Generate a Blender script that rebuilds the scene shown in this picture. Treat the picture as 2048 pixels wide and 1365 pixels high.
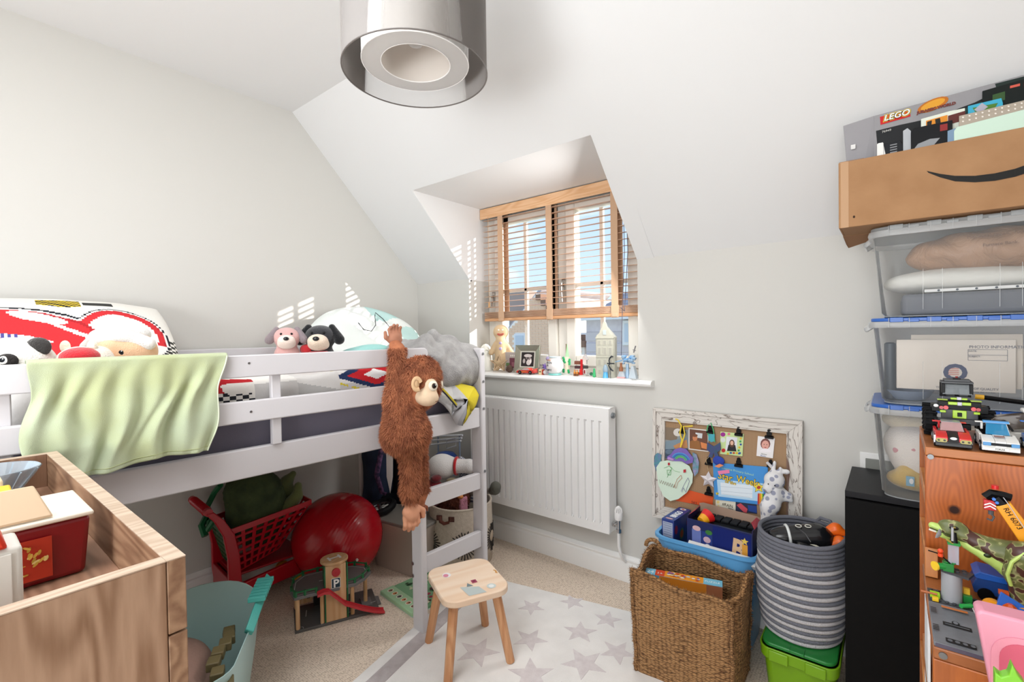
import bpy, math, random
import numpy as np
from mathutils import Matrix, Vector, noise
random.seed(7); rng = np.random.default_rng(7)
SC = bpy.context.scene; COL = SC.collection
for o in list(bpy.data.objects): bpy.data.objects.remove(o)
PI = math.pi
def R(d): return math.radians(d)

# ---------------------------------------------------------------- camera
YAW, PIT, ROL, F = R(38.80), R(.938), R(-.876), 947.7
fw = Vector((-math.sin(YAW)*math.cos(PIT), math.cos(YAW)*math.cos(PIT), -math.sin(PIT)))
r0 = Vector((math.cos(YAW), math.sin(YAW), 0)); u0 = r0.cross(fw)
rt = math.cos(ROL)*r0 + math.sin(ROL)*u0; up = -math.sin(ROL)*r0 + math.cos(ROL)*u0
CAM = Vector((0, 0, 1.2))
cd = bpy.data.cameras.new('camera'); cam = bpy.data.objects.new('camera', cd); COL.objects.link(cam)
cd.sensor_width = 36; cd.sensor_fit = 'HORIZONTAL'; cd.lens = F/2048*36; cd.clip_start = .02; cd.clip_end = 300
m = Matrix.Identity(4)
for i in range(3): m[i][0], m[i][1], m[i][2], m[i][3] = rt[i], up[i], -fw[i], CAM[i]
cam.matrix_world = m; SC.camera = cam
def ray(px, py): return fw + rt*((px-1024)/F) - up*((py-682.5)/F)
def W(px, py, x=None, y=None, z=None):       # surveying aid: the point of the room seen at a pixel on a known plane
    d = ray(px, py)
    t = (x-CAM.x)/d.x if x is not None else (y-CAM.y)/d.y if y is not None else (z-CAM.z)/d.z
    return CAM + d*t
def WP(px, py, p0, n):
    d = ray(px, py); n = Vector(n); return CAM + d*((Vector(p0)-CAM).dot(n)/d.dot(n))

# ---------------------------------------------------------------- world, sun, lamps, exposure
SC.view_settings.view_transform = 'Standard'; SC.view_settings.look = 'None'
SC.view_settings.gamma = 1; SC.view_settings.exposure = 0.22
SC.view_settings.use_curve_mapping = False
wd = bpy.data.worlds.new('sky'); SC.world = wd; wd.use_nodes = True
nt = wd.node_tree; nt.nodes.clear()
def wn(t, **k):
    n = nt.nodes.new(t)
    for a, b in k.items(): setattr(n, a, b)
    return n
tc = wn('ShaderNodeTexCoord'); sp = wn('ShaderNodeSeparateXYZ'); nt.links.new(tc.outputs['Generated'], sp.inputs[0])
gr = wn('ShaderNodeValToRGB'); nt.links.new(sp.outputs['Z'], gr.inputs[0])
e = gr.color_ramp.elements; e[0].position = 0; e[0].color = (.66, .82, .97, 1); e[1].position = .6; e[1].color = (.25, .48, .88, 1)
mp = wn('ShaderNodeMapping'); mp.inputs['Scale'].default_value = (1, 1, 2.6); nt.links.new(tc.outputs['Generated'], mp.inputs[0])
nz = wn('ShaderNodeTexNoise'); nz.inputs['Scale'].default_value = 4.2; nz.inputs['Detail'].default_value = 6; nt.links.new(mp.outputs[0], nz.inputs['Vector'])
cr = wn('ShaderNodeValToRGB'); nt.links.new(nz.outputs['Fac'], cr.inputs[0]); cr.color_ramp.elements[0].position = .54; cr.color_ramp.elements[1].position = .68
mx = wn('ShaderNodeMixRGB'); nt.links.new(cr.outputs[0], mx.inputs[0]); nt.links.new(gr.outputs[0], mx.inputs[1]); mx.inputs[2].default_value = (1, 1, 1, 1)
bg = wn('ShaderNodeBackground'); bg.inputs[1].default_value = 1.08; nt.links.new(mx.outputs[0], bg.inputs[0])
wo = wn('ShaderNodeOutputWorld'); nt.links.new(bg.outputs[0], wo.inputs[0])

sd = bpy.data.lights.new('sun', 'SUN'); sd.energy = 7.5; sd.angle = R(.5); sd.color = (1, .93, .82)
sun = bpy.data.objects.new('sun', sd); COL.objects.link(sun)
sun.rotation_euler = Vector((-1.25, -1, -.47)).to_track_quat('-Z', 'Y').to_euler(); sun.location = (6, 8, 6)
def area(name, loc, target, sx, sy, power, col=(1, 1, 1)):
    d = bpy.data.lights.new(name, 'AREA'); d.shape = 'RECTANGLE'; d.size = sx; d.size_y = sy; d.energy = power; d.color = col
    o = bpy.data.objects.new(name, d); COL.objects.link(o); o.location = loc
    o.rotation_euler = (Vector(target)-Vector(loc)).to_track_quat('-Z', 'Y').to_euler(); return o
area('rear_fill', (.0, -2.1, 1.0), (-1.2, 1.6, .8), 1.6, 1.6, 38, (.97, 1, 1.02))      # added fill lamp behind the camera, no real source there
area('upward_fill', (-.8, -1.0, 1.15), (-.8, -.2, 2.4), .7, .7, 22, (.97, 1, 1.02))  # added fill aimed up to brighten the ceiling, no lamp stands here
area('overhead_fill', (-.95, -.1, 2.33), (-.9, .5, 0), 1.2, 1.2, 25, (.97, 1, 1.02))  # added unseen fill pointing down to lift the floor, not a fitting
area('dormer_fill', (-.96, 1.98, 1.55), (-2.3, 1.0, .9), .3, .5, 6, (1, .99, .97))  # added lamp hidden inside the dormer, brightens the left wall and bed

# ---------------------------------------------------------------- materials
def lin(h):
    if not isinstance(h, str): return tuple(h) + ((1,) if len(h) == 3 else ())
    h = h.lstrip('#'); c = [int(h[i:i+2], 16)/255 for i in (0, 2, 4)]
    return tuple(x/12.92 if x <= .04045 else ((x+.055)/1.055)**2.4 for x in c) + (1,)
_mc = {}
def base(name):
    m = bpy.data.materials.new(name); m.use_nodes = True; t = m.node_tree; b = t.nodes['Principled BSDF']; return m, t, b
def node(t, ty, ins=None, **k):
    n = t.nodes.new(ty)
    for a, b in k.items(): setattr(n, a, b)
    for a, b in (ins or {}).items():
        if hasattr(b, 'is_output'): t.links.new(b, n.inputs[a])
        else: n.inputs[a].default_value = b
    return n
def mt(hexc, rough=.5, metal=0, bump=None, var=None, coat=0, sheen=0, trans=0, name=None):
    """bump=(scale,strength) noise relief, var=(scale,hex2) colour mottling"""
    key = (hexc, rough, metal, bump, var, coat, sheen, trans)
    if key in _mc: return _mc[key]
    m, t, b = base(name or 'm_%d' % len(_mc)); _mc[key] = m
    b.inputs['Base Color'].default_value = lin(hexc); b.inputs['Roughness'].default_value = rough; b.inputs['Metallic'].default_value = metal
    if rough >= .3 and max(lin(hexc)[:3]) < .02: b.inputs['Specular IOR Level'].default_value = .15
    b.inputs['Coat Weight'].default_value = coat; b.inputs['Sheen Weight'].default_value = sheen; b.inputs['Transmission Weight'].default_value = trans
    if bump or var: co = t.nodes.new('ShaderNodeTexCoord').outputs['Object']
    if var:
        n = node(t, 'ShaderNodeTexNoise', {'Vector': co, 'Scale': var[0], 'Detail': 4})
        r = node(t, 'ShaderNodeMapRange', {'Value': n.outputs['Fac'], 'From Min': .35, 'From Max': .65})
        x = node(t, 'ShaderNodeMixRGB', {0: r.outputs[0], 1: lin(hexc), 2: lin(var[1])}); t.links.new(x.outputs[0], b.inputs['Base Color'])
    if bump:
        n = node(t, 'ShaderNodeTexNoise', {'Vector': co, 'Scale': bump[0], 'Detail': 3})
        u = node(t, 'ShaderNodeBump', {'Height': n.outputs['Fac'], 'Strength': bump[1], 'Distance': .004}); t.links.new(u.outputs[0], b.inputs['Normal'])
    return m
def wood(h1, h2, axis=0, scale=9, rough=.45, ring=14, knots=False, name='wood'):
    """grain runs along the given axis"""
    m, t, b = base(name)
    co = t.nodes.new('ShaderNodeTexCoord').outputs['Object']
    s = [1, 1, 1]; s[axis] = .12
    mp = node(t, 'ShaderNodeMapping', {'Vector': co, 'Scale': s})
    n = node(t, 'ShaderNodeTexNoise', {'Vector': mp.outputs[0], 'Scale': scale, 'Detail': 2, 'Distortion': .6 if knots else .2})
    mu = node(t, 'ShaderNodeMath', {0: n.outputs['Fac'], 1: ring*9.0}, operation='MULTIPLY')
    sn = node(t, 'ShaderNodeMath', {0: mu.outputs[0]}, operation='SINE'); fr = node(t, 'ShaderNodeMath', {0: sn.outputs[0], 1: .5, 2: .5}, operation='MULTIPLY_ADD')
    n2 = node(t, 'ShaderNodeTexNoise', {'Vector': mp.outputs[0], 'Scale': scale*14, 'Detail': 3})
    a = node(t, 'ShaderNodeMath', {0: fr.outputs[0], 1: .55}, operation='MULTIPLY'); c = node(t, 'ShaderNodeMath', {0: n2.outputs['Fac'], 1: .5}, operation='MULTIPLY')
    sm = node(t, 'ShaderNodeMath', {0: a.outputs[0], 1: c.outputs[0]}, operation='ADD')
    r = node(t, 'ShaderNodeMapRange', {'Value': sm.outputs[0], 'From Min': .15, 'From Max': .9})
    x = node(t, 'ShaderNodeMixRGB', {0: r.outputs[0], 1: lin(h1), 2: lin(h2)}); out = x.outputs[0]
    if knots:
        vo = node(t, 'ShaderNodeTexVoronoi', {'Vector': co, 'Scale': 7.5}); rr = node(t, 'ShaderNodeMapRange', {'Value': vo.outputs['Distance'], 'From Min': .05, 'From Max': .13, 'To Min': 1, 'To Max': 0})
        y = node(t, 'ShaderNodeMixRGB', {0: rr.outputs[0], 1: out, 2: lin('#2a1208')}); out = y.outputs[0]
    t.links.new(out, b.inputs['Base Color']); b.inputs['Roughness'].default_value = rough
    u = node(t, 'ShaderNodeBump', {'Height': sm.outputs[0], 'Strength': .12, 'Distance': .002}); t.links.new(u.outputs[0], b.inputs['Normal'])
    return m
def clear(hexc, alpha, rough=.1, name='clear', gloss=.5):
    """thin see-through plastic, glass or sheer cloth: transparent mixed with a surface"""
    m, t, b = base(name); b.inputs['Base Color'].default_value = lin(hexc); b.inputs['Roughness'].default_value = rough; b.inputs['Specular IOR Level'].default_value = gloss
    tr = node(t, 'ShaderNodeBsdfTransparent'); fz = node(t, 'ShaderNodeFresnel', {'IOR': 1.3})
    ad = node(t, 'ShaderNodeMath', {0: fz.outputs[0], 1: alpha}, operation='ADD', use_clamp=True)
    mx = node(t, 'ShaderNodeMixShader', {0: ad.outputs[0], 1: tr.outputs[0], 2: b.outputs[0]})
    t.links.new(mx.outputs[0], t.nodes['Material Output'].inputs[0]); return m
def colm(rough=.5, bump=None, name='printed'):
    m, t, b = base(name); a = node(t, 'ShaderNodeAttribute', attribute_name='Col'); t.links.new(a.outputs['Color'], b.inputs['Base Color']); b.inputs['Roughness'].default_value = rough; b.inputs['Specular IOR Level'].default_value = .25
    if bump:
        n = node(t, 'ShaderNodeTexNoise', {'Vector': t.nodes.new('ShaderNodeTexCoord').outputs['Object'], 'Scale': bump[0], 'Detail': 3})
        u = node(t, 'ShaderNodeBump', {'Height': n.outputs['Fac'], 'Strength': bump[1], 'Distance': .004}); t.links.new(u.outputs[0], b.inputs['Normal'])
    return m
PR = colm(.45); PRM = colm(.9, (120, .25), 'printed_cloth')

# ---------------------------------------------------------------- mesh builder
class B:
    def __init__(s): s.v = []; s.f = []; s.c = []; s.has = False
    def add(s, vs, fs, M=None, col=None):
        k = len(s.v)
        s.v += [tuple(M @ Vector(p)) for p in vs] if M is not None else [tuple(p) for p in vs]
        s.f += [tuple(i+k for i in f) for f in fs]
        c = lin(col) if col else (1, 1, 1, 1); s.c += [c]*len(fs); s.has |= bool(col); return s
    def box(s, c, d, M=None, col=None, tx=1, ty=1):
        x, y, z = [q/2 for q in d]; vs = []
        for k, (a, b_) in ((-1, (1, 1)), (1, (tx, ty))):
            for i, j in ((-1, -1), (1, -1), (1, 1), (-1, 1)): vs.append((c[0]+i*x*a, c[1]+j*y*b_, c[2]+k*z))
        return s.add(vs, [(3, 2, 1, 0), (4, 5, 6, 7), (0, 1, 5, 4), (1, 2, 6, 5), (2, 3, 7, 6), (3, 0, 4, 7)], M, col)
    def bb(s, a, b_, M=None, col=None):      # box from corner to corner
        return s.box([(a[i]+b_[i])/2 for i in range(3)], [abs(a[i]-b_[i]) for i in range(3)], M, col)
    def plate(s, pts, th, M=None, col=None):  # 3-D polygon thickened along its normal
        P = [Vector(p) for p in pts]; n = (P[1]-P[0]).cross(P[2]-P[0]).normalized()*th; k = len(P)
        return s.add(P+[p+n for p in P], [tuple(range(k))[::-1], tuple(range(k, 2*k))]+[(i, (i+1) % k, (i+1) % k+k, i+k) for i in range(k)], M, col)
    def prism(s, poly, h, M=None, col=None, z0=0):
        k = len(poly)
        return s.add([(p[0], p[1], z0) for p in poly]+[(p[0], p[1], z0+h) for p in poly], [tuple(range(k))[::-1], tuple(range(k, 2*k))]+[(i, (i+1) % k, (i+1) % k+k, i+k) for i in range(k)], M, col)
    def loft(s, rings, closed=True, caps=True, M=None, col=None):
        n = len(rings[0]); vs = [p for r in rings for p in r]; fs = []
        for i in range(len(rings)-1):
            for j in range(n if closed else n-1):
                a = i*n+j; b_ = i*n+(j+1) % n; fs.append((a, b_, b_+n, a+n))
        if caps and closed: fs += [tuple(range(n))[::-1], tuple(range(len(vs)-n, len(vs)))]
        return s.add(vs, fs, M, col)
    def lathe(s, prof, n=24, M=None, col=None, caps=True):
        return s.loft([[(r*math.cos(2*PI*j/n), r*math.sin(2*PI*j/n), z) for j in range(n)] for r, z in prof], True, caps, M, col)
    def tube(s, path, r, n=8, M=None, col=None, closed=False, flat=1):
        P = [Vector(p) for p in path]; k = len(P); rings = []; u = None
        for i, p in enumerate(P):
            if closed: t = P[(i+1) % k]-P[i-1]
            else: t = P[min(i+1, k-1)]-P[max(i-1, 0)]
            t.normalize()
            if u is None: u = Vector((0, 0, 1)) if abs(t.z) < .9 else Vector((1, 0, 0))
            u = (u-t*u.dot(t)).normalized(); w = t.cross(u); rr = r[i] if isinstance(r, (list, tuple)) else r
            rings.append([p+(u*math.cos(2*PI*j/n)+w*math.sin(2*PI*j/n)*flat)*rr for j in range(n)])
        if closed: rings.append(rings[0])
        return s.loft(rings, True, not closed, M, col)
    def cyl(s, a, b_, r0, r1=None, n=16, M=None, col=None): return s.tube([a, b_], [r0, r0 if r1 is None else r1], n, M, col)
    def sphere(s, c, r, n=16, M=None, col=None, rot=None):
        if not isinstance(r, (list, tuple)): r = (r, r, r)
        rings = [[(r[0]*math.sin(PI*i/n)*math.cos(2*PI*j/n), r[1]*math.sin(PI*i/n)*math.sin(2*PI*j/n), -r[2]*math.cos(PI*i/n)) for j in range(n)] for i in range(n+1)]
        rings[0] = [(0, 0, -r[2])]*n if False else [(x*1e-3, y*1e-3, -r[2]) for x, y, z in rings[1]]; rings[-1] = [(x*1e-3, y*1e-3, r[2]) for x, y, z in rings[1]]
        T = Matrix.Translation(Vector(c)) @ (rot.to_4x4() if rot else Matrix.Identity(4))
        return s.loft(rings, True, True, (M @ T) if M is not None else T, col)
    def torus(s, c, Rr, r, M=None, n=24, k=8, col=None, a0=0, a1=2*PI):
        full = abs(a1-a0-2*PI) < 1e-6
        p = [(c[0]+Rr*math.cos(a0+(a1-a0)*i/n), c[1]+Rr*math.sin(a0+(a1-a0)*i/n), c[2]) for i in range(n if full else n+1)]
        return s.tube(p, r, k, M, col, closed=full)
    def grid(s, f, nu, nv, M=None, colf=None):
        k = len(s.v); vs = [tuple(f(i/nu, j/nv)) for i in range(nu+1) for j in range(nv+1)]
        if M is not None: vs = [tuple(M @ Vector(p)) for p in vs]
        s.v += vs
        for i in range(nu):
            for j in range(nv):
                a = k+i*(nv+1)+j; s.f.append((a, a+nv+1, a+nv+2, a+1)); s.c.append(lin(colf((i+.5)/nu, (j+.5)/nv)) if colf else (1, 1, 1, 1))
        s.has |= bool(colf); return s
    def blob(s, prims, k=.02, res=.008, M=None, col=None, disp=None):
        v, f = sdf(prims, k, res, disp); return s.add(v, f, M, col)
    def build(s, name, mat, parent=None, bev=0, smooth=35, solid=0, sub=0, world=False, seg=2):
        me = bpy.data.meshes.new(name); v = s.v
        if world and parent is not None:
            inv = root_matrix(parent).inverted(); v = [tuple(inv @ Vector(p)) for p in v]
        me.from_pydata(v, [], s.f)
        if s.has:
            a = me.color_attributes.new('Col', 'FLOAT_COLOR', 'CORNER'); lt = np.zeros(len(me.polygons), np.int32); me.polygons.foreach_get('loop_total', lt)
            a.data.foreach_set('color', np.repeat(np.array(s.c, np.float32), lt, axis=0).ravel())
        me.materials.append(mat or PR); me.update()
        if smooth:
            me.polygons.foreach_set('use_smooth', [True]*len(me.polygons)); me.set_sharp_from_angle(angle=R(smooth))
        o = bpy.data.objects.new(name, me); COL.objects.link(o)
        if parent is not None: o.parent = parent
        if solid: q = o.modifiers.new('s', 'SOLIDIFY'); q.thickness = solid; q.offset = 0
        if bev: q = o.modifiers.new('b', 'BEVEL'); q.width = bev; q.segments = seg; q.limit_method = 'ANGLE'; q.angle_limit = R(30)
        if sub: q = o.modifiers.new('u', 'SUBSURF'); q.levels = sub; q.render_levels = sub
        return o
def root_matrix(o):
    m = o.matrix_basis.copy()
    while o.parent: o = o.parent; m = o.matrix_basis @ m
    return m
def sdf(prims, k, res, disp=None):
    lo = np.array([1e9]*3); hi = -lo
    for p in prims:
        if p[0] == 's': c = np.array(p[1]); r = max(p[2]); lo = np.minimum(lo, c-r); hi = np.maximum(hi, c+r)
        else:
            for c, r in ((p[1], p[3]), (p[2], p[4])): lo = np.minimum(lo, np.array(c)-r); hi = np.maximum(hi, np.array(c)+r)
    lo -= 3*res; hi += 3*res; n = np.ceil((hi-lo)/res).astype(int)+1
    G = np.stack(np.meshgrid(*[lo[i]+res*np.arange(n[i]) for i in range(3)], indexing='ij'), -1); D = None
    for p in prims:
        if p[0] == 's':
            q = G-np.array(p[1])
            if len(p) > 3 and p[3] is not None: q = q @ np.array(p[3].to_3x3())
            r = np.array(p[2]); k0 = np.linalg.norm(q/r, axis=-1); k1 = np.linalg.norm(q/(r*r), axis=-1); d = k0*(k0-1)/np.maximum(k1, 1e-9)
        else:
            a, b_ = np.array(p[1], float), np.array(p[2], float); ab = b_-a; t = np.clip(((G-a) @ ab)/(ab @ ab), 0, 1); d = np.linalg.norm(G-a-t[..., None]*ab, axis=-1)-(p[3]+t*(p[4]-p[3]))
        if D is None: D = d
        else: h = np.clip(.5+.5*(D-d)/k, 0, 1); D = D*(1-h)+d*h-k*h*(1-h)
    if disp: D = D+disp(G)
    S = D < 0; nx, ny, nz_ = n
    cells = np.zeros((nx-1, ny-1, nz_-1), bool); cnt = np.zeros(cells.shape, int)
    for i in (0, 1):
        for j in (0, 1):
            for l in (0, 1): cnt += S[i:nx-1+i, j:ny-1+j, l:nz_-1+l]
    cells = (cnt > 0) & (cnt < 8); idx = -np.ones(cells.shape, int); ci = np.argwhere(cells); idx[tuple(ci.T)] = np.arange(len(ci))
    acc = np.zeros((len(ci), 3)); w = np.zeros(len(ci)); cor = [(i, j, l) for i in (0, 1) for j in (0, 1) for l in (0, 1)]
    for a in cor:
        for b_ in cor:
            if sum(b_)-sum(a) == 1 and all(b_[q] >= a[q] for q in range(3)):
                da = D[tuple((ci+a).T)]; db = D[tuple((ci+b_).T)]; c = (da < 0) != (db < 0); t = np.where(c, da/np.where(c, da-db, 1), 0)
                acc += np.where(c[:, None], np.array(a)+t[:, None]*(np.array(b_)-np.array(a)), 0); w += c
    V = lo+res*(ci+acc/w[:, None]); Fc = []
    for ax in range(3):
        o1, o2 = [(0, 1, 2), (1, 2, 0), (2, 0, 1)][ax][1:]; sl = [slice(1, -1)]*3; s0 = list(sl); s1 = list(sl)
        s0[ax] = slice(0, n[ax]-1); s1[ax] = slice(1, n[ax]); a = S[tuple(s0)]; b_ = S[tuple(s1)]; e_ = np.argwhere(a != b_)
        off = np.array([1, 1, 1]); off[ax] = 0; e_ = e_+off; sg = S[tuple(e_.T)]
        u1 = np.zeros(3, int); u1[o1] = 1; u2 = np.zeros(3, int); u2[o2] = 1
        q = np.stack([idx[tuple((e_-u1-u2).T)], idx[tuple((e_-u2).T)], idx[tuple(e_.T)], idx[tuple((e_-u1).T)]], 1)
        q = np.where(sg[:, None], q, q[:, ::-1]); Fc.append(q)
    return V.tolist(), np.concatenate(Fc).tolist()
def fur(o, n, length, width=.0012, droop=(0, 0, -1), k=.8, mask=None, seed=1):
    """grow short curved pile out of a plush body, in the same mesh"""
    g = np.random.default_rng(seed); me = o.data; nv = len(me.vertices); V = np.zeros(nv*3); me.vertices.foreach_get('co', V); V = V.reshape(-1, 3)
    Fs = [tuple(p.vertices) for p in me.polygons]; T = np.array([(f[0], f[i], f[i+1]) for f in Fs for i in range(1, len(f)-1)])
    a, b_, c = V[T[:, 0]], V[T[:, 1]], V[T[:, 2]]; N = np.cross(b_-a, c-a); A = np.linalg.norm(N, axis=1); N = N/np.maximum(A, 1e-12)[:, None]
    i = g.choice(len(T), n, p=A/A.sum()); r1, r2 = g.random(n), g.random(n); fl = r1+r2 > 1; r1[fl] = 1-r1[fl]; r2[fl] = 1-r2[fl]
    P = a[i]+r1[:, None]*(b_-a)[i]+r2[:, None]*(c-a)[i]; Nn = N[i]
    if mask is not None: mk = mask(P); P, Nn = P[mk], Nn[mk]; n = len(P)
    d = Nn+np.array(droop)*k+g.normal(0, .35, (n, 3)); d /= np.linalg.norm(d, axis=1)[:, None]; L = length*(.6+.8*g.random(n))[:, None]
    s_ = np.cross(d, Nn+g.normal(0, .3, (n, 3))); s_ /= np.maximum(np.linalg.norm(s_, axis=1), 1e-9)[:, None]; s_ *= width
    p1 = P+(Nn*.6+d*.4)*L*.5; p2 = p1+(d+np.array(droop)*.3)*L*.55
    W_ = np.stack([P-s_-Nn*.001, P+s_-Nn*.001, p1+s_*.7, p1-s_*.7, p2], 1).reshape(-1, 3); q = nv+5*np.arange(n)
    f4 = np.stack([q, q+1, q+2, q+3], 1).tolist(); f3 = np.stack([q+3, q+2, q+4], 1).tolist()
    m2 = bpy.data.meshes.new(me.name); m2.from_pydata(V.tolist()+W_.tolist(), [], Fs+f4+f3)
    for q in me.materials: m2.materials.append(q)
    m2.polygons.foreach_set('use_smooth', [True]*len(m2.polygons)); o.data = m2; return o
def thing(name, label, cat, loc=(0, 0, 0), rz=0, group=None, rot=None):
    o = bpy.data.objects.new(name, None); COL.objects.link(o); o.empty_display_size = .05; o.location = loc
    o.rotation_euler = rot or (0, 0, rz); return tag(o, label, cat, group)
def tag(o, label, cat, group=None):
    o['label'] = label; o['category'] = cat
    if group: o['group'] = group
    return o
def lab(o, s): o['label'] = s; return o
def struct(o): o['kind'] = 'structure'; return o
def FR(o, ux, uy=(0, 0, 1)):                 # frame: origin, x axis, y axis
    ux = Vector(ux).normalized(); uy = Vector(uy); uy = (uy-ux*uy.dot(ux)).normalized(); n = ux.cross(uy); o = Vector(o)
    return Matrix(((ux.x, uy.x, n.x, o.x), (ux.y, uy.y, n.y, o.y), (ux.z, uy.z, n.z, o.z), (0, 0, 0, 1)))
def circ(cx, cy, rx, ry=None, n=16, a0=0, a1=2*PI):
    ry = ry or rx; full = abs(a1-a0-2*PI) < 1e-6
    return [(cx+rx*math.cos(a0+(a1-a0)*i/n), cy+ry*math.sin(a0+(a1-a0)*i/n)) for i in range(n if full else n+1)]
def rect(x0, y0, x1, y1): return [(x0, y0), (x1, y0), (x1, y1), (x0, y1)]
def rrect(w, h, r, n=5, cx=0, cy=0):
    p = []
    for sx, sy, a in ((1, 1, 0), (-1, 1, PI/2), (-1, -1, PI), (1, -1, 1.5*PI)):
        p += [(cx+sx*(w/2-r)+r*math.cos(a+PI/2*i/n), cy+sy*(h/2-r)+r*math.sin(a+PI/2*i/n)) for i in range(n+1)]
    return p
def star(cx, cy, ro, ri=None, n=5, a=PI/2):
    ri = ri or ro*.45; return [(cx+(ro if i % 2 == 0 else ri)*math.cos(a+PI*i/n), cy+(ro if i % 2 == 0 else ri)*math.sin(a+PI*i/n)) for i in range(2*n)]
def line(pts, w):                            # a stroked polyline as quads
    out = []
    for (a, b_), (c, d) in zip(pts, pts[1:]):
        l = math.hypot(c-a, d-b_) or 1; nx, ny = -(d-b_)/l*w/2, (c-a)/l*w/2; out.append([(a+nx, b_+ny), (a-nx, b_-ny), (c-nx, d-ny), (c+nx, d+ny)])
    return out
def decal(name, parent, M, shapes, mat=None, e=.0004, world=False, lift=.0005):
    b = B()
    for k, (poly, col) in enumerate(shapes): b.add([(p[0], p[1], lift+e*k*.35) for p in poly], [tuple(range(len(poly)))], M, col)
    return b.build(name, mat or PR, parent, smooth=0, world=world)
def text(s, size, mat, parent, M, name='lettering', ex=.0004, world=False, sx=1, bold=0, align='LEFT', shear=0):
    c = bpy.data.curves.new(name, 'FONT'); c.body = s; c.size = size; c.extrude = ex; c.offset = bold; c.align_x = align; c.shear = shear; c.resolution_u = 3
    o = bpy.data.objects.new(name, c); COL.objects.link(o); bpy.context.view_layer.update()
    me = bpy.data.meshes.new_from_object(o.evaluated_get(bpy.context.evaluated_depsgraph_get())); bpy.data.objects.remove(o)
    if world and parent is not None: M = root_matrix(parent).inverted() @ M
    me.transform(M @ Matrix.Diagonal((sx, 1, 1, 1))); me.materials.clear(); me.materials.append(mat); me.name = name
    o = bpy.data.objects.new(name, me); COL.objects.link(o)
    if parent is not None: o.parent = parent
    return o
def dup(root, loc=None, rz=None, label=None, group=None):
    r = root.copy(); COL.objects.link(r)
    if loc is not None: r.location = loc
    if rz is not None: r.rotation_euler = (0, 0, rz)
    if label: r['label'] = label
    if group: r['group'] = group
    def kids(a, b_):
        for ch in [c for c in bpy.data.objects if c.parent == a]:
            d = ch.copy(); COL.objects.link(d); d.parent = b_; kids(ch, d)
    kids(root, r); return r
def ns(p, s=1.0): return noise.noise(Vector(p)*s)
# ================================================================ the room
XL, XR, YB, YF, ZC = -2.5, 1.0, 2.10, -2.3, 2.40
KN = 1.54; YS = 1.265                     # knee wall height, where the slope meets the flat ceiling
DX0, DX1, DZ, DY = -2.02, -.93, 1.98, 1.673    # dormer
WY = 2.28                                 # window plane
def slz(y): return KN+(YB-y)*(ZC-KN)/(YB-YS)
wallm = mt('#cfcdc8', .85, bump=(60, .05)); ceilm = mt('#e4e4e4', .9, bump=(60, .04)); trimm = mt('#efeeec', .35)
b = B(); b.bb((XL-.1, YF, -.1), (XL, YB+.3, ZC+.1)); struct(b.build('wall_left', wallm, smooth=0))
b = B(); T = .32
b.bb((XL-.1, YB, 0), (DX0, YB+T, KN+.12)); b.bb((DX1, YB, 0), (XR+.1, YB+T, KN+.12)); b.bb((DX0, YB, 0), (DX1, YB+T, .942))
struct(b.build('wall_window', wallm, smooth=0))
b = B(); b.bb((XR, YF, 0), (XR+.1, YB+.3, ZC+.1)); struct(b.build('wall_right', wallm, smooth=0))
b = B(); b.bb((XL-.1, YF-.1, 0), (-1.9, YF, ZC+.1)); b.bb((.5, YF-.1, 0), (XR+.1, YF, ZC+.1)); b.bb((-1.9, YF-.1, 2.1), (.5, YF, ZC+.1)); b.bb((-1.9, YF-1.2, 0), (.5, YF-1.1, 2.2))
struct(b.build('wall_back', wallm, smooth=0))
b = B(); b.bb((XL-.1, YF-1.2, ZC), (XR+.1, YS+.05, ZC+.1))
struct(b.build('ceiling', ceilm, smooth=0))
b = B()
def slope(x0, x1, y0, y1): b.plate([(x0, y0, slz(y0)), (x1, y0, slz(y0)), (x1, y1, slz(y1)), (x0, y1, slz(y1))], .1)
slope(XL-.1, DX0, YS, YB+.02); slope(DX1, XR+.1, YS, YB+.02); slope(DX0, DX1, YS, DY)
struct(b.build('ceiling_slope', ceilm, smooth=0))
b = B()
for x0, x1 in ((DX0-.08, DX0+.002), (DX1-.002, DX1+.08)):  # dormer cheeks
    b.loft([[(x, DY+.005, DZ), (x, YB+T, DZ), (x, YB+T, KN-.01), (x, YB+.005, KN-.01)] for x in (x0, x1)])
b.bb((DX0-.08, DY+.001, DZ), (DX1+.08, YB+T, DZ+.1)); struct(b.build('wall_dormer', ceilm, smooth=0))

# floor: looped wool carpet
m, t, p = base('carpet'); co = t.nodes.new('ShaderNodeTexCoord').outputs['Object']
mp = node(t, 'ShaderNodeMapping', {'Vector': co, 'Scale': (1, 1.35, 1)})
vo = node(t, 'ShaderNodeTexVoronoi', {'Vector': mp.outputs[0], 'Scale': 115, 'Randomness': .45})
nn = node(t, 'ShaderNodeTexNoise', {'Vector': co, 'Scale': 90, 'Detail': 3})
x1 = node(t, 'ShaderNodeMixRGB', {0: nn.outputs['Fac'], 1: lin('#f3e4d3'), 2: lin('#dcc8b4')})
mr = node(t, 'ShaderNodeMapRange', {'Value': vo.outputs['Distance'], 'From Min': .4, 'From Max': .9})
x2 = node(t, 'ShaderNodeMixRGB', {0: mr.outputs[0], 1: x1.outputs[0], 2: lin('#aa9480')}); t.links.new(x2.outputs[0], p.inputs['Base Color']); p.inputs['Roughness'].default_value = .95
bu = node(t, 'ShaderNodeBump', {'Height': vo.outputs['Distance'], 'Strength': .35, 'Distance': .004}); bu.invert = True; t.links.new(bu.outputs[0], p.inputs['Normal'])
b = B(); b.bb((XL-.1, YF-1.2, -.1), (XR+.1, YB+.3, 0)); struct(b.build('floor', m, smooth=0))
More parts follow.
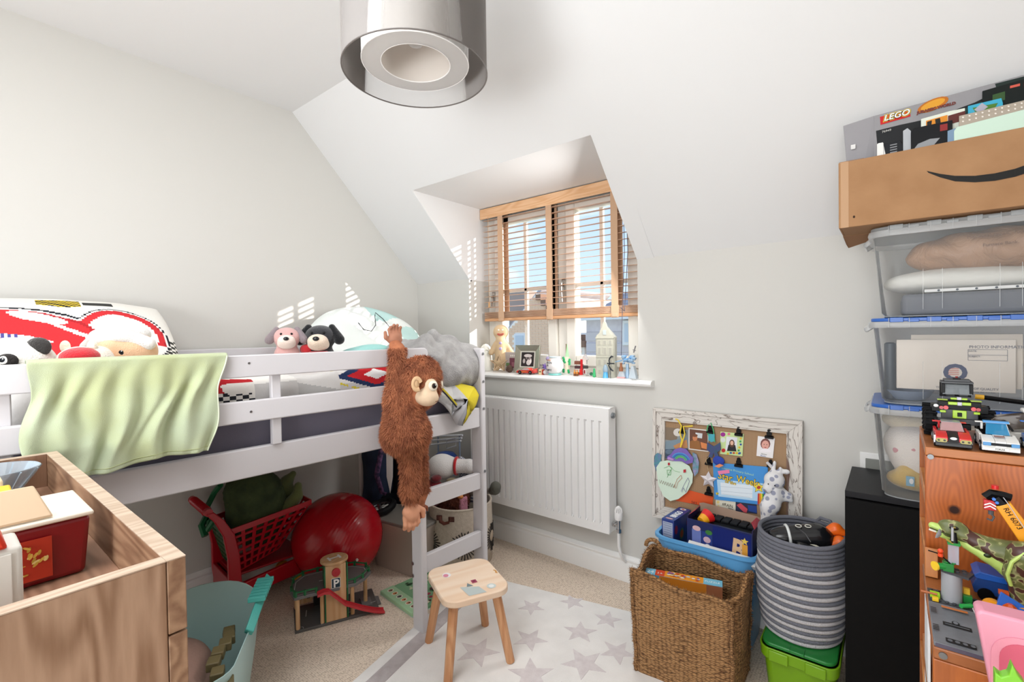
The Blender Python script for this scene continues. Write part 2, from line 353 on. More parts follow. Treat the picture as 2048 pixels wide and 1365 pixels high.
# baseboards
prof = [(0, 0), (.018, 0), (.018, .085), (.016, .09), (.012, .093), (.013, .1), (.018, .105), (.017, .112), (.009, .12), (.006, .125), (0, .125)]
b = B(); b.loft([[(x, YB-q, z) for q, z in prof] for x in (XL+.001, XR)]); struct(b.build('baseboard_window', trimm))
b = B(); b.loft([[(XL+q, y, z) for q, z in prof] for y in (YB-.001, YF)]); struct(b.build('baseboard_left', trimm))
# window sill
b = B(); pr_ = [(2.28, .943), (2.075, .943), (2.062, .948), (2.056, .958), (2.062, .968), (2.075, .973), (2.28, .973)]
b.bb((DX0+.001, 2.0985, .943), (DX1-.001, 2.28, .9728))
pr2 = [(2.099, .943)]+pr_[1:6]+[(2.099, .973)]
b.loft([[(x, y, z) for y, z in pr2] for x in (-2.10, -.854)]); struct(b.build('trim_1', mt('#f1f0ee', .3)))

# ---------------------------------------------------------------- window
wf = mt('#e9e4db', .35); rub = mt('#8f8a84', .6)
b = B(); z0, z1 = .975, 1.978
b.bb((DX0+.001, WY, z0), (-1.955, WY+.07, z1)); b.bb((-.995, WY, z0), (DX1-.001, WY+.07, z1)); b.bb((-1.955, WY, z1-.05), (-.995, WY+.07, z1)); b.bb((-1.955, WY, z0), (-.995, WY+.07, z0+.035)); b.bb((-1.49, WY, z0+.035), (-1.43, WY+.07, z1-.05))
win = b.build('window_1', wf, bev=.004); struct(win)
glass = clear('#ffffff', .0, .02, 'window_glass')
for x0, x1 in ((-1.955, -1.49), (-1.43, -.995)):
    b = B(); a, c = x0+.002, x1-.002; s0, s1 = z0+.037, z1-.052; w = .06; y0, y1 = WY-.018, WY+.045
    b.bb((a, y0, s0), (a+w, y1, s1)); b.bb((c-w, y0, s0), (c, y1, s1)); b.bb((a+w, y0, s0), (c-w, y1, s0+w)); b.bb((a+w, y0, s1-w+.01), (c-w, y1, s1))
    sa = b.build('window_sash', wf, win, bev=.006)
    cx = (a+c)/2
    b = B(); b.bb((cx-.011, WY, s0+w), (cx+.011, WY+.02, s1-w)); b.build('glazing_bar', wf, sa, bev=.003)
    b = B(); b.bb((a+w, WY, 1.452), (c-w, WY+.02, 1.474)); b.build('glazing_bar', wf, sa, bev=.003)
    for xa, xb in ((a+w, cx-.011), (cx+.011, c-w)):
        for za, zb in ((s0+w, 1.452), (1.474, s1-w+.01)):
            b = B(); b.add([(xa, WY+.012, za), (xb, WY+.012, za), (xb, WY+.012, zb), (xa, WY+.012, zb)], [(0, 1, 2, 3)]); b.build('window_pane', glass, sa, smooth=0)
b = B(); b.bb((-1.445, WY-.03, 1.43), (-1.425, WY-.018, 1.5)); b.cyl((-1.435, WY-.05, 1.475), (-1.435, WY-.018, 1.475), .009); b.tube([(-1.435, WY-.045, 1.475), (-1.432, WY-.05, 1.42), (-1.428, WY-.05, 1.37)], .007)
b.build('window_handle', mt('#b9b6b2', .25, 1), win)
b = B(); b.bb((-1.965, WY-.03, 1.40), (-1.945, WY-.018, 1.46)); b.tube([(-1.955, WY-.04, 1.44), (-1.953, WY-.045, 1.37)], .006); b.build('window_handle', mt('#b9b6b2', .25, 1), win)

# ---------------------------------------------------------------- wooden venetian blind
bw = wood('#eec39a', '#dfab7c', 0, 10, .4, name='blind_wood'); slm = wood('#dcb69a', '#c99f82', 0, 10, .4, name='slat_wood')
tape = mt('#caa586', .8, bump=(400, .2)); cord = mt('#c8b49c', .8); BY = 2.235
bl = thing('venetian_blind', 'brown wooden venetian blind with cloth tapes half lowered over the dormer window', 'blind', (-1.475, BY, 1.27))
b = B(); b.bb((DX0+.004, BY-.032, 1.912), (DX1-.004, BY-.024, 1.976)); b.build('valance', bw, bl, bev=.004, world=True)
b = B(); b.bb((DX0+.02, BY-.022, 1.94), (DX1-.02, BY+.025, 1.975)); b.build('headrail', mt('#8a7a68', .5), bl, bev=.003, world=True)
x0, x1 = -1.995, -.945; zs = [1.905-.0338*i for i in range(17)]
sl = B(); sl.box((0, 0, 0), (x1-x0, .048, .0028), M=Matrix.Rotation(R(9), 4, 'X')); s0 = None
for z in zs:
    if s0 is None: s0 = sl.build('slat', slm, bl, bev=.001, seg=1); o = s0
    else: o = s0.copy(); COL.objects.link(o); o.parent = bl
    o.location = ((x0+x1)/2+1.475, 0, z-1.27)
for i in range(9):
    o = s0.copy(); COL.objects.link(o); o.parent = bl; o.location = ((x0+x1)/2+1.475, random.uniform(-.002, .002), 1.297+.0042*i-1.27); o.rotation_euler = (R(-9), 0, random.uniform(-.002, .002))
b = B(); b.bb((x0, BY-.026, 1.276), (x1, BY+.026, 1.294)); b.build('bottom_rail', wood('#d9a67c', '#c58e62', 0, 10, .4, name='rail_wood'), bl, bev=.004, world=True)
for xc in (-1.855, -1.50, -1.10):
    for dy in (-.028, .028):
        b = B(); b.bb((xc-.019, BY+dy-.001, 1.29), (xc+.019, BY+dy+.001, 1.93)); b.build('tape', tape, bl, world=True)
    b = B(); b.bb((xc-.022, BY-.031, 1.272), (xc+.022, BY-.026, 1.335)); b.box((xc, BY-.0325, 1.285), (.03, .004, .02)); b.build('tape_clip', tape, bl, bev=.002, world=True)
    b = B(); b.tube([(xc+.004, BY, 1.3), (xc+.004, BY, 1.93)], .0012, 5); b.build('lift_cord', cord, bl, world=True)
for dx, zb in ((0, 1.08), (.012, 1.32)):
    b = B(); b.tube([(-1.045+dx, BY-.036, 1.92), (-1.04+dx*1.5, BY-.038, 1.6), (-1.052+dx, BY-.045, 1.3), (-1.058, BY-.05, zb)], .0018, 6); b.build('pull_cord', mt('#5b5663', .7), bl, world=True)
b = B(); b.lathe([(.002, 0), (.007, .004), (.006, .028), (.002, .034)], 10, Matrix.Translation((-1.99+.045, BY-.035, 1.36))); b.tube([(-1.945, BY-.035, 1.39), (-1.945, BY-.035, 1.92)], .0012, 5); b.build('cord_toggle', mt('#c59a6c', .5), bl, world=True)

# ---------------------------------------------------------------- outside: brick houses
bm = mt('#f6d0ad', .9, var=(3, '#eabd98')); morm = mt('#fbeedd', .95); rt_ = mt('#bdb4b6', .8, var=(2, '#aaa1a4')); whm = mt('#e8e6e2', .5); gl2 = mt('#c4ccd2', .2)
def brickwall(o, x0, x1, z0, z1, y, cut, bx=.235, bz=.078, mat=bm, top=None):
    """courses of separate bricks on a mortar face at y,"""
    br = B(); br.bb((-bx/2+.006, -.012, -bz/2+.005), (bx/2-.006, 0, bz/2-.005)); src = None; n = 0
    for i in range(int((z1-z0)/bz)):
        zc = z0+bz*(i+.5)
        for j in range(int((x1-x0)/bx)):
            xc = x0+bx*(j+.5+(.5 if i % 2 else 0))
            if xc+bx/2 > x1 or (top and zc+bz/2 > top(xc)) or any(a-bx/2 < xc < c+bx/2 and d-bz/2 < zc < e_+bz/2 for a, c, d, e_ in cut) or n >= 290: continue
            if src is None: src = br.build('brick', mat, o, smooth=0); q = src
            else: q = src.copy(); COL.objects.link(q); q.parent = o
            q.location = (xc, y, zc); n += 1
# left house: sunlit gable end
hs = thing('brick_house', 'orange brick house with a stepped gable verge seen through the left sash', 'house', (0, 0, 0)); HY = 12.0
pk = W(1072, 588, y=HY); gl_ = W(985, 640, y=HY); g2 = W(1150, 695, y=HY)
def topL(x): return pk.z-abs(x-pk.x)*.95
b = B(); zb = -5; xa, xb = pk.x-2.4, pk.x+1.7
b.loft([[(xa, y, zb), (xb, y, zb), (xb, y, topL(xb)), (pk.x, y, pk.z), (xa, y, topL(xa))] for y in (HY, HY+5)]); b.build('gable_wall', morm, hs)
wv = W(1031, 668, y=HY); wv2 = W(1052, 705, y=HY)
brickwall(hs, gl_.x-.1, xb, W(1072, 725, y=HY).z, pk.z, HY, [(wv.x, wv2.x, wv2.z, wv.z)], top=topL)
for k in range(9):   # stepped verge
    x = pk.x+.05+k*.19; b = B(); b.bb((x, HY-.1, topL(x)-.16), (x+.19, HY+.3, topL(x)+.02)); b.build('verge_step', mt('#8c6a55', .9), hs)
b = B(); b.bb((wv.x-.03, HY-.06, wv2.z), (wv2.x+.03, HY+.02, wv.z)); fo = b.build('house_window', whm, hs, bev=.02); b = B(); b.bb((wv.x+.05, HY-.08, wv2.z+.06), (wv2.x-.05, HY-.05, wv.z-.06)); b.build('window_pane', gl2, fo, smooth=0)
b = B(); b.bb((pk.x-1.9, HY+1, pk.z-1.3), (pk.x-1.2, HY+1.7, pk.z+.25)); b.build('chimney', mt('#a9968a', .9), hs)
b = B(); b.plate([(xa-.6, HY+.4, topL(xa)-.3), (pk.x, HY+.4, pk.z+.2), (pk.x, HY+5, pk.z+.2), (xa-.6, HY+5, topL(xa)-.3)], .1); b.build('roof', rt_, hs)
# right house: slate roof and shaded wall
h2 = thing('slate_roofed_house', 'pale house with a grey slate roof seen through the right sash', 'house', (0, 0, 0)); HY2 = 10.5
p1 = W(1160, 606, y=HY2); p2 = W(1214, 566, y=HY2); p3 = W(1275, 566, y=HY2); ev = W(1160, 632, y=HY2)
b = B(); b.bb((p1.x, HY2+.3, -5), (p3.x+4, HY2+5, ev.z)); b.build('house_wall', mt('#ddd4d4', .9, var=(5, '#cfc4c6')), h2)
k = 0
for i in range(7):       # rows of slates as stepped courses
    f0, f1 = i/7, (i+1)/7; za, zb_ = ev.z-.1+(p2.z-ev.z+.1)*f0, ev.z-.1+(p2.z-ev.z+.1)*f1; x_ = p1.x+(p2.x-p1.x)*f0
    b = B(); b.plate([(x_, HY2+.1+1.6*f0, za), (p3.x+4, HY2+.1+1.6*f0, za), (p3.x+4, HY2+.1+1.6*f1, zb_-.02), (x_+(p2.x-p1.x)/7, HY2+.1+1.6*f1, zb_-.02)], .04); b.build('slate_course', rt_, h2, smooth=0)
b = B(); b.bb((p1.x-.2, HY2-.05, ev.z-.12), (p3.x+4, HY2+.3, ev.z-.02)); b.build('gutter', whm, h2)
a = W(1236, 641, y=HY2); c = W(1272, 692, y=HY2); b = B(); b.bb((a.x, HY2+.2, c.z), (c.x, HY2+.34, a.z)); fo = b.build('house_window', whm, h2, bev=.02); b = B(); b.bb((a.x+.08, HY2+.17, c.z+.08), (c.x-.08, HY2+.22, a.z-.08)); b.build('window_pane', gl2, fo, smooth=0)
b = B()
for i in range(4): b.bb((p1.x, HY2+.27, c.z+.1-i*.28), (c.x+3, HY2+.31, c.z+.34-i*.28))
b.build('cladding', mt('#cfc4c2', .8), h2, bev=.02)
b = B(); b.bb((-40, 5, -5.2), (25, 60, -5)); struct(b.build('ground', mt('#8d9a6c', .95)))

# ---------------------------------------------------------------- radiator
ra = thing('radiator', 'white ribbed panel radiator on the wall under the window sill', 'radiator', (-1.4, 2.03, .26)); rm = mt('#f0efee', .3)
x0, x1, y0, za, zb = -1.93, -1.04, 2.0, .247, .838
b = B(); n = 21; pit = (x1-x0-.06)/n; rings = []
def radprof(u): f = (u/pit) % 1; return .0 if f < .50 else (f-.50)/.08*.018 if f < .58 else .018 if f < .80 else (.88-f)/.08*.018 if f < .88 else 0
us = []
for i in range(n): us += [i*pit+pit*q for q in (0, .50, .58, .80, .88)]
us += [n*pit]; zz = [0, .035, .047, .50, .512, .548]
b.grid(lambda i, j: (0, 0, 0), 1, 1) if False else None
H_ = zb-za; zl = [0, .04, .055, H_-.075, H_-.06, H_]
vs = []; 
for z in zl:
    k = 0 if z in (0, .04, H_-.06, H_) else 1
    vs.append([(x0+.03+u, y0+k*0-(0 if not k else 0)+(radprof(u) if k else 0), za+z) for u in us])
b.loft(vs, closed=False, caps=False)
b.bb((x0, y0, za), (x0+.03, y0+.014, zb)); b.bb((x1-.03, y0, za), (x1, y0+.014, zb)); b.bb((x0, y0+.012, za), (x1, y0+.018, zb))
b.build('front_panel', rm, ra, world=True, smooth=50)
b = B(); b.bb((x0, y0+.014, zb-.004), (x1+.002, 2.075, zb+.002)); b.build('top_grille', rm, ra, bev=.002, world=True)
for i in range(40):
    if i == 0: s = B(); s.bb((-.008, -.022, 0), (.008, .022, .002)); g0 = s.build('grille_bar', mt('#d7d6d4', .4), ra); o = g0
    else: o = g0.copy(); COL.objects.link(o); o.parent = ra
    o.location = (x0+.02+i*.0222+1.4, .015, zb+.001-.26)
b = B(); b.bb((x1-.002, y0+.002, za+.004), (x1+.002, 2.075, zb)); b.build('side_panel', rm, ra, bev=.002, world=True)
b = B(); b.bb((x0, 2.06, za), (x1, 2.074, zb-.01)); b.build('rear_panel', rm, ra, world=True)
b = B(); b.cyl((x1, 2.04, zb-.035), (x1+.012, 2.04, zb-.035), .014); b.cyl((x1+.012, 2.04, zb-.035), (x1+.016, 2.04, zb-.035), .007); b.build('blanking_plug', mt('#8f9498', .3, .9), ra, world=True)
vx, vy = -1.006, 2.03; ch = mt('#c3c4c6', .2, 1)
b = B(); b.cyl((x1, vy, .29), (vx, vy, .29), .009); b.cyl((x1+.006, vy, .29), (x1+.018, vy, .29), .014, n=6); b.cyl((vx, vy, .262), (vx, vy, .318), .010); b.cyl((vx, vy, .255), (vx, vy, .272), .013, n=6); b.build('valve_body', ch, ra, world=True)
b = B(); b.lathe([(.017, 0), (.019, .006), (.019, .03), (.017, .036)], 20, Matrix.Translation((vx, vy, .316)))
for k in range(10):
    a = 2*PI*k/10; b.tube([(vx+.017*math.cos(a), vy+.017*math.sin(a), .35), (vx+.014*math.cos(a), vy+.014*math.sin(a), .368), (vx+.004*math.cos(a), vy+.004*math.sin(a), .378)], .0028, 6)
b.lathe([(.009, 0), (.009, .022)], 12, Matrix.Translation((vx, vy, .35))); b.build('thermostat_head', mt('#eeeceb', .35), ra, world=True)
b = B(); b.tube([(vx, vy, .26), (vx, vy, .19), (vx+.004, vy+.01, .15), (vx+.006, 2.06, .12), (vx+.006, 2.085, .1)], .0075, 10); b.build('pipe', trimm, ra, world=True)

# ---------------------------------------------------------------- pendant lamp
L0 = Vector((-1.075, .913, 1.955)); RS = .205
la = thing('pendant_lamp', 'grey sheer drum pendant lamp with an inner white shade hanging from the ceiling', 'lamp', L0)
sheer = clear('#a09b98', .13, .8, 'sheer_organza', .1); inner = mt('#e9e4df', .7, name='shade_fabric')
def ring(r, z0, z1, th=.0008, n=64): return [(r-th, z0), (r, z0), (r, z1), (r-th, z1)]
def hoop(r0, r1, z0, z1, n=64):
    b = B(); p = [(r0, z0), (r1, z0), (r1, z1), (r0, z1), (r0, z0)]; b.lathe(p, n, caps=False); return b
hoop(RS-.0006, RS, .0, .27).build('outer_shade', sheer, la)
for z in (.001, .27): b = B(); b.torus((0, 0, z), RS, .0022, n=64, k=6); b.build('rim_wire', mt('#6b6562', .5), la)
hoop(RS*.74-.001, RS*.74, .03, .255).build('inner_shade', clear('#f4f2f0', .12, .7, 'inner_cloth', .1), la)
b = hoop(RS*.48, RS*.74, .028, .031); b.build('diffuser_ring', clear('#ffffff', .3, .5, 'diffuser_acrylic', .2), la)
hoop(RS*.48-.001, RS*.48, .03, .21).build('core_shade', mt('#d9d1c9', .7), la)
for q in (.74, .48): b = B(); b.torus((0, 0, .029), RS*q, .0016, n=48, k=6); b.build('diffuser_rim', mt('#f7f6f5', .5), la)
b = B(); b.lathe([(.0005, .08), (.02, .085), (.03, .105), (.03, .12), (.018, .15), (.013, .165)], 20); b.build('bulb', clear('#ffffff', .25, .05, 'bulb_glass'), la)
b = B(); b.lathe([(.016, .16), (.018, .165), (.018, .21), (.01, .22), (.003, .225)], 16); b.tube([(0, 0, .22), (0, 0, ZC-L0.z-.02)], .003)
for a in (0, 2.09, 4.19): b.tube([(0, 0, .2), (RS*math.cos(a), RS*math.sin(a), .268)], .0016, 5)
b.build('lamp_holder', mt('#e8e6e4', .4), la)
b = B(); b.lathe([(.05, 0), (.05, .012), (.03, .03), (.02, .034)], 24, Matrix.Translation((0, 0, ZC-L0.z)) @ Matrix.Rotation(PI, 4, 'X')); b.build('ceiling_rose', trimm, la)
b = B(); b.box((RS-.0015, 0, .135), (.001, .011, .268), Matrix.Rotation(R(-112), 4, 'Z')); b.build('seam', clear('#77706d', .3, .8, 'seam_cloth', .1), la)
# switch plate low on the wall
a = W(1720, 903, y=2.1); c = W(1752, 945, y=2.1)
so = thing('wall_socket', 'white framed grey socket plate low on the wall behind the black cabinet', 'socket', (a.x, 2.1, c.z))
b = B(); b.bb((a.x, 2.09, c.z), (c.x+.06, 2.1, a.z)); b.build('surround', trimm, so, bev=.002, world=True)
b = B(); b.bb((a.x+.016, 2.086, c.z), (c.x+.05, 2.092, a.z-.02)); b.build('plate', mt('#84857f', .5), so, bev=.002, world=True)
# ================================================================ the mid-sleeper bed
TH = R(3.0); BN = Vector((-1.455, 1.22, 0)); bu_ = Vector((math.sin(TH), math.cos(TH), 0)); bn_ = Vector((math.cos(TH), -math.sin(TH), 0))
BM = Matrix(((bn_.x, bu_.x, 0, BN.x), (bn_.y, bu_.y, 0, BN.y), (0, 0, 1, 0), (0, 0, 0, 1)))   # bed frame: x = out of the front, y = towards the window
BMi = BM.inverted()
def BP(px, py, off=0): return BMi @ WP(px, py, BN+bn_*off, bn_)       # pixel -> bed coordinates on the plane x=off
bedm = mt('#d6d3d6', .45, bump=(25, .05), name='painted_wood'); scr = mt('#9fa0a3', .3, 1)
bed = thing('mid_sleeper_bed', 'white painted wooden mid-sleeper bed with a short ladder along the left wall', 'bed', BN, -TH)
WB = -.995; U0 = -1.60; U1 = .37
def part(name, a, c, bev=.003, m=None, par=None):
    b = B(); b.bb(a, c); return b.build(name, m or bedm, par or bed, bev=bev)
for nm, (x0, x1), (u0, u1) in (('ladder_post', (-.069, 0), (0, .027)), ('ladder_post', (-.069, 0), (.343, .370)), ('post', (-.069, 0), (U0, U0+.03)), ('post', (WB, WB+.069), (.343, .370)), ('post', (WB, WB+.069), (U0, U0+.03))):
    o = part(nm, (x0, u0, 0), (x1, u1, 1.135), .006)
    if u0 >= 0 and x1 == 0:
        for z in ((.275, .225) if u0 == 0 else (1.11, .985, .863, .58)):
            b = B()
            if u0 == 0: b.cyl((-.060, -.003, z), (-.060, .001, z), .007, n=12)
            else: b.cyl((0, .356, z), (.003, .356, z), .006, n=12); b.cyl((.003, .356, z), (.0036, .356, z), .003, n=6)
            b.build('bolt', scr, o)
def rail(name, x0, x1, u0, u1, z0, z1, r=.0):
    if not r: return part(name, (x0, u0, z0), (x1, u1, z1), .004)
    pl = [(u0, z0), (u1, z0)]+[(u1-r+r*math.cos(a), z1-r+r*math.sin(a)) for a in [PI/2*i/6 for i in range(7)]]+[(u0, z1)]
    b = B(); b.loft([[(x, u, z) for u, z in pl] for x in (x0, x1)]); return b.build(name, bedm, bed, bev=.003)
rail('guard_rail', 0, .018, U0, .035, 1.083, 1.148, .022); rail('guard_rail', 0, .018, U0, .03, .950, 1.014)
rail('side_rail', -.034, -.010, U0+.03, .343, .780, .868); rail('side_rail', WB+.01, WB+.034, U0+.03, .343, .780, .868)
rail('guard_rail', WB, WB+.018, U0, U1, 1.083, 1.148, .022); rail('guard_rail', WB, WB+.018, U0, U1, .950, 1.014)
for u in (-.554, -1.13): part('baluster', (-.02, u, .868), (0, u+.028, 1.13))
part('head_rail', (WB+.07, U0+.005, .95), (-.07, U0+.025, 1.14)); part('head_rail', (WB+.07, .348, .95), (-.07, .366, 1.014)); part('end_rail', (WB+.07, .345, .78), (-.07, .367, .868)); part('end_rail', (WB+.07, U0+.005, .78), (-.07, U0+.028, .868))
for z in (.500, .237):
    part('ladder_rung', (-.036, .027, z), (-.012, .343, z+.073), .004)
for i in range(12): part('bed_slat', (WB+.034, U0+.1+i*.155, .80), (-.034, U0+.17+i*.155, .815), .002, mt('#c9ae8a', .6))
for px, py in ((498, 727), (502, 824)):
    p = BP(px, py, .018); b = B(); b.cyl((.016, p.y, p.z), (.0195, p.y, p.z), .0035, n=8); b.build('screw', scr, bed)

# ---------------------------------------------------------------- mattress in a grey fitted sheet
ma = thing('mattress', 'mattress in a dark grey fitted sheet inside the white bed frame', 'mattress', BM @ Vector((-.48, -.6, .816)), -TH)
cx, cy = -.48, -.6
def LM(x, y, z): return Matrix.Translation((-x, -y, -z))
def matt(u, v):       # front side sheet with tension creases
    y = U0+.05+u*(U1-.07-U0); z = .816+v*.175; w = .006*math.sin(9*y+14*z)+.004*ns((y*6, z*12, 3))
    return (-.052+w*math.sin(PI*v), y, z)
b = B(); M_ = LM(cx, cy, .816)
b.add([M_ @ Vector(p) for p in ((WB+.06, U0+.05, .816), (-.06, U0+.05, .816), (-.06, .325, .816), (WB+.06, .325, .816), (WB+.06, U0+.05, .988), (-.06, U0+.05, .988), (-.06, .325, .988), (WB+.06, .325, .988))],
      [(3, 2, 1, 0), (4, 5, 6, 7), (0, 1, 5, 4), (1, 2, 6, 5), (2, 3, 7, 6), (3, 0, 4, 7)]); b.build('mattress_body', mt('#65636f', .9), ma, bev=.03, seg=3)
b = B(); b.grid(matt, 120, 14, M=M_); b.build('fitted_sheet', mt('#6b6877', .9, bump=(300, .15)), ma, smooth=60)

# ---------------------------------------------------------------- duvet: white, grey, navy, red and yellow racing print
def duvcol(y, z):     # printed zones seen from the front, y along the bed
    n = ns((y*7, z*9, 1.5)); t = y+z*.35
    if y < -1.0: return '#243a63' if y < -1.135 else '#e8e4e2'
    if y < -.80: return '#d8d6d4'
    if y < -.585:
        q = (z-1.03)/.05+(y+.7)*1.5
        if q < -.1 and int((y*55)) % 2 == int(z*75) % 2: return '#24262c'
        return '#b8252b' if -.1 < q < .75 and n > -.25 else '#e9e5df' if q < 1 else '#d8c63c'
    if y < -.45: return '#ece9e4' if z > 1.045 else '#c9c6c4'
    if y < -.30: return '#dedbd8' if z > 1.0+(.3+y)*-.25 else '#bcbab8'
    d = abs(y+.15)/.16+abs(z-1.045)/.055
    if d < .35: return '#f0eeec'
    if d < .75: return '#c3242c'
    if d < 1.05: return '#26365c'
    if 1.32 < d < 1.45 and int(y*70) % 3: return '#d9c53a'
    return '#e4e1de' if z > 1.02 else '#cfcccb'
dv = thing('duvet', 'rumpled white and grey duvet printed in red, navy and yellow on the bed', 'duvet', BM @ Vector((-.48, -.6, .99)), -TH)
def duv(u, v):        # v: 0 at the front hem .. 1 at the wall
    y = -1.52+u*1.74; a = min(v/.3, 1); bump = .018*ns((y*3, v*4, .3))+.012*ns((y*8, v*10, 2))
    if v < .3: ang = (1-a)*1.45; x = -.085+.035*math.sin(ang)-.0*a; z = .985+(1.078-.985)*math.cos(ang)**.7
    else: x = -.085-(v-.3)/.7*.80; z = 1.078
    rise = .03*math.exp(-((y+.95)/.25)**2)+.014*math.sin(y*5)
    return (x+bump*.4, y, z+(bump+rise)*(a if v < .3 else 1)*min(1, (1-v)/.1+.2))
P_ = LM(-.48, -.6, .99)
b = B(); b.grid(duv, 400, 90, M=P_, colf=lambda u, v: duvcol(duv(u, v)[1], duv(u, v)[2]-.01 if v < .35 else 1.09-(v-.35)*.1)); b.build('duvet_cover', PRM, dv, smooth=80)
# pieces of bedding at the head end, left of the hanging cloth
fo = thing('folded_blanket', 'folded olive green blanket at the head of the bed behind the guard rail', 'blanket', BM @ Vector((-.2, -1.25, 1.07)), -TH)
b = B(); b.blob([('s', (0, 0, .03), (.12, .17, .045)), ('s', (.07, .05, .02), (.05, .16, .035))], .03, .012); b.build('blanket_fold', mt('#8b9a52', .95, bump=(60, .5)), fo)
# corner of the duvet hanging down between the ladder posts
dc = thing('duvet_corner', 'grey and yellow corner of a duvet cover hanging over the side rail by the ladder', 'duvet cover', BM @ Vector((-.02, .2, .87)), -TH)
Q = LM(-.02, .2, .87)
pts = {}
for k, (px, py, off) in {'a': (866, 765, -.03), 'b': (900, 763, -.04), 'c': (948, 775, -.03), 'd': (957, 792, .004), 'e': (942, 828, .012), 'f': (925, 852, .018), 'g': (912, 850, .012), 'h': (903, 832, .010), 'i': (888, 812, -.0), 'j': (872, 800, -.02), 'k': (935, 800, .016), 'l': (906, 800, .004), 'm': (868, 782, -.02)}.items(): pts[k] = Q @ BP(px, py, off)
b = B()
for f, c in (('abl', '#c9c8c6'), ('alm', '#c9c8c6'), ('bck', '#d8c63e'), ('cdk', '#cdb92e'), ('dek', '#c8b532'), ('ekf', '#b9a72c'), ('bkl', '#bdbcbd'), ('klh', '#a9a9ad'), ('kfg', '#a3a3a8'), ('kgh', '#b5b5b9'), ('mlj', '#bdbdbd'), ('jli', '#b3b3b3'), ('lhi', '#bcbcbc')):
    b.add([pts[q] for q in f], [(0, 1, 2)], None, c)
import bmesh
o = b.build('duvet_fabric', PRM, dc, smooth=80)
bm_ = bmesh.new(); bm_.from_mesh(o.data); bmesh.ops.remove_doubles(bm_, verts=bm_.verts, dist=1e-4); bmesh.ops.subdivide_edges(bm_, edges=bm_.edges, cuts=3, use_grid_fill=True, smooth=.6)
for v in bm_.verts: v.co.x += .004*ns((v.co.y*30, v.co.z*30, 0))
bm_.to_mesh(o.data); bm_.free(); q = o.modifiers.new('s', 'SOLIDIFY'); q.thickness = .004
st = [Q @ BP(*p) for p in ((872, 772, -.018), (890, 790, .000), (904, 806, .010), (911, 815, .014))]
b = B(); b.tube([p+Vector((.008, 0, 0)) for p in st], .0032, 6, flat=.4); b.build('piping', mt('#2c2c33', .8), dc)
b = B(); b.tube([p+Vector((.006, 0, .008)) for p in st], .006, 6, flat=.3); b.build('stripe', mt('#cdbb35', .9), dc)

# ---------------------------------------------------------------- grey fleece blanket in a heap
p = BP(878, 765, -.25); fl = thing('fleece_blanket', 'grey fleece blanket bundled in a heap at the window end of the bed', 'blanket', BM @ Vector((-.25, p.y-.07, 1.0)), -TH)
def foldd(G):
    x, y, z = G[..., 0], G[..., 1], G[..., 2]; t = y*.8-z*1.1+x*.3
    return .007*np.sin(t*40+4*np.sin(x*7+y*5))+.002*np.sin(y*90+z*40)
b = B(); b.blob([('s', (0, .03, .07), (.22, .17, .125)), ('s', (.12, .1, .05), (.12, .09, .10)), ('s', (.05, -.14, .10), (.2, .12, .075)), ('s', (.17, -.02, .03), (.09, .14, .07)), ('c', (.13, -.12, .17), (.2, .13, .03), .035, .03), ('c', (.08, -.02, .19), (.18, .16, .09), .03, .03)], .035, .0085, disp=foldd)
b.build('fleece', mt('#a5a3a2', 1, bump=(220, .9), var=(25, '#8f8d8c'), sheen=.3), fl, smooth=80)

# ---------------------------------------------------------------- pillows
def pillow(M, w, h, t, colf=None, n=56, rnd=.0, crease=.0, seed=0, name='pillow_cover', mat=None, parent=None):
    b = B()
    def f(sg):
        def g(i, j):
            u, v = i*2-1, j*2-1; e = ((1-abs(u)**2.6)*(1-abs(v)**2.6)); e = max(e, 0)**.45
            x = u*w/2*(1-.06*v*v*abs(u))*math.sqrt(1-rnd*v*v); y = v*h/2*(1-.08*u*u*abs(v))*math.sqrt(1-rnd*u*u)
            return (x, y, sg*t/2*e*(1+.0*u)+.012*ns((u*3+seed, v*3, sg))*e+crease*math.sin(7*u+9*v+seed)*e*.3)
        return g
    b.grid(f(1), n, n, M=M, colf=colf); b.grid(f(-1), n, n, M=M, colf=(lambda u, v: '#efece6') if colf else None)
    return b.build(name, mat or PRM, parent, smooth=80)
def rd(u, v, cx, cy, rx, ry, a=0):
    c, s = math.cos(a), math.sin(a); x, y = u-cx, v-cy; return math.hypot((x*c+y*s)/rx, (-x*s+y*c)/ry)
def pcol(u, v):        # abstract racing print: red body shapes edged black, grey flash, yellow bolt, chequers
    w = .03*ns((u*9, v*9, 4))
    body = min(rd(u, v, .46, .50, .24, .22, -.5), rd(u, v, .62, .36, .20, .13, -.45))+w; arc = rd(u, v, .79, .50, .16, .27)+w
    if rd(u, v, .52, .66, .10, .04, -.5) < 1: return '#eae6e6'
    if rd(u, v, .47, .46, .10, .024, -.5) < 1: return '#e3e1e6' if int(u*160) % 3 else '#54519a'
    if abs((v-.58)+(u-.58)*1.3) < .02 and .46 < u < .74: return '#eeeaea'
    if body < 1: return '#d6343a' if body < .93 or u < .5 else '#b92930'
    if .80 < arc < 1 and v > .42: return '#d6343a' if arc < .97 else '#b92930'
    if body < 1.07 or arc < 1.05: return '#f1efec'
    if body < 1.14 or arc < 1.09: return '#23262f'
    if u < .30 and .2 < v < .8+.1*math.sin(u*40): return '#e9cf35'
    if .52 < u < .66 and .80+w < v < .92: return '#e6c93a' if int((u+v)*50) % 2 else '#2a2a2a'
    if .67 < u < .78 and .84 < v < .90: return '#3a3a38'
    if .93 < u < .99 and .3 < v < .52 and int(u*60) % 2 == int(v*38) % 2: return '#3d3c38'
    return '#eeebe4'
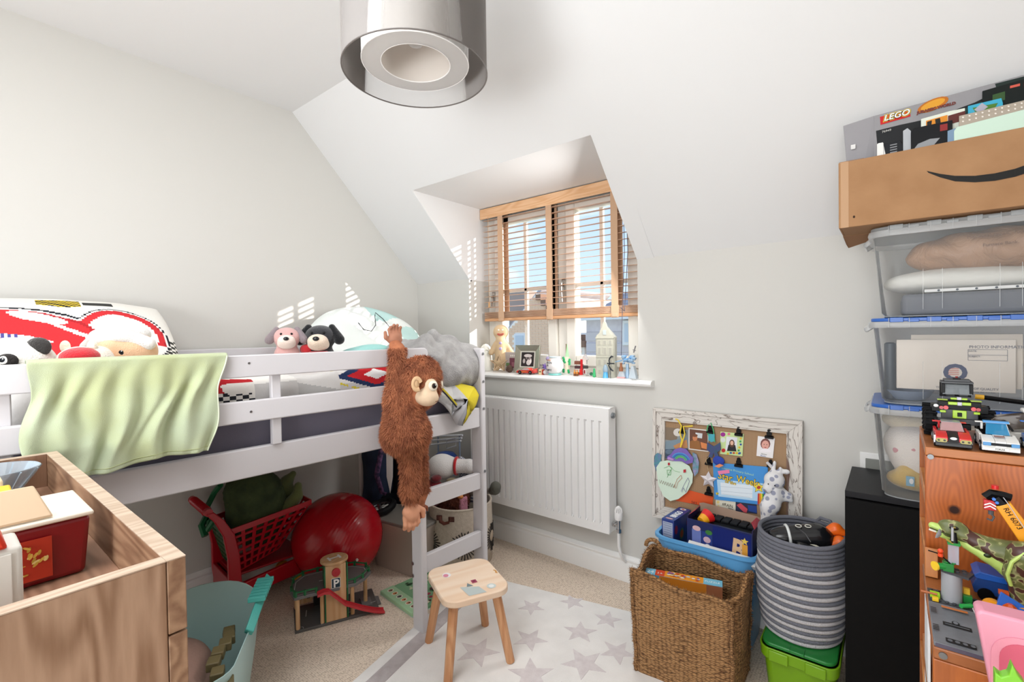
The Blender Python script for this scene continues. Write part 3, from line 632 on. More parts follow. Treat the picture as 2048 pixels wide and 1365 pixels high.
# corners of the cover from the picture, on a plane leaning back towards the wall
o = BM @ Vector((-.72, -1.03, 1.16)); pl1 = thing('printed_pillow', 'large white pillow printed with red shapes and yellow flashes at the bed head', 'pillow', o, -TH)
M_ = Matrix.Rotation(PI/2, 4, 'Z') @ Matrix.Rotation(R(42), 4, 'X'); pillow(M_, .80, .52, .17, pcol, n=110, seed=2, parent=pl1)
# big pale cushion at the far end, leaning on the wall
o = BM @ Vector((-.78, .26, 1.15)); pl2 = thing('pale_blue_pillow', 'big pale blue and white pillow with a thin black curl leaning on the left wall', 'pillow', o, -TH)
def p2c(u, v):
    if v > .72+.06*math.sin(9*u) and u > .55: return '#bfe0dd'
    if v < .16+.04*math.sin(12*u): return '#a9d6da'
    if u > .62 and v < .62+.05*math.sin(8*u): return '#c4e4e0'
    return '#eef3f0'
M_ = Matrix.Rotation(PI/2, 4, 'Z') @ Matrix.Rotation(R(52), 4, 'X'); pillow(M_, .68, .50, .2, p2c, n=60, rnd=.45, crease=.02, seed=5, parent=pl2)
def P2(u, v):
    u, v = u*2-1, v*2-1; e = ((1-abs(u)**2.6)*(1-abs(v)**2.6))**.45; return M_ @ Vector((u*.34*math.sqrt(1-.45*v*v), v*.25*math.sqrt(1-.45*u*u), .1*e+.016*e+.003))
b = B(); b.tube([P2(*q) for q in ((.36, .62), (.38, .52), (.44, .50), (.50, .58), (.54, .72), (.57, .78), (.60, .68), (.63, .52), (.66, .5))], .0022, 5); b.build('black_curl', mt('#20242c', .9), pl2)

# ---------------------------------------------------------------- soft toys on the bed
def bp(px, py, off): return BM @ BP(px, py, off)
plush = lambda h, v=None: mt(h, 1, bump=(260, .7), sheen=.4)
blk = mt('#16171a', .25); 
def eye(par, p, r, n_, white='#f4f2ee', name='eye'):
    b = B(); q = Vector(n_).to_track_quat('Z', 'Y').to_matrix().to_4x4(); M = Matrix.Translation(p) @ q
    b.sphere((0, 0, 0), (r, r, r*.35), 12, M, white); b.sphere((0, 0, r*.2), (r*.6, r*.6, r*.3), 10, M, '#15171f'); b.sphere((r*.2, r*.22, r*.45), (r*.15, r*.15, r*.1), 8, M, '#ffffff')
    return b.build(name, PR, par)
# panda at far left
p = bp(25, 735, -.16); t = thing('panda_plush', 'white panda soft toy with black ears at the left end of the bed', 'soft toy', p-Vector((0, 0, .06)), R(50))
b = B(); b.blob([('s', (0, 0, .065), (.085, .075, .068)), ('s', (0, .06, .02), (.07, .08, .05))], .02, .006); b.build('head', plush('#ece8e0'), t)
for s in (-1, 1):
    b = B(); b.sphere((.062*s, -.01, .108), (.027, .016, .024), 10); b.build('ear', plush('#2a2624'), t)
    b = B(); b.sphere((.034*s, -.062, .078), (.023, .01, .017), 10); q = b.build('eye_patch', plush('#241f1e'), t); eye(t, (.032*s, -.070, .080), .010, (0, -1, .2))
b = B(); b.sphere((0, -.074, .055), (.012, .008, .008), 10); b.build('nose', blk, t)
b = B(); b.tube([(-.02, -.074, .042), (0, -.078, .036), (.02, -.074, .042)], .002, 5); b.build('mouth', blk, t)
# small cream plush with red cap
p = bp(158, 705, -.12); t = thing('cream_plush', 'small cream soft toy in a dark red bonnet between the panda and the orange-faced toy', 'soft toy', p-Vector((0, 0, .075)), R(50))
b = B(); b.blob([('s', (0, 0, .045), (.05, .045, .045)), ('s', (.035, .02, .04), (.03, .04, .05))], .015, .005); o = b.build('head', plush('#efe6da'), t)
b = B(); b.blob([('s', (.012, -.015, .062), (.042, .04, .026))], .01, .005); b.build('bonnet', plush('#c2202c'), t)
for s in (-1, 1): b = B(); b.sphere((.03*s, .0, .09), (.012, .009, .016), 8); b.build('ear', plush('#efe3cf'), t)
eye(t, (.02, -.044, .042), .008, (0, -1, 0))
# big round orange face with a white trimmed hat
p = bp(246, 703, -.20); t = thing('round_face_plush', 'round orange-faced soft toy wearing a white fluffy brimmed hat on the bed', 'soft toy', p-Vector((0, 0, .062)), R(52)); t.scale = (.72, .72, .72)
b = B(); b.blob([('s', (0, 0, .085), (.115, .095, .088))], .01, .007); b.build('head', plush('#eec09a'), t)
b = B(); b.blob([('c', (-.105, -.02, .105), (-.05, -.055, .14), .026, .028), ('c', (-.05, -.055, .14), (.03, -.06, .15), .028, .028), ('c', (.03, -.06, .15), (.1, -.03, .115), .028, .026)], .02, .006); b.build('hat_brim', plush('#f1ebe8'), t)
b = B(); b.blob([('s', (0, .02, .15), (.085, .07, .045))], .01, .007); b.build('hat_crown', plush('#f0edea'), t)
for s in (-1, 1): eye(t, (.036*s, -.085, .085), .014, (.2*s, -1, .1), '#1a1f33')
for s in (-1, 1): b = B(); b.sphere((.058*s, -.078, .064), (.011, .004, .006), 8); b.build('cheek', plush('#f2a0a8'), t)
b = B(); b.blob([('s', (-.15, -.03, .055), (.045, .035, .045))], .01, .006); b.build('bobble', plush('#f3eeea'), t)
# puppy and rabbit soft toys near the far pillow
def puppy(px, py, off, s, body, face, ear, rz, name, label):
    p = bp(px, py, off); t = thing(name, label, 'soft toy', p-Vector((0, 0, .10*s)), rz)
    b = B(); b.blob([('s', (0, 0, .130*s), (.054*s, .05*s, .044*s)), ('s', (0, 0, .05*s), (.052*s, .045*s, .06*s))], .015*s, .005); b.build('body', plush(body), t, smooth=80)
    b = B(); b.blob([('s', (0, -.046*s, .118*s), (.034*s, .032*s, .024*s)), ('s', (0, -.03*s, .104*s), (.036*s, .03*s, .022*s))], .012*s, .004); b.build('muzzle', plush(face), t, smooth=80)
    for q in (-1, 1):
        b = B(); b.blob([('c', (.040*s*q, .004, .166*s), (.066*s*q, -.012*s, .122*s), .012*s, .019*s)], .006, .004); b.build('ear', plush(ear), t, smooth=80)
        b = B(); b.sphere((.020*s*q, -.043*s, .146*s), (.005*s, .004*s, .005*s), 8, col='#0c0c0e'); b.build('eye', PR, t)
    b = B(); b.sphere((0, -.077*s, .126*s), (.011*s, .007*s, .008*s), 10); b.build('nose', blk, t); return t
t = puppy(641, 692, -.30, 1.1, '#24252a', '#ecd8c4', '#17181b', R(50), 'black_puppy_plush', 'black floppy-eared soft toy puppy with a cream muzzle peeping over the guard rail')
b = B(); b.box((0, -.012, .082), (.07, .08, .016)); b.build('collar', plush('#b9202a'), t, bev=.006)
t = puppy(574, 690, -.34, .9, '#d9a9a6', '#f4e2d8', '#8c7f84', R(62), 'pink_puppy_plush', 'faded pink soft toy with grey drooping ears beside the black toy puppy')
b = B(); b.sphere((.07, 0, .07), (.026, .02, .022), 12); b.build('paw', plush('#c0272f'), t)
o = BP(800, 705, -.2); t = thing('folded_cloth', 'pale turquoise folded cloth lying beside the big pale pillow', 'cloth', BM @ Vector((-.3, o.y-.1, 1.09)), -TH)
b = B(); b.blob([('s', (0, 0, .03), (.07, .12, .035)), ('s', (.02, .03, .05), (.05, .07, .02))], .02, .008); b.build('cloth_fold', mt('#9fd4cf', .95, bump=(50, .4)), t)

# ---------------------------------------------------------------- green T-shirt hung over the guard rail
sh = thing('green_cloth', 'light green jersey cloth draped over the guard rail of the bed', 'cloth', BM @ Vector((.02, -.9, .9)), -TH)
tl, tr, bl_, br_ = BP(52, 722, .03), BP(455, 712, .03), BP(50, 930, .045), BP(420, 908, .045)
def shirt(u, v):      # v 0 = back hem inside the rail, up over the top, then down the front
    if v < .12: a = v/.12; x = -.012-.006*(1-a); z = 1.10+.052*a; y = tl.y+(tr.y-tl.y)*u; return (x, y, z)
    if v < .2: a = (v-.12)/.08*PI; return (.009-.021*math.cos(a), tl.y+(tr.y-tl.y)*u, 1.152+.005*math.sin(a))
    a = (v-.2)/.8; y = (tl.y+(tr.y-tl.y)*u)*(1-a)+(bl_.y+(br_.y-bl_.y)*u+.0)*a
    hem = (.900 if u > .25 else .900)-.010*math.sin(u*3.1)-(.0 if u > .1 else 0)
    hem = .905-.02*math.sin(min(u*1.6, 1)*PI)-.012*u
    z = 1.150*(1-a)+hem*a; A = min(1, a*3)
    w = .011*math.sin(u*26-a*3.2+1.5*math.sin(a*4+u*5))*(.35+.65*a)+.006*math.sin(u*49+a*6+2)*(1-.3*a)+.006*ns((u*7, a*3, 1))
    return (.032+.016*a+w*A, y+.01*math.sin(a*7+u*9)*A, z)
b = B(); b.grid(shirt, 150, 90, M=LM(.02, -.9, .9)); b.build('cloth', mt('#b2b98d', .95, bump=(500, .25), var=(7, '#b9c4a6'), sheen=.2), sh, smooth=80, solid=.0016)
b = B()
Qm = LM(.02, -.9, .9)
b.tube([Qm @ (Vector(shirt(u/60, .965))+Vector((.0015, 0, 0))) for u in range(61)], .0007, 5); b.build('hem_stitch', mt('#b2ba86', .9), sh)
b = B(); b.tube([Qm @ (Vector(shirt(.996, .2+.8*v/40))) for v in range(41)], .002, 5); b.build('side_seam', mt('#dfe7cd', .9), sh)

# ---------------------------------------------------------------- orangutan hanging from the rail
OF = .075
def op(px, py, off=OF): return BP(px, py, off)
o0 = op(812, 850); og = thing('orangutan_plush', 'long-armed brown orangutan soft toy hanging by one hand from the bed guard rail', 'soft toy', BM @ Vector((OF, o0.y, o0.z)), -TH)
Q = LM(OF, o0.y, o0.z)
def q(px, py, off=OF): return tuple(Q @ op(px, py, off))
pr_ = [('c', q(803, 800, .075), q(814, 862, .09), .054, .076), ('s', q(813, 868, .09), (.076, .080, .076)),
       ('s', q(838, 765, .10), (.084, .070, .092)), ('c', q(815, 800), q(835, 775, .1), .048, .056), ('s', q(852, 748, .12), (.050, .040, .056)),
       ('c', q(790, 800, .07), q(795, 700, .045), .034, .023), ('c', q(795, 700, .045), q(790, 690, .04), .023, .020),
       ('c', q(820, 890, .105), q(821, 980, .105), .036, .029), ('c', q(821, 980, .105), q(822, 1004, .105), .029, .024),
       ('c', q(836, 900, .05), q(842, 985, .045), .030, .023), ('c', q(842, 985, .045), q(840, 1008, .045), .023, .019),
       ('c', q(796, 815, .05), q(790, 875, .06), .040, .045)]
b = B(); b.blob(pr_, .022, .0062); ob = b.build('body', mt('#9a5233', 1, bump=(90, 1), var=(14, '#7c3c22')), og, smooth=80)
fc = Vector(q(851, 792, .160)); ec = Vector(q(865, 772, .193)); er = Vector(q(834, 769, .176))
def fm(P):
    d = np.linalg.norm((P-np.array(fc))/np.array([.055, .050, .046]), axis=1); return (d > 1) & (P[:, 2] > WZ) & (P[:, 2] < WT) & (np.linalg.norm(P-np.array(ec), axis=1) > .027) & (np.linalg.norm(P-np.array(er), axis=1) > .020)
ob.data.materials[0] = mt('#c27c56', .95, var=(26, '#96583d')); WZ = q(822, 1006, .105)[2]; WT = q(790, 696, .04)[2]; fur(ob, 42000, .0125, .0011, (0, .1, -1), .9, fm)
skin = mt('#e2c7a8', .8, bump=(200, .1)); palm = mt('#c07a55', .7)
b = B(); b.blob([('s', tuple(fc), (.045, .036, .036)), ('s', tuple(fc+Vector((.012, .008, -.008))), (.034, .031, .026)), ('s', tuple(ec+Vector((-.008, 0, 0))), (.014, .026, .026))], .012, .0045); b.build('face', skin, og, smooth=80)
nv_ = Vector((.62, .35, .08)).normalized()
b = B(); Mq = Matrix.Translation(ec+Vector((.006, -.002, 0))) @ Vector((.9, -.1, .05)).to_track_quat('Z', 'Y').to_matrix().to_4x4()
b.sphere((0, 0, 0), (.0185, .0185, .008), 16, Mq, '#ece2cf'); b.sphere((0, 0, .005), (.0105, .0105, .005), 14, Mq, '#3b2a22'); b.sphere((0, 0, .008), (.006, .006, .0035), 12, Mq, '#0d0b0b'); b.sphere((.003, .003, .011), .0015, 8, Mq, '#ffffff'); b.build('eye', PR, og)
ec2 = ec+Vector((-.022, .058, 0)); Mq2 = Matrix.Translation(ec2) @ Vector((.5, .8, .1)).to_track_quat('Z', 'Y').to_matrix().to_4x4(); b = B()
b.sphere((0, 0, 0), (.017, .017, .007), 14, Mq2, '#ece2cf'); b.sphere((0, 0, .005), (.0095, .0095, .004), 12, Mq2, '#1b1412'); b.build('eye', PR, og)
b = B(); b.torus((0, 0, 0), .0145, .0062, M=Matrix.Translation(er) @ Vector((1, -.35, .1)).to_track_quat('Z', 'Y').to_matrix().to_4x4() @ Matrix.Diagonal((1, 1.35, 1, 1)), n=14, a0=.3, a1=5.2); b.sphere(er+Vector((-.002, 0, 0)), (.006, .011, .016), 10); b.build('ear', mt('#d9b48a', .85), og)
b = B(); mo = [fc+Vector((.040, .002, -.012)), fc+Vector((.045, .012, -.019)), fc+Vector((.041, .022, -.018)), fc+Vector((.030, .033, -.012))]; b.tube(mo, .0014, 5); b.build('mouth', mt('#6e4630', .8), og)
b = B(); b.sphere(fc+Vector((.030, .022, .030)), (.0045, .006, .0035), 8); b.build('nostril', mt('#3a221a', .8), og)
def hand(base, d, side, nrm, s, name, mat, spread=.0):
    base, d, side, nrm = Vector(base), Vector(d).normalized(), Vector(side).normalized(), Vector(nrm).normalized(); pr = [('c', tuple(base-d*.01*s), tuple(base+d*.028*s), .017*s, .021*s), ('c', tuple(base+d*.02*s-side*.009*s), tuple(base+d*.02*s+side*.009*s), .017*s, .017*s)]
    for k, (o_, L) in enumerate(((-.019, .036), (-.0065, .043), (.0065, .042), (.019, .033))):
        a = base+d*.034*s+side*o_*s; m1 = a+d*L*.55*s+nrm*.004*s; m2 = m1+d*L*.40*s-nrm*.010*s; pr += [('c', tuple(a), tuple(m1), .0072*s, .0066*s), ('c', tuple(m1), tuple(m2), .0066*s, .0056*s)]
    a = base+side*.020*s+d*.012*s; m1 = a+(d*.6+side*.8)*.020*s; pr += [('c', tuple(a), tuple(m1), .0085*s, .0075*s), ('c', tuple(m1), tuple(m1+(d*1+side*.1)*.018*s), .0075*s, .006*s)]
    b = B(); b.blob(pr, .0035*s, .0026); return b.build(name, mat, og, smooth=80)
hand(q(822, 1010, .107), (0, 0, -1), (.25, 1, 0), (1, -.3, 0), 1.25, 'hand', mt('#d99b7a', .75))
hand(q(843, 1010, .035), (0, 0, -1), (0, 1, 0), (1, -.3, 0), .7, 'hand', mt('#8a4a30', .8))
hand(q(791, 690, .035), (-.1, .05, 1), (-.2, -1, .1), (-.6, 0, .2), 1.0, 'hand', mt('#a9735a', .75))
# ================================================================ rug, stool
rugm = mt('#f0edea', 1, bump=(500, .35), var=(9, '#e8e5e2')); starm = mt('#e0d9d9', 1, bump=(500, .35), var=(40, '#d5cccd')); bandm = mt('#c1b9b9', 1, bump=(500, .5), var=(30, '#b3aaaa'))
A_ = W(948, 1147, z=.008); Bq = W(1253, 1222, z=.008); Cq = W(705, 1365, z=.008)
ux = Vector((Bq.x-A_.x, Bq.y-A_.y, 0)).normalized(); uy = Vector((-ux.y, ux.x, 0))*-1      # along the window edge, towards the camera
rg = thing('star_rug', 'pale grey rug with darker grey stars and border stripe under the wooden stool', 'rug', (A_.x, A_.y, 0), math.atan2(ux.y, ux.x))
Ri = root_matrix(rg).inverted()
b = B(); b.bb((0, -1.7, 0), (1.15, 0, .009)); b.build('pile', rugm, rg, bev=.003)
def rp(px, py): q = Ri @ W(px, py, z=.009); return q.x, q.y
b = B(); b.bb((.045, -1.66, .0092), (.105, -.045, .0104)); b.bb((.105, -.105, .0092), (1.1, -.045, .0104)) if False else None; b.build('border_stripe', bandm, rg)
for k, (px, py, r) in enumerate(((955, 1305, .085), (1063, 1215, .06), (1145, 1205, .058), (1160, 1265, .07), (1060, 1280, .07), (1168, 1328, .085), (1062, 1350, .085), (1215, 1240, .06), (1235, 1305, .07), (985, 1400, .08), (1120, 1400, .08), (880, 1420, .08))):
    x, y = rp(px, py); b = B(); b.prism(star(x, y, r, r*.42, a=.4+k*.9), .0012, z0=.0092); b.build('woven_star', starm, rg, smooth=0)

st = thing('wooden_stool', 'small pale wooden stool with a rounded square seat and stickers on the rug', 'stool', (-1.243, 1.256, .010), R(-26))
sw = wood('#f5dfc8', '#ecccae', 1, 5, .45, 5, name='pine_seat'); lw = wood('#d8a377', '#bf855a', 2, 7, .45, 7, name='pine_leg')
b = B(); b.prism(rrect(.27, .25, .055, 7), .024, z0=.252); b.build('seat', sw, st, bev=.004)
b = B(); b.prism(rrect(.2685, .2485, .055, 7), .0015, z0=.2765)
for sx in (-1, 1):
    for sy in (-1, 1):
        b = B(); b.cyl((sx*.122, sy*.118, 0), (sx*.083, sy*.079, .254), .0155, .0175, n=10); b.build('leg', lw, st)
b = B(); b.box((-.04, 0, .2764), (.02, .249, .0006)); 
M = FR((0, 0, .2762), (0, 1, 0), (-1, 0, 0))
decal('sticker', st, FR((.0, 0, .2762), (1, 0, 0), (0, 1, 0)), [(circ(-.055, -.062, .018, .016), '#f2efee'), (circ(-.053, -.066, .012, .010), '#d98aa0')])
decal('sticker', st, FR((0, 0, .2762), (1, 0, 0), (0, 1, 0)), [(rect(.022, .005, .045, .025), '#a24a63'), (rect(.027, .01, .038, .02), '#7b3048')])
decal('sticker', st, FR((0, 0, .2762), (1, 0, 0), (0, 1, 0)), [([(.05, -.045), (.118, -.035), (.122, .03), (.075, .018)], '#bcc6c4'), ([(.035, -.012), (.058, -.022), (.062, .002)], '#7b8b8f')])
decal('sticker', st, FR((0, 0, .2762), (1, 0, 0), (0, 1, 0)), [(circ(.092, .06, .017), '#ccd6d3'), (circ(.092, .06, .010), '#e9ecea')])
decal('sticker', st, FR((0, 0, .2762), (1, 0, 0), (0, 1, 0)), [(line([(-.012, .112), (0, .118), (.012, .112), (.016, .118)], .005)[k], '#c98a32') for k in range(3)])

# ================================================================ under the bed
# ---- red toy shopping trolley
red = mt('#b80f22', .3, name='red_plastic'); rdk = mt('#a00c1d', .35); yel = mt('#f0a81e', .35)
tr = thing('toy_shopping_trolley', 'red plastic toy shopping trolley with yellow wheels under the bed', 'toy trolley', (-2.31, .94, 0), R(-4))
wd_ = .115; fr_y, bk_y = .2, -.12      # local: +y forward (window), -y handle side
# side arms: curved uprights from rear wheel up to the handle
for s in (-1, 1):
    pth = [(-.10, .035), (-.115, .14), (-.118, .26), (-.135, .36), (-.17, .43), (-.205, .475)]; wv = [.05, .05, .046, .042, .036, .03]
    b = B(); L = [(y-w/2, z) for (y, z), w in zip(pth, wv)]+[(y+w/2, z) for (y, z), w in zip(pth, wv)][::-1]
    x0 = s*wd_; b.loft([[(x, y, z) for y, z in L] for x in (x0-.012, x0+.012)]); b.build('side_arm', red, tr, bev=.004)
    b = B(); L = [(-.12, .13), (.185, .16), (.20, .14), (.20, .11), (.17, .085), (-.0, .075), (-.12, .06)]; b.loft([[(x, y, z) for y, z in L] for x in (x0-.01-s*.004, x0+.01-s*.004)]); b.build('side_skirt', red, tr, bev=.004)
b = B(); b.cyl((-wd_-.01, -.208, .477), (wd_+.01, -.208, .477), .016)
for i in range(22): x = -wd_+.02+i*.0091; b.torus((0, 0, 0), .0165, .0022, M=Matrix.Translation((x, -.208, .477)) @ Matrix.Rotation(PI/2, 4, 'Y'), n=12, k=5)
b.build('handle', red, tr)
b = B(); b.bb((-wd_+.01, -.11, .165), (wd_-.01, .19, .175)); b.bb((-wd_+.01, -.14, .07), (wd_-.01, -.125, .17)); b.build('tray', rdk, tr, bev=.003)
b = B(); b.plate([(-wd_, -.10, .08), (wd_, -.10, .08), (wd_, -.11, .17), (-wd_, -.11, .17)], .008); b.build('cross_panel', rdk, tr)
def lattice(b, p00, p10, p11, p01, nu, nv, t=.006, n=None, ru=.0, th=.004):
    """woven bars of a moulded basket side between four corners"""
    P = [Vector(q) for q in (p00, p10, p11, p01)]
    def at(u, v): return (P[0]*(1-u)+P[1]*u)*(1-v)+(P[3]*(1-u)+P[2]*u)*v
    nn_ = (P[1]-P[0]).cross(P[3]-P[0]).normalized()
    for i in range(nu+1):
        u = i/nu; b.plate([at(max(u-t/2, 0), 0), at(min(u+t/2, 1), 0), at(min(u+t/2, 1), 1), at(max(u-t/2, 0), 1)], th)
    for j in range(nv+1):
        v = j/nv; q = t*1.1; b.plate([at(0, max(v-q/2, 0)), at(1, max(v-q/2, 0)), at(1, min(v+q/2, 1)), at(0, min(v+q/2, 1))], th)
tb = [(-.09, -.09, .18), (.09, -.09, .18), (.075, .08, .215), (-.075, .08, .215)]; tt = [(-.115, -.13, .37), (.115, -.13, .37), (.12, .215, .405), (-.12, .215, .405)]
for k, nm in ((1, 'basket_side'), (3, 'basket_side'), (2, 'basket_front')):
    a, c = k, (k+1) % 4; b = B(); lattice(b, tb[a], tb[c], tt[c], tt[a], 7 if k != 2 else 6, 6, .045 if k != 2 else .05, th=.004); b.plate([Vector(tt[a])-Vector((0, 0, .012)), Vector(tt[c])-Vector((0, 0, .012)), Vector(tt[c])+Vector((0, 0, .012)), Vector(tt[a])+Vector((0, 0, .012))], .006)
    b.build(nm, red, tr, smooth=0)
grn = mt('#17603a', .3)
b = B(); lattice(b, (-.09, -.10, .19), (.09, -.10, .19), (.108, -.15, .385), (-.108, -.15, .385), 7, 7, .06, th=.004); b.plate([(-.108, -.15, .37), (.108, -.15, .37), (.112, -.155, .405), (-.112, -.155, .405)], .006)
gb = b.build('seat_panel', grn, tr, smooth=0)
b = B(); b.tube([(-.06, -.15, .40), (-.05, -.17, .45), (-.01, -.15, .52), (.04, -.14, .56)], .012, 8); b.tube([(-.09, -.16, .40), (-.06, -.19, .37), (-.03, -.185, .33)], .014, 6); b.tube([(.0, -.175, .40), (.04, -.19, .38), (.06, -.175, .42)], .011, 6); b.build('green_strap', grn, gb)
for x, y in ((wd_+.004, -.085), (-wd_-.004, -.085), (wd_-.01, .165), (-wd_+.01, .165)):
    s = 1 if x > 0 else -1; b = B(); b.cyl((x-.011, y, .034), (x+.011, y, .034), .034, n=24); w = b.build('wheel', yel, tr, bev=.004); b = B(); b.cyl((x+s*.010, y, .034), (x+s*.0145, y, .034), .014, n=16); b.build('hub_cap', red, w)
# ---- crocodile soft toy sitting in the trolley
p = root_matrix(tr) @ Vector((-.005, .03, .25)); cr_ = thing('crocodile_plush', 'dark green scaly crocodile soft toy sitting in the red toy trolley', 'soft toy', p, R(-4))
b = B(); b.blob([('s', (0, -.01, .15), (.10, .13, .15)), ('s', (0, 0, .02), (.06, .07, .05)), ('s', (0, -.03, .25), (.095, .115, .09))], .04, .008, disp=lambda G: .003*np.sin(G[..., 1]*230)*np.sin(G[..., 2]*230))
b.build('body', mt('#4c5a38', 1, bump=(60, 1), var=(12, '#33402a')), cr_, smooth=80)
b = B(); b.blob([('c', (.05, .10, .13), (.06, .15, .18), .038, .026), ('c', (.06, .15, .18), (.05, .16, .225), .024, .018)], .01, .006); b.build('foot', plush('#77804f'), cr_, smooth=80)
b = B(); b.blob([('c', (-.03, .10, .15), (-.04, .14, .23), .04, .03), ('c', (-.04, .14, .23), (-.03, .17, .265), .026, .016), ('s', (-.03, .14, .17), (.04, .045, .05))], .015, .006); b.build('foot', plush('#6c7549'), cr_, smooth=80)
# ---- exercise ball
bc = W(663, 1073, z=.212); ba = thing('exercise_ball', 'shiny red exercise ball standing on the carpet under the bed', 'ball', (bc.x+.012, bc.y+.028, 0))
m, t, p = base('ball_vinyl'); co = t.nodes.new('ShaderNodeTexCoord').outputs['Object']; p.inputs['Base Color'].default_value = lin('#b8101f'); p.inputs['Roughness'].default_value = .22
mp = node(t, 'ShaderNodeMapping', {'Vector': co, 'Rotation': (.5, -.9, 0)}); wv = node(t, 'ShaderNodeTexWave', {'Vector': mp.outputs[0], 'Scale': 22}, wave_type='RINGS', rings_direction='Z')
bu = node(t, 'ShaderNodeBump', {'Height': wv.outputs['Fac'], 'Strength': .12, 'Distance': .003}); t.links.new(bu.outputs[0], p.inputs['Normal'])
b = B(); b.sphere((0, 0, .206), (.214, .214, .206), 48); b.build('ball_skin', m, ba, smooth=80)
b = B(); b.cyl((.205, -.03, .16), (.213, -.031, .158), .006, n=10); b.build('valve_plug', mt('#e8e0dc', .4), ba)

# ---- wooden toy garage
g0 = W(590, 1270, z=0); g1 = W(768, 1222, z=0); ang = math.atan2(g1.y-g0.y, g1.x-g0.x)
ga = thing('toy_parking_garage', 'wooden toy parking garage with green rails, lift tower and red ramp under the bed', 'toy garage', (g0.x, g0.y, 0), ang)
gw = wood('#d9b186', '#c99a6b', 2, 8, .5, 6, name='beech'); grey = mt('#6f6c6c', .5); dgr = mt('#5a5856', .55); gg = mt('#1f6a3f', .4); rp_ = mt('#c2323a', .4); wl = '#e7e5e2'
b = B(); b.bb((0, 0, 0), (.335, .19, .012)); b.build('base_board', dgr, ga, bev=.002)
dz = .135
dk = [(.0, -.0), (.17, -.0), (.18, .005), (.235, .0), (.28, .03), (.315, .08), (.31, .13), (.26, .17), (.18, .185), (.10, .19), (.04, .185), (-.005, .14), (-.015, .06)]
b = B(); b.prism(dk, .014, z0=dz); deck = b.build('upper_deck', grey, ga, bev=.002)
def rail_(pts, name='deck_rail'):
    b = B(); b.tube([(x, y, dz+.03) for x, y in pts], .0035, 6)
    r = b.build(name, gg, deck)
    for x, y in pts: b = B(); b.cyl((x, y, dz+.012), (x, y, dz+.034), .0055, n=8); b.build('rail_post', gg, r)
rail_([(.006, .004), (.04, .004), (.083, .004)]); rail_([(.002, .012), (-.008, .06), (.0, .13), (.04, .178), (.10, .183), (.14, .182)]); rail_([(.195, .012), (.235, .008), (.272, .034), (.304, .08), (.3, .126), (.256, .163), (.19, .178)])
decal('deck_marking', deck, FR((0, 0, dz+.014), (1, 0, 0), (0, 1, 0)), [(l_, wl) for l_ in line([(.012, .012), (.083, .012)], .003)+line([(.012, .02), (.002, .06), (.01, .125), (.045, .168), (.12, .174)], .002)+line([(.20, .02), (.235, .016), (.265, .04), (.294, .08), (.29, .12), (.25, .154), (.20, .168)], .002)+line([(.10, .09), (.13, .09)], .004)])
for x, y in ((.012, .012), (.012, .175), (.105, .012), (.225, .02), (.29, .09)):
    b = B(); b.cyl((x, y, .012), (x, y, dz), .0085, n=14); b.build('pillar', gw, ga)
b = B(); b.bb((.118, .002, .012), (.20, .016, .245)); b.bb((.118, .075, .012), (.20, .09, .245)); tw = b.build('lift_tower', gw, ga, bev=.002)
for x in (.114, .202): b = B(); b.bb((x, .0, .012), (x+.005, .09, .245)); b.build('tower_side', gg, tw, bev=.001)
b = B(); b.prism(circ(.158, .045, .056, .052, 28), .012, z0=.245); hp = b.build('helipad', gw, ga, bev=.003)
decal('helipad_mark', hp, FR((.158, .045, .257), (1, .25, 0), (-.25, 1, 0)), [(rect(-.026, -.018, -.017, .018), '#f2f0ee'), (rect(.017, -.018, .026, .018), '#f2f0ee'), (rect(-.017, -.005, .017, .005), '#f2f0ee')])
b = B(); b.cyl((.160, .003, .215), (.160, -.007, .215), .017, n=20); b.cyl((.160, -.007, .215), (.160, -.009, .215), .003, n=8); b.build('lift_knob', mt('#b3202a', .35), ga, bev=.002)
M = FR((.143, .0018, .150), (1, 0, 0)); decal('parking_sign', ga, M, [(rect(-.002, -.002, .034, .040), '#e9e7e3'), (rect(0, 0, .032, .038), '#233a48')]); text('P', .045, mt('#f1efec', .5), ga, M @ Matrix.Translation((.005, .003, .001)), bold=.0012)
b = B(); b.bb((.012, .165, .03), (.075, .172, .095)); nb = b.build('bay_panel', gw, ga, bev=.001)
for s_, x in (('1', .024), ('2', .052)): text(s_, .032, mt('#1a1713', .6), nb, FR((x, .164, .05), (1, 0, 0)))
b = B(); b.bb((.08, .16, .012), (.115, .175, dz)); b.build('lift_shaft', mt('#2b2625', .6), ga)
decal('bay_marking', ga, FR((0, 0, .012), (1, 0, 0), (0, 1, 0)), [(l_, '#c9c7c4') for l_ in line([(.045, .09), (.05, .14)], .003)+line([(.10, -.0), (.112, .04)], .003)+line([(.20, .03), (.28, .06), (.33, .07)], .003)+line([(.018, .004), (.02, .02), (.03, .018), (.032, .003)], .002)])
pt = [(.085, dz+.012), (.11, dz+.018), (.13, dz+.014), (.19, .085), (.26, .045), (.30, .026), (.325, .016), (.35, .010)]
b = B(); b.loft([[(x, y, z) for x, z in pt]+[(x, y, z-.006) for x, z in pt[::-1]] for y in (-.030, -.002)]); b.loft([[(x, y, z+.006) for x, z in pt]+[(x, y, z-.004) for x, z in pt[::-1]] for y in (-.033, -.029)]); b.loft([[(x, y, z+.006) for x, z in pt]+[(x, y, z-.004) for x, z in pt[::-1]] for y in (-.003, .001)]); b.build('red_ramp', rp_, ga)
b = B(); b.plate([(.27, .05, .014), (.35, .05, .003), (.35, .12, .003), (.27, .12, .014)], .004); b.build('grey_ramp', grey, ga)

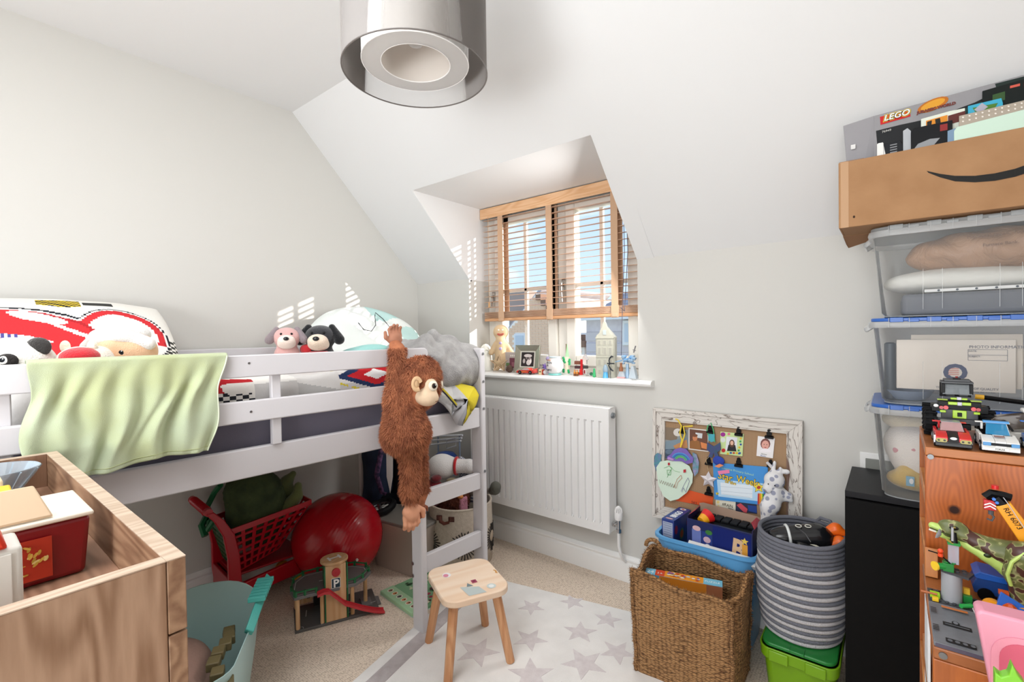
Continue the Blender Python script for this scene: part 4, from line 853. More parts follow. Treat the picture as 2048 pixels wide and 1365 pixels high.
# ---- green sound book
k0 = W(760, 1190, z=0); k1 = W(818, 1232, z=0); ang = math.atan2(k1.y-k0.y, k1.x-k0.x)
bk = thing('sound_book', 'pale green board book with a strip of picture buttons beside the ladder post', 'book', (k0.x, k0.y, 0), ang)
b = B(); b.bb((0, 0, 0), (.26, .07, .018)); b.build('sound_strip', mt('#a9cfa4', .45), bk, bev=.004)
b = B(); b.bb((0, .07, .001), (.26, .27, .013)); b.build('cover', mt('#7fae84', .5), bk, bev=.002)
b = B(); b.bb((-.003, .0, 0), (.263, .272, .0012)); b.build('back_cover', mt('#c6d9cf', .5), bk)
cl = ['#8f6a4c', '#c98548', '#5b5a50', '#d98f5a', '#b97e5c', '#7c5e44']
for i in range(6): decal('picture_button', bk, FR((.035+i*.037, .035, .018), (1, 0, 0), (0, 1, 0)), [(circ(0, 0, .013, .015), '#e8e4d6'), (circ(0, 0, .009, .011), cl[i]), (circ(.002, .002, .004), '#2c2620')])
decal('cover_picture', bk, FR((0, .07, .013), (1, 0, 0), (0, 1, 0)), [(circ(random.uniform(.02, .24), random.uniform(.02, .18), random.uniform(.005, .014), random.uniform(.004, .02), 7), random.choice(['#2e4a33', '#4f2f33', '#c7d9b0', '#a8485a', '#3c6b44', '#e0d9c0'])) for _ in range(46)])

# ---- taupe storage bin with lid, behind the ball
bn = thing('taupe_storage_bin', 'taupe plastic storage bin behind the red ball under the bed', 'storage bin', (-1.985, 1.56, 0), R(8)); tp = mt('#b5a69b', .45)
b = B(); r = [[(x*w, y*w*.5, z) for x, y in rrect(.35, .40, .05, 5)] for z, w in ((0, .86), (.22, .98), (.235, 1.02), (.24, 1.02))]; b.loft(r); b.build('bin_body', tp, bn, bev=.003)
b = B(); b.prism([(x, y*.5) for x, y in rrect(.37, .42, .05, 5)], .014, z0=.242); b.build('lid', mt('#7e7a74', .5), bn, bev=.004)
# wheel of a balance scooter lying on the bin
p = W(771, 1014, z=.275); wl_ = thing('toy_hoop', 'black rubber scooter wheel with thin spokes lying on the taupe bin', 'wheel', (p.x, p.y-.03, .258), 0, rot=(R(12), R(-6), 0))
b = B(); b.torus((0, 0, .022), .072, .018, n=36, k=10); b.build('tyre', mt('#141416', .6, bump=(90, .5)), wl_)
b = B(); b.torus((0, 0, .022), .054, .006, n=32, k=8); b.build('rim', mt('#5d5f62', .3, .8), wl_)
b = B(); b.cyl((0, 0, .005), (0, 0, .045), .010, n=14); b.build('hub', mt('#9a9c9f', .3, 1), wl_)
for i in range(10): a = i*PI/5; b = B(); b.cyl((.008*math.cos(a), .008*math.sin(a), .024), (.052*math.cos(a), .052*math.sin(a), .022), .0014, n=5); b.build('spoke', mt('#9a9c9f', .3, 1), wl_)
# navy fabric bag standing behind
p = W(745, 1000, z=.27); nb_ = thing('navy_bag', 'navy blue fabric bag with a floral strap standing on the taupe bin', 'bag', (p.x-.0, p.y+.06, .257), R(25))
b = B(); b.grid(lambda u, v: (-.11+.2*u+.015*math.sin(v*5)*(1-v), -.02-.05*math.sin(PI*u)+.006*ns((u*6, v*6, 1)), .46*v), 20, 24); b.grid(lambda u, v: (-.11+.2*(1-u)+.015*math.sin(v*5)*(1-v), .02+.05*math.sin(PI*u), .46*v), 20, 24)
b.build('bag_body', mt('#2b3b58', .9, bump=(150, .4), var=(8, '#1f2c45')), nb_, smooth=80, solid=.003)
b = B(); b.bb((-.125, -.03, .0), (-.108, .03, .46)); b.build('side_gusset', mt('#e6e2df', .8), nb_, bev=.004)
b = B(); b.tube([(.07, -.075, .45), (.055, -.09, .30), (.03, -.10, .17), (.055, -.09, .07), (.075, -.08, .06)], .016, 8, flat=.3); b.build('floral_strap', mt('#3b3556', .9, var=(60, '#7d5a86')), nb_, smooth=60)
b = B(); b.plate([(.085, -.085, .44), (.125, -.08, .44), (.12, -.085, .16), (.105, -.09, .07), (.085, -.09, .16)], .001); tg_ = b.build('white_tag', mt('#f0eeec', .6), nb_)
b = B(); b.blob([('c', (.14, .0, .05), (.15, 0, .34), .06, .05), ('c', (.14, -.02, .03), (.05, -.04, .02), .04, .03)], .02, .01); b.build('dark_side_pocket', mt('#16181f', .9), nb_, smooth=80)
# ---- cream fabric basket with woven sun motifs
p = W(925, 1085, z=.1); fb = thing('fabric_basket', 'cream fabric basket with dark stitched lion motifs and brown leather handle', 'basket', (-1.80, 1.78, 0), R(35))
cw = mt('#cfc3b4', .95, bump=(260, .6), var=(60, '#c2b5a5'))
def bask(r0, r1, h, th=.008, n=40):
    b = B(); pr = [(r0*.9, 0), (r0, .01), (r0*1.03, h*.5), (r1, h), (r1-th, h), (r0*1.03-th, h*.5), (r0-th, .012), (.001, .012)]; b.lathe([(.001, 0)]+pr, n, caps=False); return b
bask(.165, .165, .315).build('basket_wall', cw, fb, smooth=60)
b = B(); b.torus((0, 0, .315), .162, .006, n=40); b.build('rim', cw, fb)
def bw_(a, z, r=.1705): return Vector((r*math.cos(a), r*math.sin(a), z))
fa = -PI/2-.30
b = B(); b.tube([bw_(fa-.17, .285, .172), bw_(fa-.13, .262, .177), bw_(fa, .255, .180), bw_(fa+.13, .262, .177), bw_(fa+.17, .285, .172)], .009, 8, flat=.35); b.build('leather_handle', mt('#5d2f22', .6), fb)
for s in (-1, 1): b = B(); q_ = bw_(fa+s*.2, .276, .171); b.box(q_, (.03, .006, .026), None); b.build('handle_patch', mt('#4e281e', .6), fb, bev=.002)
for a0 in (fa-.62, fa+.58, fa+1.7):
    for k in range(26):
        t_ = k/26*2*PI+.1; r0_, r1_ = .030, random.uniform(.062, .078)
        pts_ = [bw_(a0+math.cos(t_)*q/.17, .14+math.sin(t_)*q, .1715) for q in (r0_, (r0_+r1_)/2, r1_)]
        if pts_[-1].z < .02: continue
        b = B(); b.tube(pts_, .0028, 5, flat=.6); o = b.build('mane_stitch', mt('#2b2624', .9), fb)
    b = B(); b.sphere(bw_(a0, .14, .168), (.03, .006, .028), 12, rot=Matrix.Rotation(a0+PI/2, 3, 'Z')); b.build('lion_face', mt('#bfae99', .9, bump=(200, .5)), fb)
# things inside the basket and above it
p = W(905, 922, y=1.80); hp_ = thing('snow_dog_plush', 'white soft toy with a red collar and red nose lying above the fabric basket', 'soft toy', (p.x, 1.80, .36), R(30))
b = B(); b.blob([('s', (-.06, 0, .115), (.082, .07, .068)), ('c', (0, 0, .12), (.085, .0, .12), .042, .036), ('s', (.10, 0, .12), (.032, .034, .036))], .02, .006); b.build('body', plush('#e6e4e3'), hp_, smooth=80)
b = B(); b.torus((0, 0, 0), .044, .008, M=Matrix.Translation((.022, 0, .12)) @ Matrix.Rotation(PI/2, 4, 'Y'), n=20); b.build('collar', plush('#c01a22'), hp_)
b = B(); b.blob([('s', (.135, 0, .118), (.018, .032, .038))], .01, .005); b.build('red_cap', plush('#c5151d'), hp_, smooth=80)
p = W(905, 960, y=1.78); br_ = thing('brown_plush', 'shaggy brown soft toy under the white one in the fabric basket', 'soft toy', (p.x+.03, 1.76, .24), R(10))
b = B(); b.blob([('s', (0, 0, .09), (.085, .07, .075)), ('s', (-.02, 0, .02), (.09, .08, .05))], .03, .007); o = b.build('body', mt('#6e3a2a', 1, var=(20, '#4b2319')), br_, smooth=80); fur(o, 5000, .012, .001)
for s in (-.02, .02): b = B(); b.sphere((s, -.062, .12), .006, 8); b.build('eye', blk, br_)
b = B(); b.blob([('s', (-.01, .0, .175), (.035, .025, .015))], .01, .005); b.build('ribbon', plush('#8b7a55'), br_)
p = W(873, 975, y=1.72); t = thing('dark_red_plush', 'dark red soft toy tucked beside the ladder post above the basket', 'soft toy', (p.x, 1.70, .27), 0)
b = B(); b.blob([('s', (0, 0, .08), (.06, .05, .075))], .01, .006, disp=lambda G: .002*np.sin(G[..., 0]*200+G[..., 2]*180)); b.build('body', plush('#7d1622', 1), t, smooth=80); b = B(); b.blob([('s', (.02, 0, .16), (.03, .03, .02))], .01, .006); b.build('ear', plush('#6c121c'), t)
p = W(918, 992, y=1.76); t = thing('pink_soft_block', 'pink soft block poking out of the fabric basket', 'toy', (p.x, 1.76, .23), R(-10))
b = B(); b.box((0, 0, .06), (.10, .05, .12)); b.build('block_body', mt('#d58fa3', .8), t, bev=.012, seg=3); b = B(); b.sphere((.04, -.02, .125), (.02, .015, .012), 10); b.build('orange_tip', mt('#d98a4a', .7), t)
p = W(940, 950, y=1.85); t = thing('checked_cloth', 'blue and white checked cloth hanging behind the ladder', 'cloth', (p.x, 1.86, .26), 0)
m, tt_, pp = base('check'); ck = node(tt_, 'ShaderNodeTexChecker', {'Vector': tt_.nodes.new('ShaderNodeTexCoord').outputs['Object'], 'Scale': 120, 'Color1': lin('#5c6a8c'), 'Color2': lin('#e3e3e6')}); tt_.links.new(ck.outputs[0], pp.inputs['Base Color'])
b = B(); b.grid(lambda u, v: (-.09+.16*u, .01*math.sin(u*9), .02+.24*v-.06*u*v), 16, 12); b.build('cloth', m, t, smooth=80, solid=.003)
# scooter handle bar with grey grip
t = thing('crutch', 'grey foam gripped handlebar end sticking out in front of the radiator', 'handlebar', W(950, 1010, y=1.84), 0)
a = W(905, 990, y=1.84); c = W(985, 982, y=1.80); e_ = W(1010, 972, y=1.76); b = B(); b.tube([a, c], .015, 12); b.build('bar', mt('#8f8b86', .4), t, world=True)
k = (e_-c).normalized(); b = B(); b.tube([c-k*.01, c+k*.02, c+k*.04, c+k*.055], [.019, .026, .026, .012], 14); b.sphere(c+k*.035+Vector((0, 0, .012)), .028, 14); b.build('grip', mt('#55554d', .9, bump=(120, .6)), t, world=True)
# white wire airer folded behind the basket
t = thing('wire_airer', 'white and blue tubular clothes airer folded behind the bed ladder', 'clothes airer', (-1.80, 1.99, 0), 0); am = mt('#dfe3ea', .35)
a = W(866, 908, y=1.99); c = W(922, 882, y=1.99); d = W(866, 884, y=1.99); e_ = W(925, 871, y=1.99)
for i, (p_, q_) in enumerate(((a, c), (d, e_), ((a+d)/2, (c+e_)/2))): b = B(); b.cyl(p_+Vector((-.25, 0, -.1*(a.z-c.z and 1)*0)), q_, .006, n=8); b.build('rail_tube', am, t, world=True)
for x, z1 in ((c.x-.012, e_.z), (c.x-.20, e_.z-.03), (a.x-.2, e_.z-.05)): b = B(); b.cyl((x, 1.99, 0), (x, 1.99, z1), .005, n=8); b.build('upright', mt('#8c9cb4', .35), t, world=True)
b = B(); b.tube([W(893, 898, y=1.98), W(893, 880, y=1.98), W(912, 876, y=1.98), W(912, 892, y=1.98)], .003, 6, closed=True); b.build('clip', am, t, world=True)
p = W(893, 893, y=1.94); t = thing('blue_helmet', 'dark blue round helmet behind the white soft toy', 'helmet', (p.x, 1.93, .38), 0)
b = B(); b.lathe([(.085, 0), (.09, .03), (.08, .08), (.05, .115), (.001, .125)], 24); b.build('shell', mt('#25407c', .4), t, smooth=60); b = B(); b.torus((0, 0, .004), .086, .006, n=28); b.build('rim', mt('#4a78b8', .4), t)
# ---- teal toy tub with a cushion, beside the dresser
p = W(430, 1300, z=.25); tb_ = thing('teal_toy_tub', 'pale teal plastic tub with turquoise handle standing beside the wooden dresser', 'storage tub', (-1.60, .455, 0), R(-35))
tm = mt('#b4d2cf', .4); tq = mt('#52b5ab', .4)
def trim_(x, y, z): return (x, y, z)
b = B(); H_ = .30
rings = []
for z, w in ((0, .74), (.02, .78), (H_*.6, .92), (H_, 1.0), (H_, .985), (.02, .76), (.02, .02)): rings.append([(x*w, y*w, z+(.05*(abs(x)/.29)**2*(z/H_) if z > .1 else 0)) for x, y in rrect(.58, .33, .15, 8)])
b.loft(rings, caps=True); b.build('tub_wall', tm, tb_, smooth=50)
b = B(); b.tube([(-.27, .165, H_+.03), (-.23, .175, H_+.06), (-.06, .175, H_+.045), (-.01, .165, H_+.01)], .022, 4, flat=.7); hd = b.build('handle', tq, tb_, bev=.003)
for k in range(7): b = B(); b.bb((-.20+k*.02, .15, H_+.07), (-.187+k*.02, .20, H_+.084)); b.build('handle_rib', tq, hd, bev=.001)
p = root_matrix(tb_) @ Vector((.06, -.01, .15)); cu = thing('pink_brown_cushion', 'dusty pink brown cushion stuffed in the teal tub', 'cushion', p, R(-25))
b = B(); b.blob([('s', (0, 0, .07), (.19, .10, .10)), ('s', (-.06, -.03, .10), (.10, .06, .07))], .03, .009); b.build('cushion_cover', mt('#a07f72', .9, bump=(80, .4)), cu, smooth=80)
p = root_matrix(tb_) @ Vector((.0, .09, .24)); bc_ = thing('olive_bead_chain', 'chunky olive brown plastic chain draped inside the teal tub', 'toy chain', p, R(-25))
for k in range(9): b = B(); b.box((-.10+k*.04, .015+.01*math.sin(k), .03+.035*math.sin(k/8*PI)), (.038, .032, .024), Matrix.Rotation(.1*math.sin(k), 4, 'Z')); b.build('chain_link', mt('#6d6140', .6), bc_, bev=.003)
# ================================================================ things on the window sill (top at z = .973)
SZ = .9735
def sp(px, y=2.15): w_ = W(px, 745, y=y); return Vector((w_.x, y, SZ))
t = thing('ghost_night_light', 'white dome-shaped owl night light at the left end of the window sill', 'night light', sp(972, 2.17), R(30))
b = B(); b.lathe([(.04, 0), (.042, .01), (.038, .09), (.036, .12), (.028, .145), (.014, .160), (.001, .164)], 28); b.build('body', mt('#f0efe6', .5), t, smooth=60)
for s in (-.014, .014): b = B(); b.torus((0, 0, 0), .011, .0022, M=Matrix.Translation((s, -.034, .118)) @ Matrix.Rotation(PI/2+.15, 4, 'X'), n=18, k=6); b.build('eye_ring', mt('#e3e2d2', .5), t)
b = B(); b.sphere((0, -.0375, .098), (.004, .003, .007), 8); b.build('beak', mt('#e4dfc8', .5), t)
t = thing('gingerbread_figure', 'tall tan gingerbread figure with red smile and lilac buttons on the sill', 'figurine', sp(1003, 2.19), R(33)); gm = mt('#d8bb95', .8, bump=(150, .3))
b = B(); b.blob([('s', (0, 0, .235), (.047, .02, .045)), ('c', (0, 0, .06), (0, 0, .18), .040, .032), ('c', (-.03, 0, .16), (-.062, 0, .11), .019, .016), ('c', (.03, 0, .16), (.066, 0, .105), .019, .016), ('c', (-.02, 0, .05), (-.028, 0, .018), .022, .018), ('c', (.02, 0, .05), (.028, 0, .018), .022, .018)], .014, .006); b.build('body', gm, t, smooth=80)
b = B(); b.tube([(-.02, -.021, .225), (-.012, -.0225, .217), (.0, -.023, .214), (.012, -.0225, .217), (.02, -.021, .225), (.012, -.023, .224), (0, -.024, .222), (-.012, -.023, .224)], .0022, 6, closed=True); b.build('red_smile', mt('#c23a34', .5), t)
for s in (-.012, .012): b = B(); b.sphere((s, -.021, .247), (.0045, .003, .0045), 8); b.build('eye', mt('#f6f3ea', .4), t)
for z in (.168, .135): b = B(); b.sphere((0, -.033 if z < .15 else -.030, z), (.010, .005, .010), 12); b.build('lilac_button', mt('#b9a5cd', .4), t)
t = thing('wooden_star', 'open driftwood star ornament on the left of the sill', 'ornament', sp(998, 2.11), R(26)); swm = wood('#c9ad8c', '#a98c6b', 0, 12, .7, 6, name='driftwood')
S = star(0, .052, .056, .023)
for k in range(10):
    a, c = S[k], S[(k+1) % 10]; b = B(); d = Vector((c[0]-a[0], 0, c[1]-a[1])).normalized(); n_ = Vector((d.z, 0, -d.x))
    P_ = [Vector((a[0], 0, a[1])), Vector((c[0], 0, c[1]))]; ctr = Vector((0, 0, .052)); Q_ = [ctr+(p-ctr)*.76 for p in P_]
    b.loft([[(p.x, y, p.z) for p in (P_[0], P_[1], Q_[1], Q_[0])] for y in (-.011, .011)]); b.build('star_bar', swm, t, bev=.001)
t = thing('pine_cone', 'brown pine cone beside the driftwood star on the sill', 'pine cone', sp(1019, 2.12)); pcm = mt('#5d463a', .8)
b = B(); b.lathe([(.006, 0), (.017, .01), (.019, .02), (.014, .034), (.004, .044)], 12); b.build('core', pcm, t)
for k in range(44):
    a = k*2.4; h = .004+.038*k/44; r = .019*math.sin(PI*(.15+.8*k/44)); b = B(); b.box((r, 0, h), (.010, .009, .0022), Matrix.Rotation(a, 4, 'Z') @ Matrix.Rotation(0, 4, 'Y')); b.build('scale', pcm, t, smooth=0)
t = thing('picture_card', 'small postcard with a plum-coloured photo leaning behind the silver frame', 'card', sp(1028, 2.19), R(5))
b = B(); b.bb((-.065, 0, 0), (.055, .002, .115)); b.build('card', mt('#c9bfb8', .6), t)
decal('card_picture', t, FR((-.065, 0, 0), (1, 0, 0)), [(rect(.004, .004, .116, .111), '#b8aba6'), (rect(.035, .02, .116, .08), '#7b4553'), (rect(.05, .03, .10, .055), '#9d6572'), (rect(.01, .03, .035, .05), '#6d8a5c')]+[(circ(.045+.012*k, .094, .004, .006, 6), '#efeae2') for k in range(6)])
# silver picture frame with a scan picture
t = thing('silver_picture_frame', 'silver picture frame with a small black and white picture on the sill', 'picture frame', sp(1054, 2.135), R(-3), rot=(R(-8), 0, R(2)))
fw_, fh_ = .168, .158; fm_ = mt('#a8a494', .25, .7)
for k, (o_, a_, b_) in enumerate((((-fw_/2, 0), 0, fw_), ((fw_/2, 0), PI/2, fh_), ((fw_/2, fh_), PI, fw_), ((-fw_/2, fh_), 1.5*PI, fh_))):
    M = FR((o_[0], 0, o_[1]), (math.cos(a_), 0, math.sin(a_)), (-math.sin(a_), 0, math.cos(a_)))
    b = B(); w = .032; b.add([(0, 0, .0), (b_, 0, .0), (b_-w, w, .0), (w, w, .0), (0, 0, .014), (b_, 0, .014), (b_-w, w, .006), (w, w, .006)], [(3, 2, 1, 0), (4, 5, 6, 7), (0, 1, 5, 4), (1, 2, 6, 5), (2, 3, 7, 6), (3, 0, 4, 7)], M); b.build('frame_side', fm_, t, bev=.0012)
b = B(); b.bb((-fw_/2+.02, -.003, .02), (fw_/2-.02, 0, fh_-.02)); b.build('mount', mt('#d8d4c8', .5), t)
decal('scan_picture', t, FR((-.043, -.0035, .038), (1, 0, 0)), [(rect(0, 0, .086, .080), '#2e2526'), (circ(.045, .060, .028, .010, 14), '#cfc5c2'), (circ(.05, .045, .020, .008, 12), '#8b7f7e'), (circ(.052, .022, .016, .016, 12), '#d8cfcc'), (circ(.02, .03, .009, .014, 10), '#b9afad'), (circ(.066, .03, .006, .014, 8), '#efe9e6'), (circ(.045, .047, .008, .003, 8), '#1b1516')])
def toy_car(name, label, loc, rz, L, Wd, H, body, win_, wheel='#17171a', stripe=None, cat='toy car', spoiler=True):
    t = thing(name, label, cat, loc, rz); k = L/2
    pf = [(-k, .18*H), (-k, .50*H), (-.82*k, .62*H), (-.42*k, .64*H), (-.18*k, .95*H), (.30*k, H), (.62*k, .72*H), (.95*k, .66*H), (k, .5*H), (k, .18*H)]
    b = B(); b.loft([[(x, y*Wd/2, z) for x, z in pf] for y, s in ((-1, 1), (1, 1))]); b.build('car_body', mt(body, .25, coat=.6), t, bev=.0025)
    b = B(); b.loft([[(x, y, z) for x, z in ((-.38*k, .66*H), (-.17*k, .92*H), (.28*k, .965*H), (.50*k, .72*H))] for y in (-Wd/2-.0006, Wd/2+.0006)]); b.build('side_window', mt(win_, .1), t)
    b = B(); b.plate([(-.40*k, -.38*Wd, .67*H), (-.40*k, .38*Wd, .67*H), (-.20*k, .34*Wd, .94*H), (-.20*k, -.34*Wd, .94*H)], .001); b.build('windscreen', mt(win_, .1), t)
    for x in (-.58*k, .58*k):
        for s in (-1, 1):
            b = B(); b.cyl((x, s*(Wd/2-.004), .2*H+.004), (x, s*(Wd/2+.003), .2*H+.004), .30*H, n=18); w = b.build('wheel', mt(wheel, .5), t, bev=.001); b = B(); b.cyl((x, s*(Wd/2+.003), .2*H+.004), (x, s*(Wd/2+.0042), .2*H+.004), .14*H, n=12); b.build('hub_cap', mt('#b0a5a5', .3, .8), w)
    if spoiler: b = B(); b.box((.92*k, 0, .86*H), (.14*L/2, Wd*.96, .05*H)); b.box((.90*k, .3*Wd, .75*H), (.004, .003, .2*H)); b.box((.90*k, -.3*Wd, .75*H), (.004, .003, .2*H)); b.build('spoiler', mt(body, .3), t)
    if stripe: decal('side_flash', t, FR((-.6*k, -Wd/2-.0003, .3*H), (1, 0, 0)), [([(0, .0), (.9*k, .16*H), (.4*k, .12*H), (1.2*k, .3*H), (.2*k, .1*H)], stripe)])
    return t
toy_car('red_toy_car', 'red die-cast toy racing car parked in front of the silver frame', sp(1054, 2.088), R(6), .115, .042, .034, '#d4443a', '#c9b3b3', stripe='#f0b94a')
t = thing('number_block', 'small cream toy block with a red side next to the red toy car', 'toy block', sp(1083, 2.10), R(5)); b = B(); b.bb((-.012, -.01, 0), (.007, .012, .028)); b.build('block', mt('#e8d2a4', .6), t, bev=.001); b = B(); b.bb((.007, -.01, 0), (.012, .012, .028)); b.build('red_side', mt('#c44a36', .6), t); b = B(); b.sphere((.022, 0, .013), .011, 12); b.build('white_ball', mt('#e4dfe0', .6), t); b = B(); b.cyl((0-.003, -.0105, .016), (-.003, -.0112, .016), .004, n=10); b.build('dot', mt('#3b2f2a', .6), t)
t = thing('purple_plastic_flower', 'purple spiky plastic toy with a lilac ball behind the red toy car', 'toy', sp(1089, 2.17), 0); pm = mt('#6f54a8', .4)
for k in range(6): a = k*PI/3+.3; b = B(); b.cyl((0, 0, .036), (.018*math.cos(a), .003, .036+.022*math.sin(a)), .006, .002, n=8); b.build('petal', pm, t)
b = B(); b.cyl((0, 0, 0), (0, 0, .036), .004); b.build('stem', mt('#8e86a8', .5), t); b = B(); b.sphere((.018, .01, .082), .013, 12); b.cyl((.018, .01, 0), (.018, .01, .07), .004, n=8); b.build('lilac_ball', mt('#9c90b4', .3), t)
t = thing('painted_jar', 'white round jar with black lettering on a teal foot on the sill', 'jar', sp(1110, 2.115), R(12))
b = B(); b.lathe([(.026, .004), (.038, .02), (.045, .045), (.042, .07), (.031, .086), (.029, .094), (.032, .098), (.028, .098), (.026, .09), (.001, .09)], 32); b.build('jar_body', mt('#e7e2e1', .25), t, smooth=60)
b = B(); b.lathe([(.034, 0), (.037, .003), (.034, .009), (.020, .01)], 28); b.build('teal_foot', mt('#7cc4bd', .3), t); b = B(); b.torus((0, 0, .096), .030, .003, n=28); b.build('rim', mt('#bcd3da', .3), t)
for k, (s_, z) in enumerate((('JASON', .062), ('&', .048), ('PUPPY', .022))):
    for i, ch in enumerate(s_): a = -PI/2-.62+(i-(len(s_)-1)/2)*.22; r_ = .0455-.004*(k == 2)-.002*(k == 0); text(ch, .017, mt('#3a3d42', .5), t, FR((r_*math.cos(a), r_*math.sin(a), z), (-math.sin(a), math.cos(a), 0)) @ Matrix.Translation((-.005, 0, 0)), name='letter')
b = B(); a = -PI/2-.62; b.tube([(.042*math.cos(a+q), .042*math.sin(a+q), .081) for q in (-.4, -.2, 0, .2, .4)], .0022, 5); b.build('orange_band', mt('#c07a4a', .5), t)
# little brick-built village
def studs(b, x0, x1, y0, y1, z, p=.008):
    nx_, ny_ = max(1, int(round((x1-x0)/p))), max(1, int(round((y1-y0)/p)))
    for i in range(nx_):
        for j in range(ny_): b.cyl((x0+p*(i+.5), y0+p*(j+.5), z), (x0+p*(i+.5), y0+p*(j+.5), z+.0018), .0024, n=8)
def brick(t, nm, a, c, col, st_=True, rough=.3):
    b = B(); b.bb(a, c); 
    if st_: studs(b, a[0], c[0], a[1], c[1], c[2])
    return b.build(nm, mt(col, rough), t, smooth=30)
t = thing('toy_brick_tower', 'slim toy brick tower with a pale green spire and green leaves behind the jar', 'toy building', sp(1135, 2.17), 0)
brick(t, 'base_plate', (-.024, -.016, 0), (.024, .016, .004), '#d7d9d4'); brick(t, 'cream_wall', (-.01, -.008, .004), (.010, .008, .095), '#e8dcc4')
b = B(); b.cyl((.0, 0, .095), (.0, 0, .165), .010, .001, n=10); b.build('spire', mt('#a8e0a6', .3), t); brick(t, 'brown_pole', (-.008, -.002, .096), (-.004, .002, .165), '#8a6b52', False)
for x, z, a in ((-.018, .085, .5), (-.014, .07, .7), (.017, .075, -.4), (.018, .062, -.1), (-.02, .02, 0), (.012, .018, .2)): b = B(); b.box((0, 0, 0), (.013, .007, .022), Matrix.Translation((x, -.008, z)) @ Matrix.Rotation(-a, 4, 'Y')); b.build('leaf_brick', mt('#1fa060', .3), t, bev=.003)
t = thing('toy_brick_house', 'little red and white toy brick house with a pointed roof on the sill', 'toy building', sp(1163, 2.15), R(4))
brick(t, 'base_plate', (-.040, -.016, 0), (.034, .020, .004), '#c9c4bd')
for nm, a, c, col in (('red_wall', (0, -.012, .004), (.012, 0, .085), '#c41f26'), ('brown_wall', (-.036, -.01, .058), (-.004, .004, .075), '#7b4a3a'), ('dark_wall', (-.036, -.008, .036), (0, .006, .050), '#4b3034'), ('white_wall', (.012, -.008, .060), (.032, .008, .084), '#e8dcd6'), ('window_frame', (.014, -.01, .010), (.030, -.004, .032), '#e6e2df'), ('glass_door', (.017, -.0112, .012), (.027, -.0095, .030), '#8a3a38'), ('dark_beam', (.012, -.010, .038), (.036, .006, .052), '#46403f'), ('brown_step', (-.024, -.018, .004), (-.006, -.006, .018), '#a5652e'), ('purple_brick', (-.040, -.014, .004), (-.026, 0, .016), '#6d5a78'), ('red_step', (-.004, -.016, .004), (.010, -.010, .034), '#d02a2a')): brick(t, nm, a, c, col)
b = B(); b.loft([[(x, y, z) for x, z in ((.008, .084), (.022, .108), (.036, .084))] for y in (-.010, .010)]); b.build('gable', mt('#ddd0c8', .4), t); b = B(); b.plate([(.006, -.012, .084), (.006, .012, .084), (.022, .012, .111), (.022, -.012, .111)], .003); b.plate([(.022, -.012, .111), (.022, .012, .111), (.038, .012, .084), (.038, -.012, .084)], .003); b.build('roof', mt('#d8cfca', .4), t)
for k, x in enumerate((-.022, -.008)):
    m_ = thing('toy_figure', ['tiny orange-haired toy figure standing left in front of the toy house', 'tiny orange toy figure standing nearest the red wall of the toy house'][k], 'toy figure', sp(1163, 2.15)+Vector((x, -.032, 0)), 0, )
    b = B(); b.box((0, 0, .006), (.010, .006, .012)); b.build('legs', mt('#7a4a2c', .4), m_); b = B(); b.box((0, 0, .017), (.011, .006, .010), tx=.7); b.build('torso', mt('#d58a3e', .4), m_); b = B(); b.sphere((0, 0, .026), .0042, 10); b.build('head', mt('#e8c06a', .4), m_); b = B(); b.sphere((0, .001, .029), (.005, .005, .003), 8); b.build('hair', mt('#b5542a', .5), m_)
t = thing('green_toy_cactus', 'small green plastic cactus toy with a round shield on the sill', 'toy', sp(1187, 2.10), 0)
b = B(); b.blob([('c', (.004, 0, .006), (.004, 0, .040), .008, .005), ('c', (-.006, 0, .014), (.004, 0, .012), .004, .005)], .004, .002); b.build('body', mt('#3cae6c', .4), t, smooth=80); b = B(); b.cyl((-.012, -.003, .016), (-.012, 0, .016), .009, n=14); b.build('shield', mt('#3a6650', .4), t)
# gabled ceramic house lantern
a = sp(1213, 2.14); t = thing('canal_house_lantern', 'tall pale ceramic canal house lantern with stepped gable on the right of the sill', 'lantern', a, R(14)); cm = mt('#b4b2a3', .45)
w, h = .088, .200; gb_ = [(-w/2, 0), (w/2, 0), (w/2, h), (w/2-.004, h+.012), (w/2-.018, h+.020), (w/2-.020, h+.034), (w/2-.030, h+.046), (w/2-.032, h+.060), (.008, h+.072), (0, h+.080), (-.008, h+.072), (-w/2+.032, h+.060), (-w/2+.030, h+.046), (-w/2+.020, h+.034), (-w/2+.018, h+.020), (-w/2+.004, h+.012), (-w/2, h)]
b = B(); b.loft([[(x, y, z) for x, z in gb_] for y in (-.03, -.022)]); b.build('facade', cm, t, bev=.001)
for s in (-1, 1): b = B(); b.bb((s*w/2-.003, -.022, 0), (s*w/2+.003, .03, h)); b.build('side_wall', cm, t)
b = B(); b.bb((-w/2, .026, 0), (w/2, .03, h)); b.build('back_wall', cm, t)
b = B(); b.plate([(-w/2-.003, -.028, h), (-w/2-.003, .032, h), (0, .032, h+.055), (0, -.028, h+.055)], .004); b.plate([(0, -.028, h+.055), (0, .032, h+.055), (w/2+.003, .032, h), (w/2+.003, -.028, h)], .004); b.build('roof', cm, t)
b = B(); b.bb((-w/2-.002, -.033, h-.006), (w/2+.002, -.030, h)); b.bb((-w/2-.001, -.032, h*.5), (w/2+.001, -.030, h*.5+.004)); b.build('cornice', cm, t)
for i in range(3):
    for z0_, z1_ in ((.012, .042), (.060, .092), (.112, .150), (.162, .186)):
        x = -.027+.027*i; b = B(); b.bb((x-.009, -.0318, z0_), (x+.009, -.030, z1_)); f_ = b.build('window_frame', mt('#bdbbab', .5), t); b = B(); b.bb((x-.0065, -.0322, z0_+.003), (x+.0065, -.0316, z1_-.003)); b.build('window_pane', mt('#a29f93', .4), f_)
